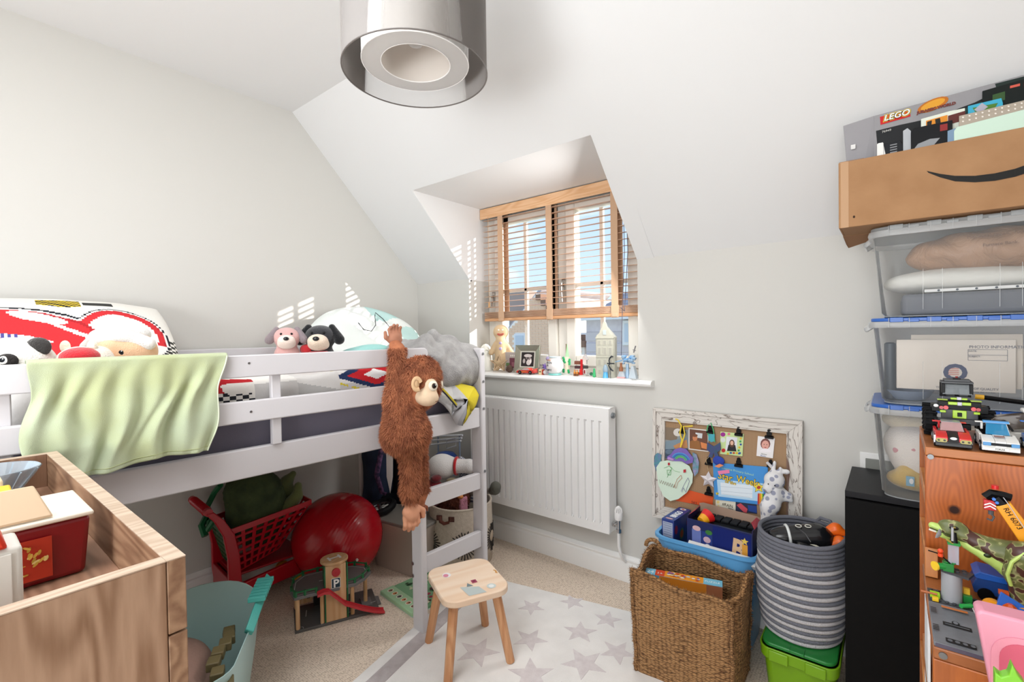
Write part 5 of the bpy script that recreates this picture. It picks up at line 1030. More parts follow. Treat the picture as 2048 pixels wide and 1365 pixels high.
b = B(); b.bb((-.008, -.0318, h+.012), (.008, -.030, h+.036)); b.build('loft_window', mt('#b1bcbc', .4), t)
# ice palace toy group
t = thing('ice_dragon_toy', 'translucent pale blue brick-built cloud creature at the right end of the sill', 'toy', sp(1254, 2.14), 0); im = clear('#a9cbe8', .65, .2, 'ice_plastic'); ib = mt('#7fb0dd', .3)
random.seed(3)
for k in range(34): a = random.uniform(0, 2*PI); r = random.uniform(0, .026); b = B(); b.box((0, 0, 0), (random.uniform(.010, .020),)*2+(random.uniform(.006, .012),), Matrix.Translation((.006+r*1.35*math.cos(a), .02*math.sin(a), .088+r*.8*math.sin(a*1.7))) @ Matrix.Rotation(random.uniform(-.6, .6), 4, 'Y')); b.build('ice_brick', im if k % 3 else ib, t, bev=.002)
b = B(); b.cyl((.002, 0, .0), (.002, 0, .07), .010, .008, n=8); b.build('ice_column', im, t); b = B(); b.loft([[(.032+s*q, y, z) for s, q, z in ((-1, .020, 0), (1, .020, 0), (1, .006, .06), (-1, .006, .06))] for y in (-.012, .012)]); b.build('ice_skirt', clear('#d3dfe8', .7, .2, 'ice_skirt'), t)
b = B(); b.bb((-.044, -.02, 0), (-.004, .01, .006)); b.build('pink_base', mt('#dfa9a9', .3), t); b = B(); b.loft([[(-.024+s*q, y, z) for s, q, z in ((-1, .018, .006), (1, .018, .006), (1, .010, .032), (-1, .010, .032))] for y in (-.014, .008)]); b.build('ice_block', clear('#dde6ee', .7, .2, 'ice_block'), t)
b = B(); b.lathe([(.009, 0), (.010, .012), (.006, .024), (.0055, .038), (.008, .040)], 14, Matrix.Translation((-.022, -.018, .034))); b.build('brown_hair', mt('#9a5f3e', .4), t)
b = B(); b.bb((-.002, -.003, 0), (.002, .003, .034)); o = b.build('sword_blade', mt('#7d7a7c', .4), t); o.matrix_local = Matrix.Translation((.040, -.01, .125)) @ Matrix.Rotation(.3, 4, 'Y'); b = B(); b.box((0, 0, .012), (.016, .004, .003)); q_ = b.build('sword_guard', mt('#7d7a7c', .4), o)
for k in range(8): b = B(); b.box((-.028-.006*k, 0, .085-.0015*k), (.010, .004, .006-.0006*k)); b.build('ice_arm', ib if k % 2 else im, t, bev=.001)
t = thing('blue_toy_figure', 'little bright blue toy figure in front of the ceramic lantern', 'toy figure', sp(1211, 2.095), 0)
b = B(); b.cyl((0, 0, 0), (0, 0, .030), .014, .010, n=8); b.build('blue_skirt', mt('#56b1e6', .3), t, smooth=0); b = B(); b.lathe([(.012, .03), (.013, .045), (.008, .06), (.002, .066)], 12); b.build('clear_dome', clear('#b8d6ec', .4, .1, 'dome'), t)
t = thing('black_toy_bow', 'black plastic toy bow propped against the ceramic lantern', 'toy bow', sp(1222, 2.092), 0)
b = B(); b.tube([(.012, 0, .105), (.004, 0, .107), (-.006, 0, .098), (-.010, 0, .085), (-.006, 0, .072), (-.012, 0, .062), (-.006, 0, .052), (.002, 0, .042), (.012, 0, .036)], [.003, .0045, .004, .003, .004, .003, .004, .0045, .003], 6); b.build('bow_limb', mt('#262b33', .4), t); b = B(); b.tube([(-.02, 0, .072), (.018, 0, .072)], .003, 6); b.tube([(-.002, 0, 0), (-.006, 0, .05)], .0015, 5); b.build('bow_grip', mt('#262b33', .4), t)
t = thing('clear_plastic_clip', 'small clear plastic clip lying at the right end of the sill', 'clip', sp(1268, 2.075), 0); b = B(); b.torus((0, 0, .003), .010, .0018, n=16); b.tube([(-.02, 0, .003), (.03, 0, .003)], .0016, 5); b.build('wire', mt('#b3b7b8', .2), t)
# ================================================================ right hand side: pin board on the wall
BB = FR((-.851, 2.068, .36), (1, 0, 0), (0, .022, .488)); bbo = BB.translation; bbn = BB.col[2].xyz; BBi = BB.inverted()
def bq(px, py): q = BBi @ WP(px, py, bbo+bbn*.014, bbn); return (q.x, q.y)
def bpoly(*pts): return [bq(*p) for p in pts]
pb = thing('pin_board', 'burlap pin board in a distressed white wooden frame leaning on the wall', 'pin board', (-.56, 2.075, .36))
W_, H_ = .585, .490; fw_ = .055
def distress(axis, nm):
    m, t, p = base(nm); co = t.nodes.new('ShaderNodeTexCoord').outputs['Object']; s = [1, 1, 1]; s[axis] = .16
    mp = node(t, 'ShaderNodeMapping', {'Vector': co, 'Scale': s}); n = node(t, 'ShaderNodeTexNoise', {'Vector': mp.outputs[0], 'Scale': 17, 'Detail': 4, 'Distortion': 1.5})
    mu = node(t, 'ShaderNodeMath', {0: n.outputs['Fac'], 1: 9.0}, operation='MULTIPLY'); fr = node(t, 'ShaderNodeMath', {0: mu.outputs[0]}, operation='FRACT'); r = node(t, 'ShaderNodeMapRange', {'Value': fr.outputs[0], 'From Min': .0, 'From Max': .22})
    x = node(t, 'ShaderNodeMixRGB', {0: r.outputs[0], 1: lin('#6a5a50'), 2: lin('#d6d0c9')}); n2 = node(t, 'ShaderNodeTexNoise', {'Vector': mp.outputs[0], 'Scale': 14, 'Detail': 2}); r2 = node(t, 'ShaderNodeMapRange', {'Value': n2.outputs['Fac'], 'From Min': .60, 'From Max': .63})
    y = node(t, 'ShaderNodeMixRGB', {0: r2.outputs[0], 1: x.outputs[0], 2: lin('#84695c')}); t.links.new(y.outputs[0], p.inputs['Base Color']); p.inputs['Roughness'].default_value = .8; return m
dx, dz_ = distress(0, 'white_wood_x'), distress(2, 'white_wood_z')
def bar4(w, x0, y0, x1, y1, z0, z1, nm, h0=None):
    for k, (P_, m_) in enumerate((([(x0, y0), (x1, y0), (x1-w, y0+w), (x0+w, y0+w)], dx), ([(x1, y0), (x1, y1), (x1-w, y1-w), (x1-w, y0+w)], dz_), ([(x1, y1), (x0, y1), (x0+w, y1-w), (x1-w, y1-w)], dx), ([(x0, y1), (x0, y0), (x0+w, y0+w), (x0+w, y1-w)], dz_))):
        b = B(); b.prism(P_, z1-z0, M=BB, z0=z0); b.build(nm, m_, pb, bev=.0015, world=True)
bar4(.014, 0, 0, W_, H_, -.006, .020, 'frame_edge'); bar4(.034, .014, .014, W_-.014, H_-.014, -.006, .012, 'frame_bar'); bar4(.006, .048, .048, W_-.048, H_-.048, -.006, .015, 'frame_bead')
m, t_, p_ = base('burlap'); co = t_.nodes.new('ShaderNodeTexCoord').outputs['Object']
w1 = node(t_, 'ShaderNodeTexWave', {'Vector': co, 'Scale': 110, 'Distortion': 1.0}, bands_direction='X'); w2 = node(t_, 'ShaderNodeTexWave', {'Vector': co, 'Scale': 110, 'Distortion': 1.0}, bands_direction='Z'); ad = node(t_, 'ShaderNodeMath', {0: w1.outputs['Fac'], 1: w2.outputs['Fac']}, operation='ADD')
r_ = node(t_, 'ShaderNodeMapRange', {'Value': ad.outputs[0], 'From Min': .3, 'From Max': 1.7}); x_ = node(t_, 'ShaderNodeMixRGB', {0: r_.outputs[0], 1: lin('#8a6c50'), 2: lin('#b99876')}); t_.links.new(x_.outputs[0], p_.inputs['Base Color']); p_.inputs['Roughness'].default_value = .95
b = B(); b.box((W_/2, H_/2, -.001), (W_-.1, H_-.1, .006), M=BB); b.build('burlap_panel', m, pb, world=True)
blk_ = mt('#121214', .35)
def clip(px, py, nm, label, s=1.0):
    x, y = bq(px, py); t = thing('bulldog_clip', label, 'clip', BB @ Vector((x, y, .004))); b = B()
    b.box((x, y-.008*s, .012), (.026*s, .012*s, .014), M=BB, ty=.5); b.prism(rrect(.016*s, .012*s, .003, 3, x, y+.004*s), .004, M=BB, z0=.009); b.build('jaw', blk_, t, bev=.001, world=True)
    b = B(); b.prism(rrect(.011*s, .014*s, .0045*s, 4, x, y+.013*s), .006, M=BB, z0=.009); b.build('clip_head', blk_, t, bev=.001, world=True); return t
def card(name, label, cat, pts, col, shapes=(), z=.006, th=.0008, part='card'):
    P_ = bpoly(*pts); t = thing(name, label, cat, BB @ Vector((P_[0][0], min(p[1] for p in P_), z)))
    b = B(); b.prism(P_, th, M=BB, z0=z); b.build(part, mt(col, .6), t, world=True)
    if shapes: decal('print', t, BB, [(bpoly(*s_) if not isinstance(s_[0], str) else s_[1], c) for s_, c in shapes], world=True, lift=z+th+.0003)
    return t
def ell(px, py, rx, ry=None, n=12): ry = ry or rx; return [(px+rx*math.cos(2*PI*i/n), py-ry*math.sin(2*PI*i/n)) for i in range(n)]
card('animal_picture', 'picture of grey rocks and a pale animal pinned at the top left of the board', 'picture', ((1326, 855), (1375, 861), (1375, 923), (1323, 919)), '#8c9497', (
    (((1326, 855), (1356, 858), (1352, 884), (1326, 880)), '#857463'), (ell(1354, 866, 9, 8), '#d9d3cc'), (((1325, 885), (1374, 876), (1374, 900), (1324, 905)), '#7f919d'), (((1325, 900), (1374, 898), (1374, 921), (1324, 918)), '#49596b'), (((1345, 893), (1372, 880), (1374, 897), (1350, 900)), '#c58d5e'), (ell(1337, 905, 8, 5), '#66788a')), z=.0035)
card('robed_person_photo', 'photo of a smiling person in a brown robe second from left on the board', 'photo', ((1376, 857), (1415, 861), (1416, 905), (1376, 900)), '#e4e0da', (
    (((1378, 859), (1414, 863), (1415, 903), (1378, 898)), '#6e4a3c'), (((1390, 866), (1404, 868), (1403, 878), (1390, 876)), '#cfd3d6'), (((1378, 898), (1379, 884), (1389, 879), (1398, 884), (1401, 901)), '#96663c'), (ell(1389, 877, 5, 6), '#c9825c'), (ell(1389, 872, 5.5, 3), '#7b4d38'), (((1400, 885), (1414, 889), (1414, 900), (1402, 897)), '#d98652')))
card('decorated_photo_frame', 'lime green paper frame with hearts and bees around a photo of a long-haired person', 'photo', ((1440, 864), (1487, 869), (1484, 914), (1439, 909)), '#c7dc9c', (
    (ell(1445, 870, 5, 4.5), '#9a2f8e'), (ell(1445, 881, 5, 5), '#d8dcd8'), (ell(1446, 902, 4, 4), '#c02a2a'), (ell(1457, 869, 3, 2.5), '#d87a8a'), (((1452, 874), (1474, 876), (1472, 904), (1450, 902)), '#dfe0e6'), (((1453, 903), (1456, 891), (1463, 887), (1470, 892), (1472, 904)), '#27272b'), (ell(1463, 888, 5.5, 8), '#5c4032'), (ell(1463, 887, 3.4, 4.6), '#dfb39b'))
     +tuple((ell(1479+random.uniform(-3, 3), 878+k*6, 2.2, 2), ['#e0b422', '#3c9a5a', '#2b4f9c'][k % 3]) for k in range(6))+tuple((ell(1455+k*6, 908+random.uniform(-2, 1), 2.4, 2), ['#e0b422', '#2d58a8', '#c8402a'][k % 3]) for k in range(5)))
card('portrait_photo', 'white edged portrait photo at the right end of the top row on the board', 'photo', ((1515, 873), (1549, 878), (1545, 918), (1512, 913)), '#ece9ea', (
    (ell(1530, 889, 10, 11), '#7c4b46'), (ell(1530, 891, 7.5, 9), '#e0a698'), (((1519, 903), (1525, 898), (1535, 899), (1542, 903), (1540, 906), (1520, 905)), '#f3eef2'), (ell(1527.5, 890, 1, .8), '#3a2622'), (ell(1533, 890.6, 1, .8), '#3a2622'), (ell(1530, 896, 2.2, .8), '#b4504c')))
t = [o for o in bpy.data.objects if o.name == 'portrait_photo'][0]; x, y = bq(1524, 909); text('Nursery', .006, mt('#222222', .6), t, BB @ Matrix.Translation((x-.004, y-.002, .0075)), world=True); text('Photo', .008, mt('#5566a0', .6), t, BB @ Matrix.Translation((x-.007, y-.010, .0075)), world=True)
ce = card('award_certificate', 'blue Star of the Week certificate with yellow lettering and a rainbow on the board', 'certificate', ((1425, 926), (1535, 935), (1537, 1013), (1428, 1000)), '#3f8fd4', (
    (((1433, 960), (1526, 968), (1526, 1005), (1436, 994)), '#b7d8f0'), (((1440, 966), (1505, 972), (1504, 998), (1442, 990)), '#e3edf5'), (((1515, 988), (1521, 988), (1517, 1010), (1514.5, 1010)), '#c8342a'), (((1518, 988), (1523, 989), (1522, 1011), (1517.5, 1010)), '#e88a28'), (((1521, 988), (1526, 989), (1526, 1011), (1522, 1011)), '#ead73a'), (((1524, 988), (1529, 990), (1531, 1012), (1526, 1012)), '#3f9c4a'), (((1527, 988), (1531, 990), (1535, 1012), (1531, 1012)), '#7a2c90'),
    ([(1517+13*math.cos(q)*(1 if k % 2 else .48), 976-12*math.sin(q)*(1 if k % 2 else .48)) for k, q in enumerate([PI/2-PI/5+PI/5*i for i in range(10)])], '#1f1c16'), ([(1517+11.5*math.cos(q)*(1 if k % 2 else .48), 976-10.5*math.sin(q)*(1 if k % 2 else .48)) for k, q in enumerate([PI/2-PI/5+PI/5*i for i in range(10)])], '#f2dc4a'), (ell(1517, 976, 4, 3.5), '#b8402e'), ([(1434, 991)]+[(1434+4*math.cos(q)*(1 if k % 2 else .5), 988-4*math.sin(q)*(1 if k % 2 else .5)) for k, q in enumerate([PI/2-PI/5+PI/5*i for i in range(10)])][1:], '#f0d848')), z=.008)
A2 = Matrix.Rotation(R(-4.5), 4, 'Z'); yl = mt('#f5d03a', .5); dk2 = mt('#1e1b14', .5)
def btxt(s_, px, py, size, mm, par, z=.0094, rot=A2, bold=0, sx=1, nm='lettering'): x, y = bq(px, py); return text(s_, size, mm, par, BB @ Matrix.Translation((x, y, z)) @ rot, nm, world=True, bold=bold, sx=sx)
btxt('Coppice Primary School', 1442, 938, .0125, mt('#a8d8b8', .5), ce)
for dz2, mm, bo in ((0, dk2, .0016), (.0009, yl, .0002)):
    btxt('Star', 1435, 957, .038, mm, ce, .0092+dz2, bold=bo, sx=.92); btxt('Week', 1472, 964, .038, mm, ce, .0092+dz2, bold=bo, sx=.84); btxt('of the', 1449, 966, .018, mm, ce, .0092+dz2, bold=bo*.6)
for (a_, c_) in (((1440, 974), (1504, 979)), ((1440, 983), (1504, 989)), ((1444, 989), (1500, 996))): decal('rule', ce, BB, [(l_, '#8aa0b4') for l_ in line([bq(*a_), bq(*c_)], .0007)], world=True, lift=.0096)
card('pink_note', 'small pink sticky note over the first letters of the certificate', 'note', ((1435, 943), (1458, 940), (1459, 947), (1437, 950)), '#e883ad', z=.0112)
card('orange_card', 'orange card with dark numbers tucked under the heart drawing', 'card', ((1350, 1003), (1377, 982), (1425, 995), (1424, 1014), (1400, 1012)), '#e2571f', (), z=.005)
o_ = [o for o in bpy.data.objects if o.name == 'orange_card'][0]; btxt('583', 1381, 1008, .016, mt('#8a2f14', .6), o_, .0064)
wc = card('white_ticket', 'cream ticket printed with a hashtag below the certificate', 'ticket', ((1430, 1000), (1470, 1004), (1470, 1023), (1430, 1018)), '#e2ddcc', ((ell(1435, 1006, 3, 3), '#e4cf8a'), (ell(1436, 1014, 2, 3), '#e8d9a0')), z=.0045); btxt('#RAIN', 1443, 1012, .018, dk2, wc, .0058, sx=.8); btxt('Name', 1455, 1019, .008, dk2, wc, .0058)
card('dark_photo', 'dark navy photo with a red shape at the bottom of the board', 'photo', ((1470, 1004), (1512, 1009), (1513, 1030), (1470, 1024)), '#1d2440', ((((1472, 1012), (1480, 1008), (1494, 1020), (1492, 1028), (1486, 1026)), '#c9505c'), (((1494, 1012), (1512, 1014), (1513, 1028), (1496, 1024)), '#27458c')), z=.004)
# hanging keepsakes
hd_ = thing('heart_drawing', 'mint green heart-shaped paper with childish crayon drawings hanging on the board', 'drawing', BB @ Vector((bq(1352, 1000)[0], bq(1352, 1000)[1], .014)))
hp_ = [(1314, 935), (1322, 923), (1340, 920), (1365, 923), (1380, 932), (1387, 948), (1386, 965), (1375, 985), (1358, 998), (1342, 1002), (1328, 992), (1318, 970)]
b = B(); b.prism(bpoly(*hp_), .0015, M=BB, z0=.021); b.build('paper_heart', mt('#d3e6d4', .7), hd_, world=True)
def scrib(pts, col, w=.0012): return [(l_, col) for l_ in line(bpoly(*pts), w)]
random.seed(4)
zig = [(1320+k*2.2, 962+(4 if k % 2 else -3)+k*.7) for k in range(16)]
decal('crayon_drawing', hd_, BB, scrib(zig, '#6b4a35')+scrib([(1330, 936), (1340, 932), (1346, 936), (1340, 946), (1336, 955)], '#3f9a4a', .0016)+scrib([(1342, 934), (1352, 942), (1362, 944)], '#5fae5a')+scrib([(1336, 940), (1344, 940), (1343, 950), (1337, 949), (1336, 940)], '#3f9a4a', .0016)+scrib([(1350, 975), (1356, 958), (1364, 950), (1366, 956), (1358, 964), (1354, 976)], '#b5693c', .0015)+scrib([(1364, 982), (1372, 965), (1378, 955), (1381, 962), (1376, 975), (1374, 984), (1369, 975), (1366, 984)], '#5a4a8c', .0013)+[(bpoly((1338, 925), (1342, 925), (1342, 930), (1338, 930)), '#b5303a'), (bpoly((1369, 939), (1374, 938), (1374, 944), (1369, 945)), '#b5303a')], world=True, lift=.0229)
rb = thing('rainbow_plaque', 'purple glitter rainbow plaque with a yellow ribbon above the heart drawing', 'keepsake', BB @ Vector((bq(1362, 915)[0], bq(1362, 925)[1], .016)))
b = B(); b.prism(bpoly((1337, 920), (1336, 913), (1344, 908), (1350, 899), (1362, 895), (1374, 898), (1382, 908), (1389, 916), (1387, 925), (1376, 928), (1366, 922), (1352, 922)), .003, M=BB, z0=.0235); b.build('plaque', mt('#7a62b4', .5, bump=(300, .5)), rb, world=True)
for k, c in enumerate(('#4a8fd0', '#3f6fc0', '#49b08a', '#6fb46c')):
    b = B(); cx_, cy_ = bq(1364, 921); r = .040-.0062*k; b.tube([BB @ Vector((cx_+r*math.cos(a), cy_-.004+r*.9*math.sin(a), .027)) for a in [PI*(.12+.76*i/12) for i in range(13)]], .0028, 6, flat=.5); b.build('rainbow_band', mt(c, .5), rb, world=True)
b = B(); b.blob([('s', tuple(BB @ Vector((*bq(1341, 917), .028))), (.010, .004, .007)), ('s', tuple(BB @ Vector((*bq(1347, 919), .028))), (.008, .004, .006))], .004, .0025); b.build('cloud', mt('#b48ac4', .7), rb, world=True)
yr = mt('#e2c436', .6)
b = B(); b.tube([BB @ Vector((*bq(*q), .022)) for q in ((1362, 896), (1365, 880), (1361, 866), (1364, 852), (1357, 840), (1352, 838))], .003, 6, flat=.3); b.tube([BB @ Vector((*bq(*q), .023)) for q in ((1364, 890), (1371, 868), (1368, 853), (1378, 853), (1387, 852))], .003, 6, flat=.3); b.build('yellow_ribbon', yr, rb, world=True)
for nm, pp, cc, lb in (('glitter_heart', ((1309, 912), (1316, 906), (1324, 910), (1322, 930), (1314, 943), (1309, 930)), '#6f7fb0', 'blue and purple glitter heart at the left edge of the board'), ('purple_heart', ((1386, 905), (1394, 909), (1399, 925), (1397, 945), (1390, 953), (1386, 940)), '#a99ac8', 'lilac glitter heart hanging right of the rainbow plaque')):
    t = thing(nm, lb, 'keepsake', BB @ Vector((*bq(*pp[4]), .015))); b = B(); b.prism(bpoly(*pp), .002, M=BB, z0=.018); b.build('heart', mt(cc, .5, bump=(400, .8), var=(60, '#4f9aa0')), t, world=True)
t = thing('butterfly_hanger', 'dark teal butterfly ornament on a green ribbon under the second clip', 'keepsake', BB @ Vector((*bq(1428, 925), .014)))
for s in (-1, 1): b = B(); b.prism(bpoly((1428, 893), (1428+s*13, 885), (1428+s*14, 900), (1428+s*7, 905), (1428+s*11, 914), (1428+s*3, 916), (1428, 906)), .003, M=BB, z0=.016); b.build('wing', mt('#2c5568', .4, var=(90, '#3f3f7c')), t, world=True)
b = B(); b.prism(bpoly((1418, 868), (1430, 869), (1429, 883), (1423, 885), (1417, 880)), .003, M=BB, z0=.0155); b.build('teal_tag', mt('#3fa2b0', .5), t, world=True)
b = B(); b.tube([BB @ Vector((*bq(*q), .017)) for q in ((1423, 885), (1414, 862), (1416, 852), (1422, 846), (1427, 860), (1430, 885))], .0022, 6, flat=.4); b.build('green_ribbon', mt('#3fa568', .6), t, world=True)
t = thing('blue_round_keepsake', 'royal blue fluffy round keepsake with an orange fish below the butterfly', 'keepsake', BB @ Vector((*bq(1438, 935), .014)))
b = B(); b.blob([('s', tuple(BB @ Vector((*bq(1438, 922), .020))), (.024, .006, .020))], .004, .003); b.build('blue_disc', mt('#2e46a8', .9, bump=(200, .8)), t, world=True); b = B(); b.prism(bpoly((1431, 932), (1441, 927), (1449, 930), (1440, 935)), .002, M=BB, z0=.027); b.build('orange_fish', mt('#e28a5c', .5), t, world=True)
t = thing('pearly_star', 'pearly white padded star hanging on a cord from a clip on the board', 'keepsake', BB @ Vector((*bq(1417, 978), .014)))
cx_, cy_ = bq(1417, 960); b = B(); S1 = star(cx_, cy_, .036, .018); k = len(S1); b.add([(x, y, .014) for x, y in S1]+[(cx_, cy_, .028)], [(i, (i+1) % k, k) for i in range(k)]+[tuple(range(k))[::-1]], M=BB); b.build('padded_star', mt('#e2dce0', .25, coat=.5), t, smooth=0, world=True); b = B(); b.tube([BB @ Vector((*bq(*q), .018)) for q in ((1417, 941), (1415, 930), (1412, 920), (1419, 914))], .0009, 5); b.build('cord', mt('#c9b48a', .6), t, world=True)
for k, (px, py, lb, s) in enumerate(((1364, 862, 'black bulldog clip holding the yellow ribbon', 1.1), (1420, 861, 'black bulldog clip holding the butterfly ribbon', 1.1), (1477, 866, 'black bulldog clip on top of the lime green photo frame', 1.15), (1538, 871, 'black bulldog clip on top of the portrait photo', 1.15), (1417, 925, 'black bulldog clip holding the pearly star cord', 1.1), (1477, 928, 'black bulldog clip holding the top of the certificate', 1.2), (1417, 985, 'black bulldog clip at the left edge of the certificate', 1.2), (1541, 930, 'black bulldog clip holding the spotted comforter', 1.0))): clip(px, py, k, lb, s)
# grey spotted giraffe comforter
gp = lambda px, py, z=.03: tuple(BB @ Vector((*bq(px, py), z)))
gi = thing('giraffe_comforter', 'white and grey spotted giraffe comforter cloth hanging at the board right corner', 'soft toy', BB @ Vector((*bq(1550, 1035), .02)))
m, t_, p_ = base('spotted_plush'); co = t_.nodes.new('ShaderNodeTexCoord').outputs['Object']; vo = node(t_, 'ShaderNodeTexVoronoi', {'Vector': co, 'Scale': 42}); r_ = node(t_, 'ShaderNodeMapRange', {'Value': vo.outputs['Distance'], 'From Min': .33, 'From Max': .42}); x_ = node(t_, 'ShaderNodeMixRGB', {0: r_.outputs[0], 1: lin('#9a9db0'), 2: lin('#e4e3e4')}); t_.links.new(x_.outputs[0], p_.inputs['Base Color']); p_.inputs['Roughness'].default_value = 1
b = B(); b.blob([('s', gp(1552, 958, .045), (.036, .032, .036)), ('s', gp(1542, 972, .055), (.022, .022, .022)), ('c', gp(1549, 938, .04), gp(1552, 923, .04), .008, .006), ('c', gp(1560, 945, .04), gp(1563, 935, .04), .007, .006), ('s', gp(1574, 942, .035), (.014, .008, .010))], .010, .004); b.build('head', m, gi, smooth=80, world=True)
b = B(); b.prism(bpoly((1534, 924), (1538, 921), (1550, 932), (1546, 937)), .006, M=BB, z0=.036); b.build('ear', mt('#c9c6c8', .9), gi, bev=.002, world=True)
b = B(); pk_ = [gp(1555, 985, .035), gp(1546, 1005, .04), gp(1538, 1030, .045)]; b.blob([('c', gp(1553, 975, .04), gp(1545, 1010, .05), .028, .03), ('c', gp(1545, 1010, .05), gp(1536, 1040, .055), .030, .02), ('c', gp(1528, 1010, .04), gp(1535, 1040, .05), .012, .016), ('c', gp(1560, 985, .035), gp(1584, 1000, .03), .020, .010), ('c', gp(1556, 975, .035), gp(1580, 990, .03), .016, .014)], .012, .0045, disp=lambda G: .003*np.sin(G[..., 0]*90+G[..., 2]*40)); b.build('blanket_body', m, gi, smooth=80, world=True)
b = B(); b.sphere(gp(1543, 962, .076), .0024, 8); b.build('eye', blk_, gi, world=True); b = B(); b.sphere(gp(1556, 965, .078), .0024, 8); b.build('eye', blk_, gi, world=True)

# ================================================================ blue tub full of games, against the wall
tu = thing('blue_plastic_tub', 'light blue plastic tub full of games standing behind the jute basket', 'storage tub', (-.565, 1.955, 0)); bl_m = mt('#5fa3d8', .35)
def tub(w, d, h, lip, wl=.004):
    rings = []
    for z, s in ((0, .80), (.01, .82), (h-.012, .97), (h-.012, 1+lip), (h, 1+lip), (h, .955), (h-.02, .95), (.014, .80), (.014, .02)): rings.append([(x*s*w, y*s*d, z) for x, y in rrect(1, 1, .16, 5)])
    return rings
b = B(); b.loft(tub(.375, .275, .385, .025)); b.build('tub_wall', bl_m, tu, smooth=40)
def gbox(name, label, loc, size, rz, cols, rot=None, cat='game box'):
    """printed cardboard box: size x,y,z, cols = body, top"""
    t = thing(name, label, cat, loc, rz, rot=rot); x, y, z = size; b = B(); b.box((0, 0, z/2), size); b.build('box_body', mt(cols[0], .4), t, bev=.001); return t
# tall blue card game box, left
p = W(1372, 1003, z=.56); t = gbox('blue_card_game', 'tall blue card game box with white lettering at the left of the blue tub', (-.708, 1.965, .29), (.052, .165, .142), R(-5), ('#263c86',))
M = FR((.014, -.055, .1425), (0, 1, 0), (-1, 0, 0)); text('BINGO', .034, mt('#eef0f4', .5), t, M @ Matrix.Translation((.010, .0, 0)), sx=.75, bold=.001)
decal('box_print', t, FR((-.026, -.0825, .1422), (1, 0, 0), (0, 1, 0)), [(circ(.026, .145, .014, .011, 8), '#e2e4ea'), (circ(.026, .145, .006), '#b8302e'), (circ(.026, .014, .016, .008, 8), '#c9a2ac')])
decal('barcode_label', t, FR((-.026, -.083, 0), (1, 0, 0)), [(rect(.005, .01, .047, .132), '#aab2c8')]+[(l_, '#3c4a78') for k in range(12) for l_ in line([(.009, .126-k*.009), (.043, .126-k*.009)], .0012)])
decal('side_print', t, FR((.0262, -.0825, 0), (0, 1, 0)), [(circ(.02, .10, .013, .018), '#8a2a48'), (circ(.07, .07, .022, .024), '#3f6a58'), (circ(.07, .07, .014, .016), '#a0512c'), (circ(.13, .10, .014, .018), '#7c2440')])
# open black tray box with window panels
ob = thing('open_game_box', 'open navy game box with a brown flap standing up in the blue tub', 'game box', (-.525, 1.955, .30), R(-3)); nv = mt('#1a2458', .45)
b = B(); b.bb((-.11, -.075, 0), (.13, -.070, .155)); b.build('front_panel', nv, ob); b = B(); b.bb((-.11, .06, 0), (.13, .065, .128)); b.build('back_panel', nv, ob)
for x in (-.11, .127): b = B(); b.bb((x, -.07, 0), (x+.003, .06, .165)); b.build('end_panel', mt('#241c4a', .45), ob)
b = B(); b.plate([(-.11, .062, .126), (.13, .062, .124), (.135, .074, .150), (.12, .080, .168), (-.10, .080, .176), (-.115, .076, .172)], .003); b.build('brown_flap', mt('#9a7f6d', .8), ob)
b = B(); b.bb((-.107, -.068, .135), (.127, .058, .14)); b.build('black_tray', mt('#101113', .5), ob)
for k in range(7): b = B(); b.bb((-.10+k*.032, .0, .141), (-.072+k*.032, .054, .150)); b.build('tray_cell', mt('#1d1f22', .5), ob, bev=.002)
for x, s in ((-.11, 1), (.13, -1)): b = B(); b.plate([(x, -.05, .165), (x, .04, .165), (x+s*.014, .03, .182), (x+s*.016, -.03, .180)], .002); b.build('red_flap', mt('#b5303f', .5), ob)
M = FR((-.11, -.0755, 0), (1, 0, 0)); tanm = mt('#d9b48c', .6)
decal('box_print', ob, M, [(rect(.02, .02, .055, .12), '#6a78b4'), (circ(.038, .125, .016, .010), '#d8b0b4'), (rect(.058, .02, .098, .12), '#2c3c80'), (circ(.078, .09, .014, .012), '#c9a8b4'), (circ(.08, .055, .014, .02), '#dfe3ec'), (circ(.085, .12, .014, .010, 7), '#3f7a3c'), (rect(.10, .012, .236, .15), '#16246a'), (rect(.205, .04, .224, .11), '#d99a3c'), (star(.214, .122, .014), '#e2c45c')])
text('B', .10, tanm, ob, M @ Matrix.Translation((.165, .055, .001)) @ Matrix.Rotation(R(-6), 4, 'Z'), name='letter', bold=.004, sx=.8); text('O', .06, tanm, ob, M @ Matrix.Translation((.12, .02, .001)), name='letter', bold=.003); text('X', .05, tanm, ob, M @ Matrix.Translation((.175, .012, .001)), name='letter', bold=.003)
p = root_matrix(ob) @ Vector((-.06, -.06, .15)); t = thing('toy_cup', 'red and yellow toy cup lying tipped on the open navy game box', 'toy cup', p, 0, rot=(R(-58), R(48), 0))
b = B(); b.lathe([(.022, .022), (.029, .045), (.027, .045), (.020, .022)], 20, caps=False); b.build('red_rim', mt('#d8201f', .35), t); b = B(); b.lathe([(.001, 0), (.017, 0), (.022, .022), (.020, .022), (.001, .018)], 20, caps=False); b.build('yellow_cup', mt('#eda61c', .35), t)
t = thing('alphabet_book', 'long white board book with small printed pictures lying along the blue tub front', 'book', (-.50, 1.868, .345), R(-3), rot=(R(35), 0, R(-3)))
b = B(); b.bb((-.13, -.015, 0), (.125, .02, .02)); b.build('book_body', mt('#e9e6e2', .5), t, bev=.001); random.seed(8)
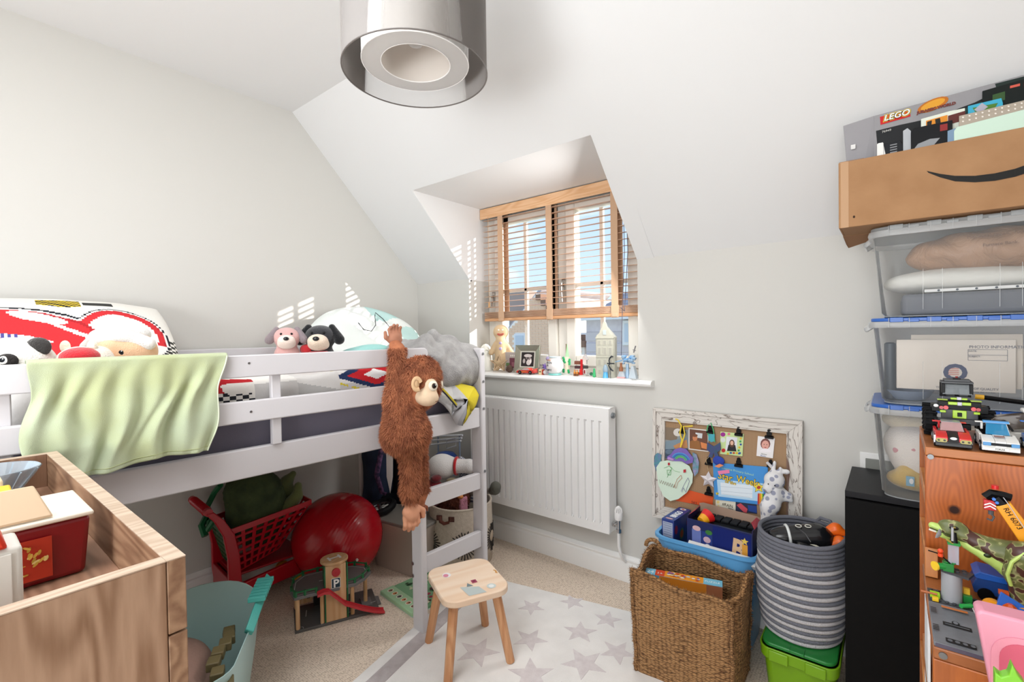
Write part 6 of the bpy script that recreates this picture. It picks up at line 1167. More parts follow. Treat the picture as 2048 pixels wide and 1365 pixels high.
decal('spine_print', t, FR((-.13, -.0152, 0), (1, 0, 0)), [(circ(.015+k*.017, .010+random.uniform(-.002, .002), random.uniform(.003, .006), .004, 6), random.choice(['#4c4a52', '#8a4a50', '#6a7a9a', '#3c3c44'])) for k in range(9)]+[(circ(.20, .010, .012, .005, 10), '#1f7a48'), (circ(.212, .013, .006, .004, 8), '#1f7a48'), (circ(.232, .010, .006, .004, 6), '#c9a06a')])
decal('top_print', t, FR((-.13, -.015, .02), (1, 0, 0), (0, 1, 0)), [(circ(.02+k*.022, .012, .006, .004, 6), ['#5a6a8a', '#8a8a92', '#b0606a'][k % 3]) for k in range(10)])

# ================================================================ jute basket with a boxed jigsaw
jb = thing('jute_basket', 'square woven brown jute basket at the front right with slumped corners', 'basket', (-.55, 1.675, 0)); 
m, t_, p_ = base('jute'); co = t_.nodes.new('ShaderNodeTexCoord').outputs['Object']
mp = node(t_, 'ShaderNodeMapping', {'Vector': co, 'Scale': (1, 1, 2.3)}); vo = node(t_, 'ShaderNodeTexVoronoi', {'Vector': mp.outputs[0], 'Scale': 72, 'Randomness': .5}); nn = node(t_, 'ShaderNodeTexNoise', {'Vector': mp.outputs[0], 'Scale': 60, 'Detail': 4}); n3 = node(t_, 'ShaderNodeTexNoise', {'Vector': co, 'Scale': 7, 'Detail': 2})
x1 = node(t_, 'ShaderNodeMixRGB', {0: nn.outputs['Fac'], 1: lin('#d3a473'), 2: lin('#94683f')}); x3 = node(t_, 'ShaderNodeMixRGB', {0: n3.outputs['Fac'], 1: x1.outputs[0], 2: lin('#b98a58')}); r_ = node(t_, 'ShaderNodeMapRange', {'Value': vo.outputs['Distance'], 'From Min': .3, 'From Max': .8}); x2 = node(t_, 'ShaderNodeMixRGB', {0: r_.outputs[0], 1: x3.outputs[0], 2: lin('#5c3c20')})
t_.links.new(x2.outputs[0], p_.inputs['Base Color']); p_.inputs['Roughness'].default_value = .95; bu = node(t_, 'ShaderNodeBump', {'Height': vo.outputs['Distance'], 'Strength': 1, 'Distance': .010}); bu.invert = True; t_.links.new(bu.outputs[0], p_.inputs['Normal']); jute = m
J = [(-.172, -.142), (.168, -.118), (.166, .135), (-.186, .108)]     # rim corners, from the plan
def jrim(u): k = int(u*4) % 4; f = u*4-int(u*4); a, c = J[k], J[(k+1) % 4]; return a[0]*(1-f)+c[0]*f, a[1]*(1-f)+c[1]*f
def jw(inner):
    def g(u, v):
        u = u % 1.0; x, y = jrim(u); q = 4*u; f = q-int(q); rnd_ = 1-.055*(max(0, 1-min(f, 1-f)*9))**2; s = .93+.07*v; bul = 1+.035*math.sin(PI*v)*math.sin(PI*f)-.02*inner
        top = .345+.012*math.sin(u*19)+.012*math.sin(u*31+1)-.018*math.exp(-((u-.29)/.05)**2)+.014*math.exp(-((u-.98)/.04)**2)+.012*math.exp(-((u-.75)/.04)**2)
        z = v*(top-.002*inner); n_ = .005*ns((u*14, v*7, 2+inner*0)); k_ = s*rnd_*bul
        dent = -.055*math.exp(-((u-.30)/.028)**2)*v**2
        return (x*k_+n_+dent*.8, y*k_+n_, z)
    return g
b = B(); b.grid(jw(0), 160, 34); o = b.build('basket_wall', jute, jb, smooth=80); b = B(); b.grid(lambda u, v: jw(1)(1-u, v), 160, 20); b.build('basket_lining', jute, jb, smooth=80)
b = B(); b.prism([(x*.93, y*.93) for x, y in J], .006); b.build('basket_base', jute, jb)
b = B(); b.tube([Vector(jw(.5)(k/160, 1)) for k in range(160)], .0085, 8, closed=True); o = b.build('rolled_rim', jute, jb, smooth=80); fur(o, 2600, .008, .0007, (0, 0, 0), 0)
for k in range(4):
    b = B(); pts_ = [Vector(jw(0)(k/4+.0001, v/12))*1.0+Vector((J[k][0]*.02, J[k][1]*.02, 0)) for v in range(13)]; b.tube(pts_, .0065, 7); o = b.build('corner_seam', jute, jb, smooth=80); fur(o, 700, .007, .0007, (0, 0, 0), 0)
b = B(); b.torus((0, 0, 0), .03, .008, M=Matrix.Translation((-.185, .105, .35)) @ Matrix.Rotation(PI/2, 4, 'X'), n=12, a0=0, a1=PI); b.build('loop_handle', jute, jb)
a, c = W(1293, 1145, z=.30), W(1440, 1185, z=.285); ag = math.atan2(c.y-a.y, c.x-a.x)
t = thing('jigsaw_box', 'orange and pale blue flat jigsaw box standing on edge in the jute basket', 'puzzle box', ((a.x+c.x)/2, (a.y+c.y)/2+.01, .02), ag+R(4)); L = .262
b = B(); b.bb((-L/2, -.022, 0), (L/2, .022, .285)); b.build('box_body', mt('#8fc0d8', .5), t, bev=.001)
M = FR((-L/2, -.022, .2852), (1, 0, 0), (0, 1, 0)); random.seed(5)
decal('box_print', t, M, [(rect(.0, 0, .035, .044), '#7bbad6'), (rect(.035, 0, .068, .044), '#cf4a2a'), (rect(.068, 0, .20, .044), '#e8962c'), (rect(.20, 0, .262, .044), '#7cc0da')]+[(circ(random.uniform(.08, .19), random.uniform(.008, .036), random.uniform(.003, .009), .005, 7), random.choice(['#f0e6d8', '#c9452e', '#8a5a9a', '#e9d0a0', '#b8c8d0'])) for _ in range(24)])
wt = mt('#eef2f2', .5); text('24', .026, wt, t, M @ Matrix.Translation((.004, .012, .0008))); text('1+', .020, wt, t, M @ Matrix.Translation((.040, .012, .0008))); text('PUZZLE', .016, wt, t, M @ Matrix.Translation((.204, .016, .0008)), sx=.9)
decal('front_print', t, FR((-L/2, -.0222, 0), (1, 0, 0)), [(rect(0, .235, .05, .285), '#4f9ac0'), (rect(.05, .235, .21, .285), '#d8842a'), (rect(.21, .235, .262, .285), '#a86a4a')])

# ================================================================ green box, rope basket, penguin
gb = thing('green_storage_box', 'lime green storage box with a dark green lid under the striped rope basket', 'storage box', (-.235, 1.83, 0)); lg = mt('#74a312', .35)
rings = [[(x*s*.215, y*s*.30, z) for x, y in rrect(1, 1, .14, 5)] for z, s in ((0, .80), (.01, .82), (.14, .92), (.142, 1.0), (.178, 1.02), (.178, .98), (.05, .8), (.05, .02))]
b = B(); b.loft(rings); b.build('box_wall', lg, gb, bev=.002); dg = mt('#1f7a34', .3)
b = B(); b.prism([(x*.205, y*.29) for x, y in rrect(1, 1, .14, 5)], .012, z0=.179); b.build('lid', dg, gb, bev=.003)
for x in (-.05, .05): b = B(); b.box((x, -.155, .158), (.055, .008, .034)); b.build('lid_clip', lg, gb, bev=.003)
b = B(); b.bb((-.02, -.152, .184), (.02, -.12, .194)); b.build('lid_tab', dg, gb, bev=.002)
rbk = thing('rope_basket', 'round grey and white striped rope basket standing on the green box', 'basket', (-.243, 1.835, .193)); N_ = 25
rope_w = mt('#c9c6c8', .95, bump=(420, 1), name='rope_white'); rope_g = mt('#767882', .95, bump=(420, 1), name='rope_grey')
for k in range(N_):
    f = k/(N_-1); z = .007+f*.318; R_ = .105+.026*math.sin(PI*min(f*.9+.05, 1))-.004*f if f < .7 else .105+.026*math.sin(PI*.68)-.004*f+(.0)*(f-.7)
    white = (k % 2 == 0) if k < 18 else (k == 18)
    b = B(); b.tube([(R_*math.cos(a)+.0012*math.sin(3*a+k), R_*math.sin(a)+.0012*math.cos(2*a+k), z+.004*math.sin(a+.5)*f) for a in [2*PI*i/64 for i in range(64)]], .0073, 7, closed=True); b.build('rope_coil', rope_w if white else rope_g, rbk, smooth=80)
b = B(); b.lathe([(.001, .002), (.10, .002), (.10, .008), (.001, .008)], 32); b.build('basket_base', rope_g, rbk)
b = B(); b.torus((-.055, .0, 0), .001, .001, n=4) if False else None; b.tube([(.03, .118, .325), (.045, .116, .345), (.075, .100, .345), (.088, .085, .325)], .006, 8); b.build('rope_handle', rope_g, rbk)
pg = thing('toy_penguin', 'black plastic toy penguin lying on its back with orange feet in the rope basket', 'toy penguin', (-.235, 1.825, .475), 0, rot=(R(8), R(-4), R(22))); bp_ = mt('#17181b', .2)
b = B(); b.blob([('c', (-.045, 0, .025), (.04, 0, .03), .040, .047), ('s', (-.075, .0, .022), (.032, .034, .034)), ('s', (.07, 0, .025), (.02, .025, .025))], .02, .005); b.build('body', bp_, pg, smooth=80)
b = B(); b.blob([('c', (-.035, -.028, .005), (.02, -.03, .008), .028, .030)], .01, .005); b.build('belly', mt('#d9d6c4', .4), pg, smooth=80)
b = B(); b.torus((0, 0, 0), .0425, .0045, M=Matrix.Translation((-.045, 0, .025)) @ Matrix.Rotation(PI/2, 4, 'Y'), n=28); b.build('white_neck_band', mt('#dfe3e2', .4), pg)
for s in (-1, 1): b = B(); b.blob([('c', (-.02, s*.045, .03), (.035, s*.055, .005), .012, .022)], .006, .004); b.build('flipper', bp_, pg, smooth=80)
for y, z in ((.012, .046), (-.022, .020)): b = B(); b.blob([('c', (.075, y, z), (.10, y, z+.012), .014, .020), ('c', (.10, y, z+.01), (.118, y-.01, z+.004), .018, .012)], .006, .004); b.build('orange_foot', mt('#ef6a17', .35), pg, smooth=80)
b = B(); b.cyl((-.098, 0, .018), (-.125, 0, .008), .014, .003, n=12); b.build('orange_beak', mt('#ef6a17', .35), pg)
for x in (-.012, .016): b = B(); b.torus((x, -.005, .0745), .0085, .0016, n=18, k=6); b.build('white_ring', mt('#d8d6cc', .4), pg)
b = B(); b.tube([(-.02, .0, .071), (0, -.03, .062), (.01, -.05, .045)], .0015, 5); b.build('seam', mt('#3a3a3d', .3), pg)
t = thing('skipping_rope', 'thin yellow cord curled beside the penguin in the rope basket', 'cord', (-.30, 1.76, .465)); b = B(); b.tube([(-.02, .02, .02), (-.01, -.01, .03), (.02, -.03, .025), (.04, -.02, .012), (.06, -.03, .01)], .002, 6); b.build('cord', mt('#d6c24a', .5), t)
t = thing('toy_filler', 'heap of mixed soft toys filling the rope basket below the penguin', 'toy', (-.243, 1.835, .21)); b = B(); b.blob([('s', (0, 0, .12), (.09, .09, .13))], .02, .012); b.build('heap', mt('#4b4f58', .9), t, smooth=80)
# ================================================================ black cabinet
kc = thing('black_cabinet', 'matt black low cabinet against the window wall holding the plastic boxes', 'cabinet', (.24, 1.92, 0)); bk_ = mt('#060607', .6)
CX0, CX1, CY0, CY1, CZ = -.115, .60, 1.752, 2.075, .705
def kp(nm, a, c, m=bk_): b = B(); b.bb(a, c); return b.build(nm, m, kc, bev=.001, world=True)
kp('top', (CX0, CY0, CZ-.018), (CX1, CY1, CZ), mt('#232326', .45)); kp('side', (CX0, CY0+.002, 0), (CX0+.018, CY1, CZ-.018)); kp('side', (CX1-.018, CY0+.002, 0), (CX1, CY1, CZ-.018)); kp('back', (CX0+.018, CY1-.01, 0), (CX1-.018, CY1, CZ-.018))
for x0, x1 in ((CX0+.001, .2415), (.2435, CX1-.001)): d_ = kp('door', (x0, CY0-.016, .04), (x1, CY0+.001, CZ-.02)); 
kp('plinth', (CX0+.02, CY0+.02, 0), (CX1-.02, CY0+.035, .04))
# ================================================================ stack of clear plastic boxes
cp = clear('#f2f5f6', .07, .12, 'clear_plastic', .5); rimc = clear('#eef0f1', .34, .2, 'clear_plastic_rim', .5); blu = mt('#2f62b4', .3, name='blue_lid_plastic'); cfro = clear('#dfe4e6', .30, .3, 'clear_lid', .5)
def cbox(z0, h, label, lidm, name='clear_storage_box', n=0):
    t = thing(name, label, 'storage box', (.235, 1.905, z0)); w, d = .58, .345
    rings = [[(x*s*w, y*s*d, z) for x, y in rrect(1, 1, .11, 7)] for z, s in ((.001, .86), (.012, .90), (h*.5, .935), (h-.03, .965))]
    b = B(); b.loft(rings, caps=False); b.build('box_wall', cp, t, smooth=60)
    b = B(); b.prism([(x*.88*w, y*.88*d) for x, y in rrect(1, 1, .11, 7)], .003); b.build('box_floor', cfro, t)
    rings = [[(x*s*w, y*s*d, z) for x, y in rrect(1, 1, .11, 7)] for z, s in ((h-.03, .962), (h-.03, 1.0), (h-.022, 1.01), (h-.012, 1.0), (h-.012, .962))]
    b = B(); b.loft(rings, caps=False); b.build('rim', rimc, t, smooth=40)
    for k in range(12): x = -w/2+.045+k*.045; b = B(); b.bb((x, -d/2-.004, h-.028), (x+.0016, -d/2+.004, h-.002)); b.build('rim_rib', rimc, t)
    for x in (-.17, -.13, -.02, .02): b = B(); b.bb((x, -d*.47, .02), (x+.0009, -d*.463, h*.5)); b.build('wall_rib', rimc, t)
    b = B(); b.prism([(x*.985*w, y*.985*d) for x, y in rrect(1, 1, .11, 7)], .010, z0=h-.012); l = b.build('lid', lidm, t, bev=.002)
    for k in range(13): x = -w/2+.048+k*.04; q = .030 if k % 2 == 0 else .024; b = B(); b.bb((x, -d/2-.002, h-.014), (x+q, -d/2+.02, h-(.001 if k % 2 == 0 else .006))); b.build('lid_lug', lidm, l, bev=.001)
    b = B(); b.tube([(-w/2+.005, -.07, h-.022), (-w/2-.012, -.05, h-.035), (-w/2-.012, .05, h-.035), (-w/2+.005, .07, h-.022)], .008, 8, flat=.5); b.build('end_handle', rimc, t)
    return t
x1_ = cbox(.7055, .273, 'bottom clear plastic box of the stack with soft toys and blue lid', blu)
x2_ = cbox(.979, .250, 'middle clear plastic box of the stack holding printed envelopes', blu)
x3_ = cbox(1.230, .262, 'topmost clear plastic box of the stack with a brown paper bag inside', cfro)
def inb(px, py, y=1.80): return W(px, py, y=y)
# bottom box contents
p = inb(1800, 915, 1.86); t = thing('white_plush', 'large white and pink soft toy pressed inside the bottom clear box', 'soft toy', (.095, 1.90, .712)); b = B(); b.blob([('s', (-.02, 0, .13), (.10, .10, .075)), ('s', (-.03, -.01, .085), (.07, .09, .07)), ('s', (.13, .02, .10), (.12, .1, .09))], .03, .009); b.build('body', plush('#ded6cf'), t, smooth=80); b = B(); b.blob([('c', (-.085, -.065, .118), (-.045, -.09, .128), .012, .010)], .01, .004); b.build('pink_ear', plush('#c98f94'), t, smooth=80)
t = thing('cream_fleece_toy', 'cream fleece soft toy at the top of the bottom clear box', 'soft toy', (.09, 1.93, .87)); b = B(); b.blob([('s', (.0, 0, .04), (.12, .09, .042)), ('s', (.1, 0, .035), (.10, .09, .045))], .03, .009); b.build('body', plush('#dcd2bd'), t, smooth=80)
t = thing('yellow_plush', 'mustard yellow soft toy with a blue and white tag in the bottom clear box', 'soft toy', (.055, 1.835, .712)); b = B(); b.blob([('s', (.0, .0, .035), (.072, .045, .032)), ('s', (-.02, -.01, .062), (.022, .022, .02)), ('s', (.06, .01, .035), (.05, .04, .03))], .02, .006); b.build('body', plush('#c9a860'), t, smooth=80)
a = inb(1812, 972, 1.782); c = inb(1829, 955, 1.782); b = B(); b.bb((a.x, 1.782, a.z), (c.x, 1.784, c.z)); lab_ = b.build('care_tag', mt('#7fb0c8', .6), t, world=True); decal('tag_print', lab_, FR((a.x+.003-t.location.x, 1.7815-t.location.y, a.z+.002-t.location.z), (1, 0, 0)), [(circ(.009, .013, .005, .008), '#e8eaea')])
# middle box contents
def env(px0, py0, px1, py1, y, nm, lb, col='#d8cfc4', th=.004):
    a, c = inb(px0, py0, y), inb(px1, py1, y); t = thing(nm, lb, 'envelope', ((a.x+c.x)/2, y, max(min(a.z, c.z), .986))); b = B(); b.bb((a.x, y, max(min(a.z, c.z), .986)), (c.x, y+th, max(a.z, c.z))); b.build('paper', mt(col, .7), t, bev=.001, world=True); return t, a, c
y_ = 1.80
e1, a, c = env(1793, 680, 2032, 788, y_, 'envelope', 'large cream photo envelope with a blue Q emblem in the middle clear box')
ink = mt('#5c5f6e', .6); qb = mt('#2c3a60', .6)
o = inb(1950, 696, y_-.0005); text('PHOTO INFORMATION', .0112, ink, e1, FR((inb(1938, 697, y_).x, y_-.001, inb(1938, 697, y_).z), (1, 0, 0)), world=True)
p0, p1 = inb(1936, 721, y_-.001), inb(2015, 700, y_-.001); dM = FR((p0.x, y_-.0006, p0.z), (1, 0, 0)); w_, h_ = p1.x-p0.x, p1.z-p0.z
decal('form_box', e1, dM, [(l_, '#5c5f6e') for l_ in line([(0, 0), (w_, 0), (w_, h_), (0, h_), (0, 0)], .0008)+line([(0, h_/2), (w_, h_/2)], .0008)], world=True)
text('DATE:', .006, ink, e1, dM @ Matrix.Translation((.001, h_-.006, .0008)), world=True); text('SUBJECT:', .006, ink, e1, dM @ Matrix.Translation((.001, h_/2-.006, .0008)), world=True)
qc = inb(1906, 746, y_-.001); text('Q', .062, qb, e1, FR((qc.x-.021, y_-.001, qc.z-.020), (1, 0, 0)), name='emblem', world=True, bold=.0022)
decal('emblem_print', e1, FR((qc.x, y_-.0006, qc.z), (1, 0, 0)), [(rect(-.010, .010-k*.0055, .012, .013-k*.0055), '#c98f86') for k in range(4)], world=True)
tx = inb(1862, 776, y_); text('YOUR GUARANTEE OF QUALITY', .0085, ink, e1, FR((tx.x+.01, y_-.001, tx.z), (1, 0, 0)), world=True); tx = inb(1846, 781, y_); text('In considering ordering a reprint please quote this number', .0062, ink, e1, FR((tx.x, y_-.001, tx.z), (1, 0, 0)), world=True)
e2, a, c = env(1822, 670, 2046, 780, y_+.012, 'envelope', 'second cream envelope poking out behind the photo envelope', '#cfc5b8'); env(1890, 690, 2090, 775, y_+.022, 'envelope', 'third cream envelope at the back of the middle clear box', '#c5bbae')
a = inb(1768, 688, 1.83); c = inb(1792, 785, 1.83); t = thing('dark_torch', 'dark slate coloured cylinder standing at the left of the middle clear box', 'cylinder', ((a.x+c.x)/2, 1.84, .984)); b = B(); r_ = (c.x-a.x)/2; b.lathe([(r_*1.1, 0), (r_*1.1, .03), (r_, .035), (r_*.98, a.z-.984), (r_*.6, a.z-.984+.004)], 24); b.build('tube', mt('#3a4652', .5), t)
a = inb(1765, 795, 1.82); t = thing('blue_bowl', 'dull blue plastic bowl at the bottom left of the middle clear box', 'bowl', (.035, 1.86, .984)); b = B(); b.lathe([(.04, 0), (.05, .01), (.06, .028), (.056, .028), (.045, .012), (.001, .01)], 28); b.build('bowl_wall', mt('#7d8ba0', .4), t)
# top box contents
m, t_, p_ = base('paper_bag'); nn = node(t_, 'ShaderNodeTexNoise', {'Vector': t_.nodes.new('ShaderNodeTexCoord').outputs['Object'], 'Scale': 14, 'Detail': 5, 'Distortion': 1}); x_ = node(t_, 'ShaderNodeMixRGB', {0: nn.outputs['Fac'], 1: lin('#b08a6c'), 2: lin('#8c6a50')}); t_.links.new(x_.outputs[0], p_.inputs['Base Color']); bu = node(t_, 'ShaderNodeBump', {'Height': nn.outputs['Fac'], 'Strength': .8, 'Distance': .02}); t_.links.new(bu.outputs[0], p_.inputs['Normal'])
t = thing('brown_paper_bag', 'crumpled brown paper bag with printed words in the top clear box', 'paper bag', (.20, 1.88, 1.36)); b = B(); b.blob([('s', (-.02, 0, .05), (.15, .085, .058)), ('s', (.12, 0, .055), (.16, .085, .055))], .04, .008, disp=lambda G: .003*np.sin(G[..., 0]*60+G[..., 2]*80)); b.build('bag_body', m, t, smooth=60)
q = inb(1932, 479, 1.792); text('The Real Bread is Tomo', .012, mt('#6b4a34', .7), t, FR((q.x, 1.789, q.z), (1, 0, .02)), world=True); q = inb(1965, 494, 1.792); text('Furnace Bank.', .012, mt('#6b4a34', .7), t, FR((q.x, 1.789, q.z), (1, 0, .02)), world=True)
t = thing('white_folded_fabric', 'white folded fabric under the brown paper bag in the top clear box', 'fabric', (.22, 1.89, 1.30)); b = B(); b.blob([('s', (0, 0, .03), (.24, .105, .034)), ('s', (-.10, 0, .035), (.13, .10, .03))], .03, .009); b.build('cloth', mt('#d5d4ce', .9, bump=(30, .6)), t, smooth=80); b = B(); b.bb((-.15, -.108, -.002), (.24, -.10, .006)); s_ = b.build('punched_strip', mt('#e8e8e6', .6), t)
for k in range(9): b = B(); b.cyl((-.12+k*.038, -.109, .002), (-.12+k*.038, -.1075, .002), .003, n=8); b.build('punched_hole', mt('#44505a', .6), s_)
t = thing('grey_laptop_sleeve', 'dark grey flat case at the bottom of the top clear box', 'case', (.24, 1.90, 1.236)); b = B(); b.bb((-.22, -.14, 0), (.22, .13, .058)); b.build('case_body', mt('#6c7078', .7), t, bev=.01)
# ================================================================ cardboard box with flat packs on top
cb = thing('cardboard_box', 'shallow brown cardboard box with a black curved smile on top of the clear boxes', 'cardboard box', (.18, 1.81, 1.4945)); kb = mt('#a9805a', .85, bump=(60, .15), var=(9, '#9d744f'), name='cardboard'); kd = mt('#9a7252', .85, name='cardboard_shade')
KX0, KX1, KY0, KY1, KZ0, KZ1 = -.124, .50, 1.700, 1.925, 1.4945, 1.686
for nm, a, c in (('front_wall', (KX0, KY0, KZ0), (KX1, KY0+.005, KZ1)), ('back_wall', (KX0, KY1-.005, KZ0), (KX1, KY1, KZ1)), ('end_wall', (KX0, KY0+.005, KZ0), (KX0+.005, KY1-.005, KZ1)), ('end_wall', (KX1-.005, KY0+.005, KZ0), (KX1, KY1-.005, KZ1)), ('base', (KX0+.005, KY0+.005, KZ0), (KX1-.005, KY1-.005, KZ0+.005))): b = B(); b.bb(a, c); b.build(nm, kb, cb, bev=.0015, world=True)
b = B(); b.plate([(KX0, KY1-.07, KZ0-.001), (KX0+.10, KY1-.07, KZ0-.001), (KX0+.10, KY1, KZ0-.004), (KX0+.01, KY1, KZ0-.03), (KX0+.006, KY1-.03, KZ0-.022)], .003); b.build('torn_flap', kd, cb, world=True)
b = B(); b.plate([(KX0+.001, KY0, KZ1), (KX0+.06, KY0, KZ1), (KX0+.05, KY0+.01, KZ1+.003), (KX0+.004, KY0+.012, KZ1+.004)], .001); b.build('dog_ear', kd, cb, world=True)
cM = FR((KX0, KY0, KZ0), (1, 0, 0))
def sq(px, py): w = W(px, py, y=KY0); return (w.x-KX0, w.z-KZ0)
top_ = [(1853, 342), (1880, 348), (1910, 352), (1950, 352), (1990, 347), (2030, 338), (2075, 322)]; bot_ = [(2085, 336), (2030, 354), (1990, 362), (1950, 365), (1910, 363), (1880, 355), (1857, 346)]
P_ = [sq(*q) for q in top_]+[sq(*q) for q in bot_]; decal('printed_smile', cb, cM, [([P_[i], P_[i+1], P_[-2-i], P_[-1-i]], '#141210') for i in range(6)], world=True)
b = B(); q = sq(1708, 434); b.prism(circ(q[0], q[1], .003, .004, 6), .001, M=cM); b.build('puncture', mt('#3a2618', .9), cb, world=True)
b = B(); b.bb((KX0+.005, KY0-.0004, KZ0), (KX0+.024, KY0, KZ1)); b.build('corner_tape', mt('#b58d66', .5), cb, world=True)
# contents: flattened packs
def slab(nm, label, pts, y, th, col, cat='game box', shapes=(), lean=.02):
    y = 1.708+(y-1.735)*.45; th *= .45; P3 = []
    for px, py in pts: w = W(px, py, y=y); P3.append(Vector((w.x, y, w.z)))
    zb_ = KZ0+.007; base_ = [Vector((P3[0].x, y, zb_)), Vector((P3[-1].x, y, zb_))]
    poly = [(p.x, p.z) for p in [base_[0]]+P3+[base_[1]]]
    t = thing(nm, label, cat, ((P3[0].x+P3[-1].x)/2, y, zb_)); k = len(poly); b = B(); b.loft([[(x, yy, z) for x, z in poly] for yy in (y, y+th)]); b.build('box_body', mt(col, .45), t, bev=.0008, world=True)
    if shapes:
        M = FR((0, y, 0), (1, 0, 0)); sh = []
        for pl, c in shapes: sh.append(([(W(a_, b_, y=y).x, W(a_, b_, y=y).z) for a_, b_ in pl], c))
        decal('box_print', t, M, sh, world=True)
    return t
t = slab('grey_toy_set_box', 'large grey toy brick set box with a red and white logo leaning at the back', ((1748, 232), (2075, 142), (2110, 150)), 1.84, .05, '#8d8b8e', shapes=(
    (((1752, 262), (1800, 250), (1870, 235), (1950, 205), (2000, 180), (2075, 160), (2075, 320), (1757, 320)), '#17191c'), (((1900, 230), (1960, 205), (2040, 172), (2075, 165), (2075, 200), (1900, 260)), '#24433f'), (((1990, 168), (2060, 150), (2075, 180), (2000, 200)), '#1b2a26'), (((2010, 175), (2040, 168), (2040, 185), (2012, 192)), '#3c5c3a')))
yy = 1.708+(1.84-1.735)*.45-.001
M = FR((0, yy, 0), (1, 0, 0))
def wq(px, py): w = W(px, py, y=yy); return (w.x, w.z)
decal('logo_plate', t, M, [([wq(1760, 234), wq(1819, 218), wq(1821, 233), wq(1761, 250)], '#c22020')], world=True)
q = wq(1762, 247); sl_ = math.atan2(wq(1819, 218)[1]-wq(1760, 234)[1], wq(1819, 218)[0]-wq(1760, 234)[0])
for z_, mm, bo in ((.0012, mt('#e8c92e', .5), .0026), (.0018, mt('#121212', .5), .0014), (.0024, mt('#f4f2ee', .5), .0004)): text('LEGO', .0225, mm, t, M @ Matrix.Translation((q[0]+.006, q[1]+.004, z_)) @ Matrix.Rotation(sl_, 4, 'Z'), name='logo_letters', world=True, bold=bo, sx=1.0, shear=.25)
q = wq(1834, 226); decal('logo_plate', t, M, [([(q[0]+.033+.032*math.cos(a), q[1]+.012+.016*math.sin(a)+.006*math.cos(a)) for a in [2*PI*i/20 for i in range(20)]], '#b86a1e'), ([(q[0]+.033+.025*math.cos(a), q[1]+.013+.011*math.sin(a)+.005*math.cos(a)) for a in [2*PI*i/20 for i in range(20)]], '#d99a2e')], world=True)
text('JURASSIC WORLD', .0098, mt('#6a1f14', .5), t, M @ Matrix.Translation((q[0], q[1]-.004, .0016)) @ Matrix.Rotation(sl_, 4, 'Z'), name='logo_letters', world=True, bold=.0006); q = wq(1764, 268); text('76949', .0085, mt('#c9c9c4', .5), t, M @ Matrix.Translation((q[0], q[1]+.002, .0016)) @ Matrix.Rotation(sl_, 4, 'Z'), world=True)
a, c = W(1687, 252, y=1.735), W(1748, 232, y=1.756); b = B(); b.plate([(a.x, 1.735, a.z), (c.x, 1.756, c.z), (c.x+.004, 1.756, KZ0+.02), (a.x+.02, 1.735, KZ0+.02)], .003); b.build('grey_end_flap', mt('#98969a', .5), t, world=True)
b = B(); q2 = W(1703, 295, y=1.736); b.box((q2.x+.004, 1.735, q2.z), (.011, .002, .013)); b.build('white_tab', mt('#d9d8d6', .6), t, world=True)
slab('black_card_pack', 'black card pack with fine white print behind the cardboard box front', ((1768, 290), (1800, 280), (1806, 290)), 1.755, .012, '#202226', shapes=((((1756, 287), (1766, 285), (1772, 314), (1760, 316)), '#e9e8e6'),)+tuple((((1780, 290+k*5), (1794, 287+k*5), (1794, 289+k*5), (1780, 292+k*5)), '#8a8c90') for k in range(5)))
slab('white_card_pack', 'narrow white card edge at the left inside the cardboard box', ((1754, 288), (1767, 286)), 1.745, .006, '#e4e3df')
slab('clear_blister_pack', 'clear plastic blister sleeve standing between two black packs', ((1806, 262), (1815, 256), (1822, 262)), 1.752, .008, '#a9adb2')
slab('black_poster_box', 'glossy black box with a grey creature picture in the middle of the cardboard box', ((1822, 264), (1830, 256), (1905, 240)), 1.742, .012, '#17181b', shapes=((((1822, 306), (1836, 288), (1860, 278), (1880, 276), (1868, 290), (1840, 300)), '#8d9094'), (((1880, 250), (1895, 247), (1895, 260), (1880, 263)), '#8a2a2a')))
slab('teal_orange_pack', 'pack with an orange tiger stripe picture on a pale ground inside the box', ((1842, 238), (1900, 222), (1930, 216)), 1.775, .012, '#d8ddd0', shapes=((((1852, 242), (1895, 230), (1895, 250), (1852, 262)), '#d98a2a'), (((1854, 244), (1864, 241), (1862, 256), (1854, 258)), '#1a1a18'), (((1870, 239), (1880, 236), (1882, 250), (1872, 252)), '#1a1a18'), (((1896, 232), (1930, 222), (1932, 240), (1896, 250)), '#5c2a26')))
slab('cyan_photo_pack', 'bright cyan pack with a green and silver vehicle picture near the right edge', ((1936, 212), (2003, 196), (2006, 206)), 1.79, .01, '#2fa3c4', shapes=((((1945, 216), (1996, 206), (1990, 216), (1950, 224)), '#4c7a2c'), (((1948, 220), (1964, 206), (1976, 214), (1960, 226)), '#a9a6b4')))
slab('black_long_pack', 'long black pack with small red marks along the top right of the box', ((1965, 182), (2075, 150), (2110, 145)), 1.81, .012, '#181d1c', shapes=((((2020, 172), (2040, 167), (2040, 172), (2020, 177)), '#c95a4a'), (((2048, 166), (2075, 160), (2075, 170), (2048, 175)), '#a8302c'), (((1985, 190), (2010, 183), (2010, 200), (1985, 207)), '#35532c')))
for k, (py, yy_) in enumerate(((238, 1.748), (230, 1.754))): slab('spotted_gift_box', ['taupe gift box with white polka dots, nearer of the two', 'taupe gift box with white polka dots, farther of the two'][k], ((1918, py+2), (2075, py-36), (2100, py-42)), yy_, .005, '#a79b8c', shapes=tuple((ell(1926+j*13, py+5-j*3.1, 2.2, 1.6, 8), '#e6e0d8') for j in range(11)))
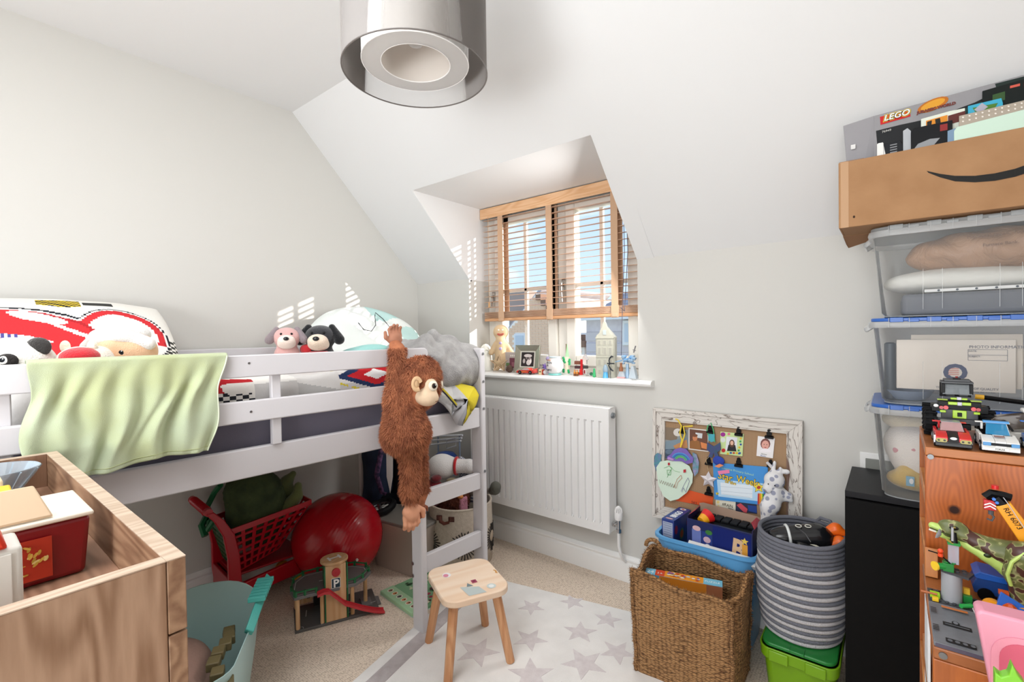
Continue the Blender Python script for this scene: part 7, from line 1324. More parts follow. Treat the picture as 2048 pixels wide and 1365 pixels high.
slab('mint_folder', 'pale mint green folder standing at the front of the cardboard box', ((1908, 262), (1914, 254), (2075, 212), (2100, 206)), 1.735, .008, '#c4dccb'); slab('blue_grey_card', 'blue-grey card edge beside the mint folder', ((1895, 262), (1912, 256)), 1.739, .004, '#6f8ba6')
# ================================================================ wooden dresser at the near left with toys in its tray top
dw = wood('#b39278', '#87654b', 2, 13, .5, 9, name='oak_front'); dtop = wood('#cdb8a3', '#b39a84', 1, 14, .5, 8, name='oak_edge'); din = wood('#a07c62', '#7a5944', 2, 13, .5, 9, name='oak_inner')
dwx = wood('#a88669', '#805e46', 0, 13, .5, 9, name='oak_side')
X0, X1, YA, YBk, TZ = -1.435, -.62, -.75, .180, .955
dr = thing('wooden_dresser', 'oak veneer changing dresser with a raised tray top in the near left corner', 'dresser', ((X0+X1)/2, (YA+YBk)/2, 0)); dr_z = .886
def dp(nm, a, c, m=dw, bev=.0012, par=None): b = B(); b.bb(a, c); return b.build(nm, m, par or dr, bev=bev, world=True)
dp('tray_side', (X0, YBk-.018, .874), (X1, YBk, TZ), dwx); dp('tray_side', (X0, YA, .874), (X1, YA+.018, TZ), dwx)
dp('tray_front', (X1-.018, YA+.018, .80), (X1, YBk-.0185, TZ)); dp('tray_back', (X0, YA+.018, .874), (X0+.016, YBk-.018, TZ), din)
for o in [c for c in bpy.data.objects if c.parent == dr and c.name.startswith('tray')]: pass
for nm, a, c in (('edge_banding', (X0, YBk-.0182, TZ), (X1, YBk, TZ+.0012)), ('edge_banding', (X1-.0182, YA, TZ), (X1, YBk-.0185, TZ+.0012)), ('edge_banding', (X0, YA, TZ), (X0+.016, YBk-.018, TZ+.0012))): dp(nm, a, c, dtop, 0)
dp('tray_deck', (X0+.016, YA+.018, dr_z-.02), (X1-.018, YBk-.018, dr_z), wood('#a27c64', '#805e49', 0, 13, .5, 9, name='oak_deck'))
dp('side_panel', (X0, YBk-.018, 0), (X1, YBk, .872), dwx); dp('side_panel', (X0, YA, 0), (X1, YA+.018, .872), dwx); dp('back_panel', (X0, YA+.018, 0), (X0+.012, YBk-.018, .80), dw)
for k, (z0_, z1_) in enumerate(((.54, .795), (.28, .535), (.06, .275))):
    d_ = dp('drawer', (X1-.018, YA+.021, z0_), (X1, YBk-.022, z1_)); b = B(); b.cyl((X1, (YA+YBk)/2, (z0_+z1_)/2), (X1+.025, (YA+YBk)/2, (z0_+z1_)/2), .012, n=16); b.build('knob', mt('#d9d5cf', .4), d_, world=True)
dp('plinth', (X0+.02, YA+.02, 0), (X1-.03, YBk-.02, .055))
D0 = W(172, 1143, z=dr_z+.001)
t = thing('red_musical_box', 'dark red plastic toy box with a folk bird sticker and sloping cream top', 'toy box', (D0.x, D0.y, dr_z+.001), R(0)); dm = mt('#7c0c14', .35)
rr_ = W(188, 1028, x=D0.x+.004)
hgt = rr_.z-dr_z-.001
b = B(); b.loft([[(x, y, z) for x, y in ((0-.095*0, -.26), (.0, 0), (-.125, 0), (-.125, -.26))] if z < .001 else [(x, y, z) for x, y in ((.004, -.265), (.004, .006), (-.131, .006), (-.131, -.265))] for z in (0, hgt)]); b.build('box_body', dm, t, bev=.006, seg=3)
b = B(); b.bb((-.134, -.27, hgt), (.007, .009, hgt+.006)); b.build('cream_tray', mt('#e6dccb', .4), t, bev=.002)
b = B(); b.plate([(-.004, -.26, hgt+.006), (-.004, -.03, hgt+.006), (-.028, -.045, hgt+.045), (-.028, -.26, hgt+.045)], .006); b.build('sloping_panel', mt('#d9bf9f', .45), t, bev=.002)
random.seed(11)
Ms = FR((.0062, -.178, .010), (0, 1, 0)); sh_ = [(rect(.0, 0, .145, .075), '#b23a24'), (rect(.001, .001, .144, .074), '#a8321f')]
for k in range(46):
    a = random.uniform(0, 2*PI); r = random.uniform(.75, 1.1); cx_, cy_ = .10+.036*r*math.cos(a), .037+.030*r*math.sin(a); an = a+random.uniform(.5, 1.6)
    e_ = [(cx_+.005*math.cos(q)*math.cos(an)-.0018*math.sin(q)*math.sin(an), cy_+.005*math.cos(q)*math.sin(an)+.0018*math.sin(q)*math.cos(an)) for q in [2*PI*i/8 for i in range(8)]]; sh_.append((e_, random.choice(['#c9a24a', '#b8933e', '#d6c07a'])))
sh_ += [(circ(.100, .040, .008, .006, 12), '#a9bcc0'), ([(.094, .042), (.092, .052), (.097, .046)], '#a9bcc0'), ([(.106, .040), (.114, .054), (.108, .050), (.104, .046)], '#a9bcc0')]+[(l_, '#b8933e') for l_ in line([(.07, .008), (.085, .012), (.098, .030), (.12, .034)], .0014)]+[(circ(.03, .045, .006), '#e0b24a'), (circ(.03, .045, .003), '#7a2a1a')]
sh_ = [([(x, y*hgt*.68/.075) for x, y in pl], c) for pl, c in sh_]
decal('folk_sticker', t, Ms, sh_)
yb_ = W(40, 975, z=hgt+dr_z+.02)
t = thing('yellow_plastic_lever', 'yellow plastic lever on a cream base behind the dark red toy box', 'toy', (W(28, 990, z=.95).x, W(28, 990, z=.95).y-.02, dr_z+.001))
b = B(); b.bb((-.035, -.12, 0), (.03, .03, .045)); b.build('cream_base', mt('#e9dfcb', .4), t, bev=.004); b = B(); b.plate([(-.028, -.12, .055), (.018, -.12, .047), (.018, .018, .047), (-.028, .018, .055)], .022); b.build('yellow_key', mt('#f2c12e', .35), t, bev=.003)
t = thing('cream_block', 'cream plastic block standing behind the yellow lever', 'toy block', (W(5, 960, z=.97).x, W(5, 960, z=.97).y-.02, dr_z+.001)); b = B(); b.bb((-.03, -.1, 0), (.01, .02, .085)); b.build('block', mt('#ead9ba', .45), t, bev=.004, world=False)
t = thing('glass_bowl', 'clear ribbed glass bowl at the far left of the dresser tray', 'bowl', (W(-18, 945, z=.95).x, W(-18, 945, z=.95).y, dr_z+.001)); gm_ = clear('#b9c6d0', .35, .05, 'bowl_glass')
b = B(); b.lathe([(.03, 0), (.032, .012), (.055, .045), (.068, .066), (.066, .067), (.053, .047), (.028, .014), (.001, .014)], 36); b.build('bowl_wall', gm_, t, smooth=50)
for k in range(12): a = k*PI/6; b = B(); b.tube([(.034*math.cos(a), .034*math.sin(a), .013), (.0565*math.cos(a), .0565*math.sin(a), .045), (.069*math.cos(a), .069*math.sin(a), .064)], .0016, 5); b.build('rib', mt('#9fb0bd', .1), t)
tw_ = W(45, 1092, x=-.70)
t = thing('white_toy_tower', 'white plastic toy tower with an orange red roof at the left edge', 'toy building', (-.728, tw_.y-.055, dr_z+.001))
b = B(); b.bb((-.03, -.05, 0), (.028, .055, tw_.z-dr_z)); b.build('tower_wall', mt('#dfdcd4', .45), t, bev=.004)
for k in range(4): b = B(); b.bb((.028, -.04+k*.024, 0), (.030, -.025+k*.024, tw_.z-dr_z-.006)); b.build('wall_rib', mt('#e6e3db', .45), t, bev=.0008)
b = B(); b.loft([[(-.033, -.055, z), (.031, -.055, z), (.031, .045 if z < tw_.z-dr_z+.02 else .026, z), (-.033, .045 if z < tw_.z-dr_z+.02 else .026, z)] for z in (tw_.z-dr_z, tw_.z-dr_z+.06)]); b.build('roof', mt('#e2381f', .4), t, bev=.003)
# ================================================================ stepped pine shelf at the right with building-brick toys
pw = wood('#b9692f', '#84431a', 2, 16, .4, 2.2, knots=False, name='pine_front'); pt_ = wood('#b06c3a', '#8a5028', 0, 12, .4, 2, name='pine_top'); pe = wood('#d08a4e', '#b06c36', 2, 16, .4, 2, name='pine_edge')
# front board: cathedral grain with one dark knot
m, t, p = base('pine_knot'); co = t.nodes.new('ShaderNodeTexCoord').outputs['Object']; KX_, KZ_ = .077, .903
sub = node(t, 'ShaderNodeVectorMath', {0: co, 1: (0, 0, 0)}, operation='SUBTRACT'); kn_ = sub
sx_ = node(t, 'ShaderNodeSeparateXYZ', {0: sub.outputs[0]})
def mth(op, a, b_=None, c=None):
    d = {0: a};
    if b_ is not None: d[1] = b_
    if c is not None: d[2] = c
    return node(t, 'ShaderNodeMath', d, operation=op).outputs[0]
dx2 = mth('MULTIPLY', sx_.outputs[0], 1.0); dzk = mth('MULTIPLY', sx_.outputs[2], .16); r2 = mth('SQRT', mth('ADD', mth('MULTIPLY', dx2, dx2), mth('MULTIPLY', dzk, dzk)))
nz_ = node(t, 'ShaderNodeTexNoise', {'Vector': co, 'Scale': 9, 'Detail': 2}); rr2 = mth('ADD', r2, mth('MULTIPLY', nz_.outputs['Fac'], .03)); wv_ = mth('MULTIPLY_ADD', mth('SINE', mth('MULTIPLY', rr2, 1250.)), .5, .5)
mp = node(t, 'ShaderNodeMapping', {'Vector': co, 'Scale': (1, 1, .05)}); n2_ = node(t, 'ShaderNodeTexNoise', {'Vector': mp.outputs[0], 'Scale': 260, 'Detail': 2}); mix_ = mth('ADD', mth('MULTIPLY', wv_, .3), mth('MULTIPLY', n2_.outputs['Fac'], .4))
c1 = node(t, 'ShaderNodeMixRGB', {0: mix_, 1: lin('#b9632a'), 2: lin('#7d3a14')}); r3 = mth('SQRT', mth('ADD', mth('MULTIPLY', dx2, dx2), mth('MULTIPLY', sx_.outputs[2], sx_.outputs[2]))); kf = node(t, 'ShaderNodeMapRange', {'Value': r3, 'From Min': .005, 'From Max': .0095, 'To Min': 1, 'To Max': 0})
c2 = node(t, 'ShaderNodeMixRGB', {0: kf.outputs[0], 1: c1.outputs[0], 2: lin('#2c120a')}); t.links.new(c2.outputs[0], p.inputs['Base Color']); p.inputs['Roughness'].default_value = .35; knotm = m
sh2 = thing('pine_step_shelf', 'orange pine stepped shelf unit at the right edge with toy vehicles on top', 'shelf unit', (.24, 1.02, 0))
def wp_(nm, a, c, m=pw, par=None, bev=.0015): b = B(); b.bb(a, c); return b.build(nm, m, par or sh2, bev=bev, world=True)
SX0, SX1 = .0415, .44
wp_('top_board', (SX0, 1.043, .986), (SX1, 1.262, 1.0), pt_)
o = wp_('front_board', (SX0, 1.0395, .806), (SX1, 1.0555, .9855), knotm)
o.data.transform(Matrix.Translation((-(KX_-.24), -(1.0395-1.02), -KZ_))); o.location = (KX_-.24, 1.0395-1.02, KZ_)
wp_('back_board', (SX0, 1.246, 0), (SX1, 1.262, .9855)); wp_('side_board', (SX1-.016, 1.056, 0), (SX1, 1.245, .9855))
for z in (.90, .80, .55, .25, .03): wp_('side_rail', (SX0, 1.0565, z), (SX0+.014, 1.2455, z+.02), pe)
wp_('step_board', (SX0-.003, .786, .784), (SX1, 1.0555, .7985), pt_); wp_('step_front', (SX0-.003, .786, 0), (SX1, .802, .7835)); wp_('step_side', (SX1-.016, .803, 0), (SX1, 1.055, .7835))
for z in (.66, .45, .2, .02): wp_('side_rail', (SX0-.003, .803, z), (SX0+.010, 1.055, z+.02), pe)
b = B(); b.plate([(SX0-.002, 1.0, .80), (SX0-.002, 1.036, .80), (SX0-.002, 1.034, .835), (SX0-.002, 1.006, .845)], .016); b.build('corner_block', pe, sh2, bev=.001, world=True)
for q in (W(1861, 914, y=1.039), W(1886, 1312, y=.7855)): b = B(); b.cyl((q.x, q.y-.0015, q.z), (q.x, q.y+.002, q.z), .0042, n=16); b.build('screw', mt('#77797b', .35, .8), sh2, world=True)
t = thing('white_plastic_sheet', 'white plastic sheet standing inside the left side of the pine shelf', 'sheet', (.055, .93, .05)); b = B(); b.plate([(.0385, .86, .3), (.0385, .98, .3), (.0385, .985, .778), (.0385, .905, .778)], .003); b.build('sheet', mt('#e6e8ea', .4), t, world=True)

# ---- building-brick cars on the upper shelf, noses towards the camera
ST = .0032
def bcar(name, label, x, y, w, L, hood, scr_c, trim_c, base_c, roof_h, lamp_c=None, kind=0, rz=0):
    t = thing(name, label, 'toy car', (x, y, 1.0005), rz); hw = w/2
    b = B(); b.bb((-hw, 0, .005), (hw, L, .012)); b.build('chassis', mt(base_c, .4), t, bev=.0006)
    for sx in (-1, 1):
        for yy in (.016, L-.016): b = B(); b.cyl((sx*(hw-.005), yy, .0085), (sx*(hw+.001), yy, .0085), .0085, n=18); wq_ = b.build('wheel', mt('#131315', .6), t); b = B(); b.cyl((sx*(hw+.001), yy, .0085), (sx*(hw+.0016), yy, .0085), .005, n=12); b.build('hub_cap', mt('#9a9ca2', .3, .7), wq_)
    for sx in (-1, 1):
        b = B(); b.loft([[(sx*q, 0-.001, .012), (sx*q, -.001, .018), (sx*q, .012, .022), (sx*q, .030, .024), (sx*q, .030, .012)] for q in (hw*.30, hw*.98)]); b.build('bonnet', mt(hood, .25, coat=.4), t, bev=.0007)
        b = B(); b.box((sx*hw*.9, L*.62, .018), (hw*.18, L*.5, .012)); b.build('side_wing', mt(hood, .25), t, bev=.0007)
    b = B(); b.loft([[(q, -.0015, .010), (q, -.0015, .019), (q, .030, .0245), (q, .030, .010)] for q in (-hw*.29, hw*.29)]); b.build('centre_stripe', mt(trim_c, .3), t)
    b = B(); b.plate([(-hw*.66, .030, .0245), (hw*.66, .030, .0245), (hw*.54, .048, roof_h), (-hw*.54, .048, roof_h)], .001); b.build('windscreen', clear(scr_c, .6, .1, 'screen'), t)
    b = B(); b.loft([[(sx*hw*q, yy, z) for sx, yy, z in ((-1, .047, roof_h), (1, .047, roof_h), (1, .07, roof_h), (-1, .07, roof_h))] for q, z in ((.56, 0),)]) if False else b.box((0, .059, roof_h), (w*.56, .024, .0025)); b.build('roof', mt(hood if kind != 0 else '#8a8c90', .3), t, bev=.0006)
    for sx in (-1, 1): b = B(); b.plate([(sx*hw*.62, .030, .0245), (sx*hw*.62, .034, .0245), (sx*hw*.52, .052, roof_h), (sx*hw*.52, .048, roof_h)], .0015); b.build('pillar', mt('#b9bbc0' if kind == 0 else hood, .3), t)
    for sx in (-1, 1):
        if lamp_c: b = B(); b.prism(rrect(hw*.62, .006, .0028, 4, sx*hw*.66, 0), .0015, M=FR((0, -.002, .0135), (1, 0, 0))); b.build('headlight', mt(lamp_c, .3), t); 
        if lamp_c:
            for q in (.5, .82): b = B(); b.cyl((sx*hw*q, -.0035, .0135), (sx*hw*q, -.0045, .0135), .0016, n=8); b.build('lamp_dot', mt('#2a2a1a', .4), t)
    b = B(); b.box((0, .002, .0065), (w*1.0, .006, .005)); b.build('bumper', mt(base_c, .4), t, bev=.0006)
    b = B(); b.box((0, L-.004, roof_h-.004), (w, .007, .002)); b.box((-hw*.6, L-.004, roof_h-.010), (.003, .005, .012)); b.box((hw*.6, L-.004, roof_h-.010), (.003, .005, .012)); b.build('spoiler', mt(hood if kind == 0 else trim_c, .3), t, bev=.0005)
    return t
c1_ = W(1905, 893, z=1.0); t = bcar('red_brick_car', 'red toy brick race car with black stripe at the shelf corner', .0765, 1.046, .044, .086, '#cf1f24', '#c9a0a0', '#17171a', '#222427', .036, '#a59a4a')
decal('badge', t, FR((-.005, -.0022, .0145), (1, 0, .0)), [(circ(.005, .003, .0042, .0022, 14), '#eef0f0')])
b = B(); b.bb((-.0235, .004, .008), (-.0215, .04, .020)); b.build('chrome_side', mt('#a9acb2', .25, .9), t)
t = bcar('white_brick_car', 'white toy brick sports car with blue lamps in the middle of the shelf edge', .1305, 1.046, .042, .09, '#e6e5e1', '#2f8fc0', '#e6e5e1', '#dddcd8', .040, None, kind=1)
b = B(); b.bb((-.017, -.0025, .0125), (.017, -.001, .0165)); b.build('grille', mt('#101418', .3), t)
for sx in (-1, 1): b = B(); b.bb((sx*.0155-.0045, -.0035, .0120), (sx*.0155+.0045, -.001, .0172)); b.build('headlight', mt('#2f7fb8', .25), t, bev=.0004)
b = B(); b.bb((-.0085, -.0025, .0055), (.0085, -.0018, .0095)); q_ = b.build('number_plate', mt('#e8e8e4', .4), t); text('FORZA', .0034, mt('#15161a', .4), q_, FR((-.0065, -.0026, .0062), (1, 0, 0)))
b = B(); b.box((0, .016, .0245), (.012, .006, .001)); b.build('badge', mt('#7a3f22', .4), t); b = B(); b.box((0, .050, .0425), (.030, .010, .003)); b.build('blue_roof_bar', mt('#2c86c4', .3), t)
t = bcar('blue_police_truck', 'blue and white toy brick police truck cut by the right edge', .1865, 1.052, .046, .085, '#2a68b8', '#4f8fa8', '#2a68b8', '#d6d6d2', .046, None, kind=1)
text('POLICE', .0075, mt('#eef1f4', .4), t, FR((-.014, -.0018, .0195), (1, 0, 0))); b = B(); b.box((0, .058, .050), (.034, .008, .005)); b.build('light_bar', mt('#d9c95a', .3), t); b = B(); b.box((0, -.003, .012), (.044, .006, .010), tx=.9); b.build('white_bumper', mt('#dcdcd8', .3), t, bev=.001)
for sx in (-1, 1): b = B(); b.tube([(sx*.022, .003+.013*math.sin(a)*0, .009+.013*math.sin(a)) if False else (sx*.0215, .016-.013*math.cos(a), .0085+.013*math.sin(a)) for a in [PI*k/8 for k in range(9)]], .0035, 6); b.build('mudguard', mt('#dcdcd8', .3), t)
# monster truck
mt_ = thing('monster_truck', 'black and lime green toy brick monster truck with knobbly tyres at the back', 'toy truck', (.092, 1.150, 1.0005)); k_ = mt('#0c0c0e', .35); gy = mt('#303236', .4); lm = mt('#9fc41c', .3)
for sx in (-1, 1):
    for yy in (.022, .085):
        b = B(); b.torus((0, 0, 0), .0165, .0085, M=Matrix.Translation((sx*.038, yy, .025)) @ Matrix.Rotation(PI/2, 4, 'Y'), n=28, k=10); w_ = b.build('tyre', mt('#101012', .7), mt_)
        for a in range(16): b = B(); b.box((0, 0, 0), (.018, .004, .003), Matrix.Translation((sx*.038, yy+.0245*math.cos(a*PI/8), .025+.0245*math.sin(a*PI/8))) @ Matrix.Rotation(a*PI/8+PI/2, 4, 'X')); b.build('tread_lug', mt('#131316', .7), w_, smooth=0)
        b = B(); b.cyl((sx*.034, yy, .025), (sx*.045, yy, .025), .009, n=14); b.build('hub', gy, w_)
def mb(nm, c, d, m, bev=.0006, **k): b = B(); b.box(c, d, **k); return b.build(nm, m, mt_, bev=bev)
mb('bumper', (0, .004, .030), (.078, .008, .010), gy); mb('lower_frame', (0, .05, .022), (.03, .10, .012), k_); mb('grille', (0, .006, .043), (.048, .008, .016), gy); mb('lime_grille', (0, .001, .043), (.018, .004, .014), lm); mb('grille_core', (0, -.002, .043), (.006, .002, .007), k_)
mb('bonnet', (0, .022, .058), (.056, .036, .014), k_); mb('lime_bar', (0, .002, .062), (.030, .005, .005), lm); mb('bar_clip', (0, -.0005, .062), (.006, .006, .006), mt('#b7b4c0', .3)); mb('lime_vent', (0, .012, .0695), (.022, .008, .003), lm); mb('vent_clip', (0, .008, .0705), (.006, .007, .005), mt('#b7b4c0', .3))
for sx in (-1, 1): mb('wing', (sx*.030, .020, .052), (.014, .034, .012), k_); mb('lime_wing', (sx*.022, .012, .067), (.014, .012, .002), mt('#8fa53a', .35))
for sx in (-1, 1): b = B(); b.cyl((sx*.018, -.001, .054), (sx*.018, .004, .054), .0035, n=12); b.build('red_lamp', mt('#c41f28', .25), mt_); b = B(); b.cyl((sx*.024, -.001, .0535), (sx*.024, .004, .0535), .003, n=10); b.build('red_lamp', mt('#a81a22', .25), mt_); mb('lime_bracket', (sx*.022, .0, .047), (.008, .004, .004), lm)
b = B(); b.sphere((-.031, .004, .056), (.004, .003, .003), 10); b.build('white_lamp', mt('#e8eaea', .2), mt_); b = B(); b.sphere((.031, .006, .054), (.003, .003, .003), 10); b.build('white_lamp', mt('#e8eaea', .2), mt_)
for sx in (-1, 1): mb('cab_pillar', (sx*.019, .045, .084), (.005, .010, .018), k_)
mb('cab_roof', (0, .060, .0955), (.044, .036, .004), gy); mb('roof_rack', (0, .056, .0995), (.036, .026, .004), gy); mb('roof_peak', (0, .052, .1025), (.010, .016, .003), k_); mb('cab_back', (0, .078, .080), (.044, .004, .028), k_); mb('seat', (-.008, .062, .076), (.012, .010, .014), gy); mb('seat', (.010, .062, .076), (.012, .010, .014), gy)
b = B(); b.plate([(-.020, .040, .074), (.020, .040, .074), (.017, .047, .092), (-.017, .047, .092)], .0008); b.build('windscreen', clear('#aeb4b8', .25, .05, 'truck_screen'), mt_)
b = B(); b.cyl((0, .05, .104), (0, .05, .107), .002, n=8); b.build('roof_light', mt('#7c1f24', .3), mt_)
# long black boom behind and a grey glider
a, c = W(1956, 794, y=1.235), W(2120, 815, y=1.245)
t = thing('long_toy_boom', 'long black toy beam with a yellow tip lying high behind the white car', 'toy part', (c.x-.02, 1.24, 1.0005)); b = B(); b.cyl(a, c, .0042, n=8); b.build('beam', k_, t, world=True); b = B(); b.cyl(a-Vector((.004, 0, 0)), a+Vector((.008, 0, -.0008)), .0046, n=8); b.build('yellow_tip', mt('#e0a82a', .35), t, world=True); b = B(); b.bb((c.x-.03, 1.23, 1.0005), (c.x, 1.25, c.z+.004)); b.build('post', k_, t, world=True)
g_ = W(2000, 850, y=1.17); t = thing('smoked_canopy_glider', 'white and smoky grey toy aircraft between the monster truck and police truck', 'toy aircraft', (g_.x+.012, 1.16, 1.0005))
b = B(); b.loft([[(x, y*w, z) for x, z in ((-.035, .028), (-.02, .044), (.02, .052), (.03, .030), (-.01, .022))] for y, w in ((-1, .012), (1, .012))]); b.build('canopy', clear('#5c5046', .75, .1, 'smoked'), t, bev=.001); b = B(); b.bb((-.022, -.014, 0), (.045, .014, .020)); b.build('hull', mt('#dcd8d0', .35), t, bev=.002); b = B(); b.box((.03, 0, .056), (.035, .03, .006)); b.build('wing', mt('#e9e7e3', .35), t, bev=.002)
b = B(); b.tube([(-.03, -.016, .03), (-.01, -.017, .038), (.0, -.017, .022)], .0016, 6); b.build('strut', k_, t)

# ---- on the step (z = .7985): lookout tower, dinosaur, crane, blue vehicle, grey plate
S0 = .7987
t = thing('grey_ramp_plate', 'grey toy brick ramp plate with printed slots lying at the step edge', 'toy part', (.062, .85, S0)); gpm = mt('#6f7278', .45, var=(30, '#5f6268'))
b = B(); b.bb((.0395, .789, S0), (.088, .905, S0+.005)); b.build('plate', gpm, t, bev=.0008, world=True); b = B(); b.bb((.041, .788, S0-.000), (.087, .791, S0+.0045)); b.build('plate_edge', mt('#4c4656', .5), t, world=True)
Mg = FR((.0395, .789, S0+.005), (1, 0, 0), (0, 1, 0)); dk3 = '#15161a'
decal('printed_slots', t, Mg, [(rect(.012, .052, .040, .062), dk3), (rect(.014, .056, .038, .058), '#5f6268'), (circ(.025, .064, .004, .006, 14), dk3), (circ(.025, .065, .0025, .004, 12), '#6f7278'), (rect(.012, .008, .040, .018), dk3)]+[(circ(.016+k*.007, .013, .0025, .003, 10), '#5f6268') for k in range(4)]+[(rect(.001, y_+k*.004, .007, y_+k*.004+.002), dk3) for y_ in (.03, .078) for k in range(4)]+[(rect(.013, .098, .040, .104), '#b86a34')], world=True)
b = B(); studs(b, .042, .086, .905, .912, S0+.001) if False else None
tw_ = thing('toy_lookout_tower', 'grey toy brick lookout tower with green parts and a clear tube on the step', 'toy building', (.066, .930, S0))
def tb2(nm, a, c, col, st_=False, rough=.35, cl_=None): b = B(); b.bb(a, c); (studs(b, a[0], c[0], a[1], c[1], c[2]) if st_ else None); return b.build(nm, cl_ or mt(col, rough), tw_, bev=.0004)
tb2('base_plate', (-.026, -.018, 0), (.030, .024, .0032), '#3c3f44', True)
b = B(); b.prism(circ(0, 0, .0115, .0115, 28), .040, z0=.0032); b.build('grey_column', mt('#9b9da2', .35), tw_, smooth=50)
b = B(); b.box((0.006, .002, .0448), (.030, .022, .0032), Matrix.Rotation(-.35, 4, 'Z')); studs(b, -.006, .018, -.006, .010, .0464); b.build('top_plate', mt('#3c3f44', .4), tw_)
tb2('green_brick', (-.010, -.009, .0465), (.002, .003, .058), '#1d7a34', True); tb2('clear_tube', (-.004, -.005, .058), (.0075, .006, .086), '', cl_=clear('#cfd6e6', .45, .05, 'brick_clear')); tb2('tube_core', (.0, -.001, .059), (.004, .003, .078), '#b9674a'); tb2('green_clip', (-.005, -.008, .086), (.009, .004, .090), '#1d8a3c')
b = B(); b.cyl((-.018, -.010, .052), (-.006, -.004, .052), .0045, n=12); b.build('green_arm', mt('#1d8a3c', .3), tw_); b = B(); b.cyl((-.0195, -.0115, .052), (-.0175, -.010, .052), .0062, n=18); b.build('yellow_wheel', mt('#e8c02e', .35), tw_)
b = B(); b.tube([(-.026, -.006, .071), (-.014, -.008, .070), (-.006, -.006, .062), (.0, -.005, .056)], .0009, 5); b.build('black_lever', k_, tw_); b = B(); b.sphere((-.0125, -.008, .0745), .0034, 12); b.cyl((-.0125, -.008, .0665), (-.0125, -.008, .071), .003, n=10); b.build('red_button', mt('#e0461e', .25), tw_)
b = B(); b.cyl((.002, -.006, .090), (.002, -.004, .104), .0045, .003, n=10); b.build('black_turret', k_, tw_); b = B(); b.cyl((-.006, -.010, .094), (.002, -.006, .088), .0016, n=8); b.build('olive_barrel', mt('#a8a04a', .4), tw_)
b = B(); b.cyl((.0, -.012, .094), (.0, -.012, .113), .0014, n=8); b.build('grey_mast', mt('#a9abb0', .35), tw_); b = B(); b.lathe([(.0005, 0), (.006, .002), (.0075, .004), (.006, .0035)], 20, Matrix.Translation((-.012, -.014, .100)) @ Matrix.Rotation(-1.2, 4, 'Y')); b.build('dish', mt('#8f9196', .35), tw_)
tb2('lime_flower', (-.024, -.010, .004), (-.013, -.002, .011), '#9ccc2a'); tb2('yellow_base', (-.022, -.020, .0032), (-.015, -.013, .008), '#e8c02e'); b = B(); b.cyl((-.034, -.008, .009), (-.016, -.010, .010), .0016, n=8); b.build('brown_arm', mt('#a65a2a', .4), tw_); tb2('yellow_wedge', (.013, .006, .0032), (.020, .012, .022), '#e0b42e'); tb2('green_leaf', (.012, .0, .0032), (.022, .008, .014), '#1d7a34')
b = B(); b.cyl((.008, -.022, .007), (.020, -.012, .007), .003, n=10); b.build('green_pipe', mt('#1fa04a', .3), tw_)
b = B(); b.tube([(.021, -.016, .006), (.020, -.024, .002+.006), (.024, -.05, .004), (.030, -.085, .001+.003)], .0006, 5); b.build('white_string', mt('#d9dadd', .6), tw_)
# dinosaur
di = thing('toy_dinosaur', 'green and olive long-necked toy dinosaur with a dark striped back on the step', 'toy dinosaur', (.16, .965, S0)); do = Vector((.16, .965, S0))
def dq(px, py, y=.955): return tuple(W(px, py, y=y)-do)
m, t_, p_ = base('dino_skin'); co = t_.nodes.new('ShaderNodeTexCoord').outputs['Object']; n0 = node(t_, 'ShaderNodeTexNoise', {'Vector': co, 'Scale': 75, 'Detail': 1}); r_ = node(t_, 'ShaderNodeValToRGB', {0: n0.outputs['Fac']}); e_ = r_.color_ramp.elements
e_[0].position = .40; e_[0].color = lin('#5c6338'); e_[1].position = .68; e_[1].color = lin('#472a24'); q_ = e_.new(.53); q_.color = lin('#6e7343'); q_ = e_.new(.56); q_.color = lin('#a5a673'); q_ = e_.new(.59); q_.color = lin('#4c2e26'); c1 = r_; t_.links.new(c1.outputs[0], p_.inputs['Base Color']); p_.inputs['Roughness'].default_value = .4
nk = [(1895, 1062), (1925, 1070), (1955, 1085), (1985, 1098), (2015, 1108), (2060, 1118)]; nr = [.010, .0095, .011, .014, .017, .024]
b = B(); b.blob([('c', dq(*nk[i]), dq(*nk[i+1]), nr[i], nr[i+1]) for i in range(5)]+[('s', dq(1905, 1052), (.016, .008, .0085))], .006, .0018); b.build('back', m, di, smooth=80)
ligm = mt('#b5cf6c', .35); b = B(); b.blob([('c', dq(1866, 1052), dq(1890, 1062), .0055, .008), ('c', dq(1885, 1068), dq(1930, 1080), .0065, .0075), ('c', dq(1935, 1090, .953), dq(1975, 1112, .951), .0075, .009), ('c', dq(1975, 1112, .951), dq(2020, 1140, .952), .009, .012), ('c', dq(2020, 1140, .952), dq(2060, 1150, .952), .012, .016)], .004, .0018); b.build('underside', ligm, di, smooth=80)
b = B(); b.blob([('c', dq(2052, 1115, .93), dq(2035, 1150, .932), .020, .015), ('c', dq(2035, 1150, .932), (dq(2045, 1150, .932)[0], -.033, .008), .012, .009)], .005, .002); b.build('front_leg', m, di, smooth=80)
for x_, y_ in ((.05, -.01), (.03, .03), (.07, .03)): b = B(); b.cyl((x_, y_, 0), (x_, y_, .07), .010, .016, n=14); b.build('leg', m, di)
b = B(); b.tube([dq(2022, 1172, .915), dq(2015, 1150, .912), dq(2024, 1125, .912), dq(2048, 1108, .915), dq(2070, 1104, .92)], .0022, 8); b.build('leg_seam', ligm, di)
b = B(); b.sphere(dq(1908, 1057, .944), (.0052, .0015, .0032), 12); b.build('eye_patch', mt('#16150f', .2), di); b = B(); b.sphere(dq(1909, 1056, .9425), (.0016, .0012, .0016), 8); b.build('eye', mt('#8a7a3a', .1), di)
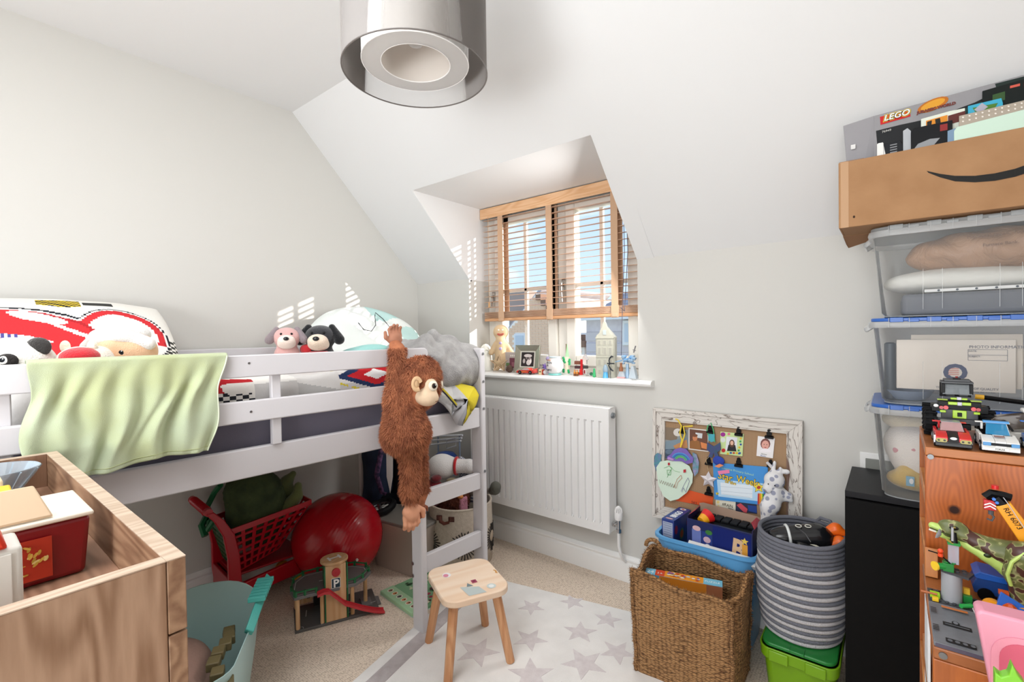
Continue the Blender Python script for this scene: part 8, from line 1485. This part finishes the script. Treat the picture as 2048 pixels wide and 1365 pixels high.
b = B(); b.tube([dq(1860, 1056, .943), dq(1880, 1064, .943), dq(1902, 1072, .944)], .0010, 5); b.build('mouth_line', mt('#3c4a1a', .4), di); b = B(); b.tube([dq(1858, 1059, .944), dq(1872, 1064, .944)], .0014, 5); b.build('teeth', mt('#e6e4d4', .3), di); b = B(); b.sphere(dq(1975, 1112, .941), (.004, .0015, .003), 12); b.build('shoulder_hole', mt('#23300f', .4), di)
# crane
cr = thing('toy_crane', 'yellow toy brick crane with a black head, red block and hook', 'toy crane', (.215, .955, S0)); co_ = Vector((.215, .955, S0)); yo = mt('#e89a1c', .35)
def cq(px, py, y=.955): return W(px, py, y=y)-co_
A1, B1 = cq(2005, 1008), cq(2075, 1105); d_ = (B1-A1).normalized(); n1 = Vector((-d_.z, 0, d_.x))
b = B(); b.loft([[A1+n1*s*.0085+Vector((0, y, 0)), B1+n1*s*.011+Vector((0, y, 0))] [::1] for s, y in ()]) if False else b.loft([[A1+n1*.0085*s+Vector((0, y, 0)) for s, y in ((1, -.007), (-1, -.007), (-1, .007), (1, .007))], [B1+n1*.0105*s+Vector((0, y, 0)) for s, y in ((1, -.007), (-1, -.007), (-1, .007), (1, .007))]]); bo_ = b.build('boom', yo, cr, bev=.001)
text('RH 6073', .0085, mt('#1c1712', .4), bo_, FR(A1+d_*.004+Vector((0, -.0072, 0))+n1*.0, d_, -n1 if n1.z < 0 else n1) @ Matrix.Translation((0, -.003, 0)))
E1 = cq(2070, 1098); b = B(); b.loft([[(E1.x+.01+s*.012, y, z) for s, y in ((-1, -.012), (1, -.012), (1, .012), (-1, .012))] for z in (.0, E1.z)]); b.build('crane_body', yo, cr, bev=.001); b = B(); b.box((E1.x+.01, -.002, .008), (.05, .034, .016)); b.build('crane_base', mt('#2f3237', .4), cr, bev=.001)
H1 = cq(1990, 992); b = B(); b.tube([H1+Vector((-.010, 0, -.004)), H1+Vector((-.004, 0, .003)), H1+Vector((.008, 0, .002)), H1+Vector((.016, 0, .0))], .0055, 8); b.build('crane_head', k_, cr); b = B(); b.tube([H1+Vector((.0, 0, -.002)), A1+d_*.004], .0075, 6); b.build('head_link', k_, cr)
for q in ((1986, 996), (1992, 1003)): c_ = cq(*q); b = B(); b.cyl(c_+Vector((0, -.009, 0)), c_+Vector((0, -.006, 0)), .0020, n=12); b.build('blue_pin', mt('#2a6fc4', .3), cr)
c_ = cq(1990, 974); b = B(); b.cyl(c_+Vector((0, 0, -.003)), c_+Vector((0, 0, .002)), .004, n=12); b.build('red_cap', mt('#c42020', .3), cr)
c_ = cq(1979, 1010); b = B(); b.box(c_, (.0125, .009, .0145), M=None); rb_ = b.build('red_block', mt('#b81c22', .3), cr, bev=.001)
decal('chevron', rb_, FR(c_+Vector((-.006, -.0048, -.006)), (1, 0, 0)), [([(.0, .0+k), (.006, .0035+k), (.012, .0+k), (.012, .0018+k), (.006, .0053+k), (.0, .0018+k)], '#eeecea') for k in (.001, .0052)])
c_ = cq(1982, 1024); b = B(); b.cyl(c_+Vector((0, 0, .004)), c_+Vector((0, 0, -.004)), .003, n=8); b.tube([c_+Vector((.0, 0, -.003)), c_+Vector((.003, 0, -.007)), c_+Vector((.001, 0, -.013)), c_+Vector((-.004, 0, -.011))], .0014, 6); b.build('hook', mt('#4a4d52', .4), cr)
b = B(); b.tube([H1+Vector((.006, -.003, .003)), A1+n1*-.0+Vector((.004, -.008, .004)), B1+Vector((0, -.009, .006))], .0005, 5); b.build('hoist_string', mt('#b9bbc0', .5), cr)
# blue vehicle
bv = thing('blue_toy_truck', 'royal blue toy vehicle with black lower half behind the pink chair', 'toy truck', (.125, .985, S0)); bb2 = mt('#1f5cb8', .35)
b = B(); b.loft([[(-.032, y, .008), (-.034, y, .018), (-.028, y, .036), (.045, y, .034), (.05, y, .008)] for y in (-.02, .02)]); b.build('body', mt('#183f80', .35), bv, bev=.0015); b = B(); b.loft([[(-.033, y, .034), (-.026, y, .0405), (.002, y, .038), (.02, y, .040), (.05, y, .034), (.05, y, .030), (-.03, y, .030)] for y in (-.021, .021)]); b.build('blue_canopy', bb2, bv, bev=.001)
for x in (-.02, .028):
    for s in (-1, 1): b = B(); b.cyl((x, s*.017, .009), (x, s*.023, .009), .009, n=18); b.build('wheel', k_, bv)
b = B(); b.box((.012, -.0215, .034), (.010, .002, .004), Matrix.Rotation(0, 4, 'Y')); b.build('grey_tile', mt('#8f9aa8', .4), bv)
ov = thing('orange_toy_loader', 'orange and blue toy loader with an amber gem in front of the blue truck', 'toy truck', (.125, .935, S0))
for x in (-.018, .012): b = B(); b.cyl((x, -.016, .0105), (x, -.008, .0105), .0105, n=22); w_ = b.build('orange_arch', yo, ov); b = B(); b.cyl((x, -.0175, .008), (x, -.016, .008), .006, n=16); b.build('dark_hub', k_, w_)
b = B(); b.plate([(-.015, -.010, .012), (.012, -.010, .010), (.016, -.006, .016), (-.010, -.004, .030)], .010); b.build('blue_slope', bb2, ov, bev=.0006); b = B(); b.lathe([(.004, 0), (.0075, .005), (.007, .012), (.003, .016)], 6, Matrix.Translation((-.002, -.020, .008))); b.build('amber_gem', mt('#c8501c', .15, coat=.5), ov, smooth=0)
b = B(); b.box((-.006, -.004, .031), (.010, .008, .005)); b.build('amber_brick', mt('#d05a28', .3), ov); b = B(); b.bb((-.03, -.012, 0), (.04, .012, .004)); b.build('chassis', mt('#23262b', .4), ov); b = B(); b.box((.024, -.012, .006), (.018, .010, .006)); b.build('green_brick', mt('#1d7a3c', .3), ov); b = B(); b.box((.04, -.008, .010), (.03, .02, .004), Matrix.Rotation(.3, 4, 'Z')); b.build('grey_tile', mt('#b9bbc0', .4), ov)

# ---- pink moulded chair in the near right corner
PY = .70
def pq(px, py, y=PY): return W(px, py, y=y)
pk = thing('pink_chair', 'pink moulded plastic child chair with a recessed back in the near right corner', 'chair', (.19, PY, 0)); pkm = mt('#d88fa2', .4); pkd = clear('#d4607a', .85, .25, 'pink_recess')
TL, TR = pq(1946, 1218), pq(2100, 1262); BLq = pq(1990, 1420); 
outer = [(TL.x+.002, TL.z-.004), (TL.x+.006, TL.z), (.12, TL.z+.000), (.20, TL.z-.004), (.29, TL.z-.006), (.31, TL.z-.02), (.30, .62), (.105, .62), (BLq.x, BLq.z)]
b = B(); b.loft([[(x, y, z) for x, z in outer] for y in (PY, PY+.028)]); bk2 = b.build('backrest', pkm, pk, bev=.003, seg=3, world=True)
i0 = pq(1982, 1262); inner_ = [(x, z) for x, z in rrect(.16, .19, .022, 6, i0.x+.08, i0.z-.095)]
b = B(); b.loft([[(x, PY-.0012, z) for x, z in inner_], [(x, PY-.0002, z) for x, z in inner_]]); b.build('recess_rim', mt('#d98a9c', .4), bk2, world=True)
b = B(); b.loft([[(x, PY-.0022, z) for x, z in rrect(.148, .178, .018, 6, i0.x+.08, i0.z-.095)], [(x, PY-.0013, z) for x, z in rrect(.148, .178, .018, 6, i0.x+.08, i0.z-.095)]]); b.build('recess_panel', mt('#c4526a', .3), bk2, world=True)
b = B(); b.bb((.09, PY-.22, .46), (.32, PY+.028, .49)); b.build('seat', pkm, pk, bev=.01, world=True)
for x in (.105, .305):
    for y in (PY-.20, PY+.01): b = B(); b.cyl((x, y, 0), (x, y, .465), .014, n=14); b.build('leg', pkm, pk, world=True)
for x in (.108, .298): b = B(); b.bb((x-.012, PY+.003, .48), (x+.012, PY+.024, .63)); b.build('back_post', pkm, pk, world=True)
Y2 = .62; a, c_ = W(1990, 1330, y=Y2), W(2060, 1400, y=Y2); sp_ = [W(*q, y=Y2) for q in ((1990, 1345), (2003, 1356), (2018, 1352), (2025, 1331), (2036, 1352), (2052, 1372), (2060, 1440), (1995, 1440))]
t = thing('green_spiky_toy', 'bright lime green spiky toy standing on the pink chair seat', 'toy', (.12, Y2, .4905)); pl_ = [(p.x, p.z) for p in sp_[:6]]+[(sp_[6].x, .4915), (sp_[7].x, .4915)]
b = B(); b.loft([[(x, y, z) for x, z in pl_] for y in (Y2, Y2+.012)]); b.build('spikes', mt('#74b82a', .4), t, bev=.001, world=True); b = B(); b.bb((sp_[7].x-.01, Y2-.02, .4905), (sp_[6].x+.01, Y2+.04, .502)); b.build('foot', mt('#7cbc30', .4), t, bev=.002, world=True)
# groups of like things
GR = {'bulldog_clip': 'bulldog clips on the pin board', 'clear_storage_box': 'stacked clear plastic boxes', 'spotted_gift_box': 'polka dot gift boxes in the cardboard box', 'toy_figure': 'tiny toy figures before the toy brick house', 'envelope': 'envelopes in the middle clear box'}
for o in list(bpy.data.objects):
    k = o.name.split('.')[0]
    if k in GR and o.parent is None and 'label' in o: o['group'] = GR[k]
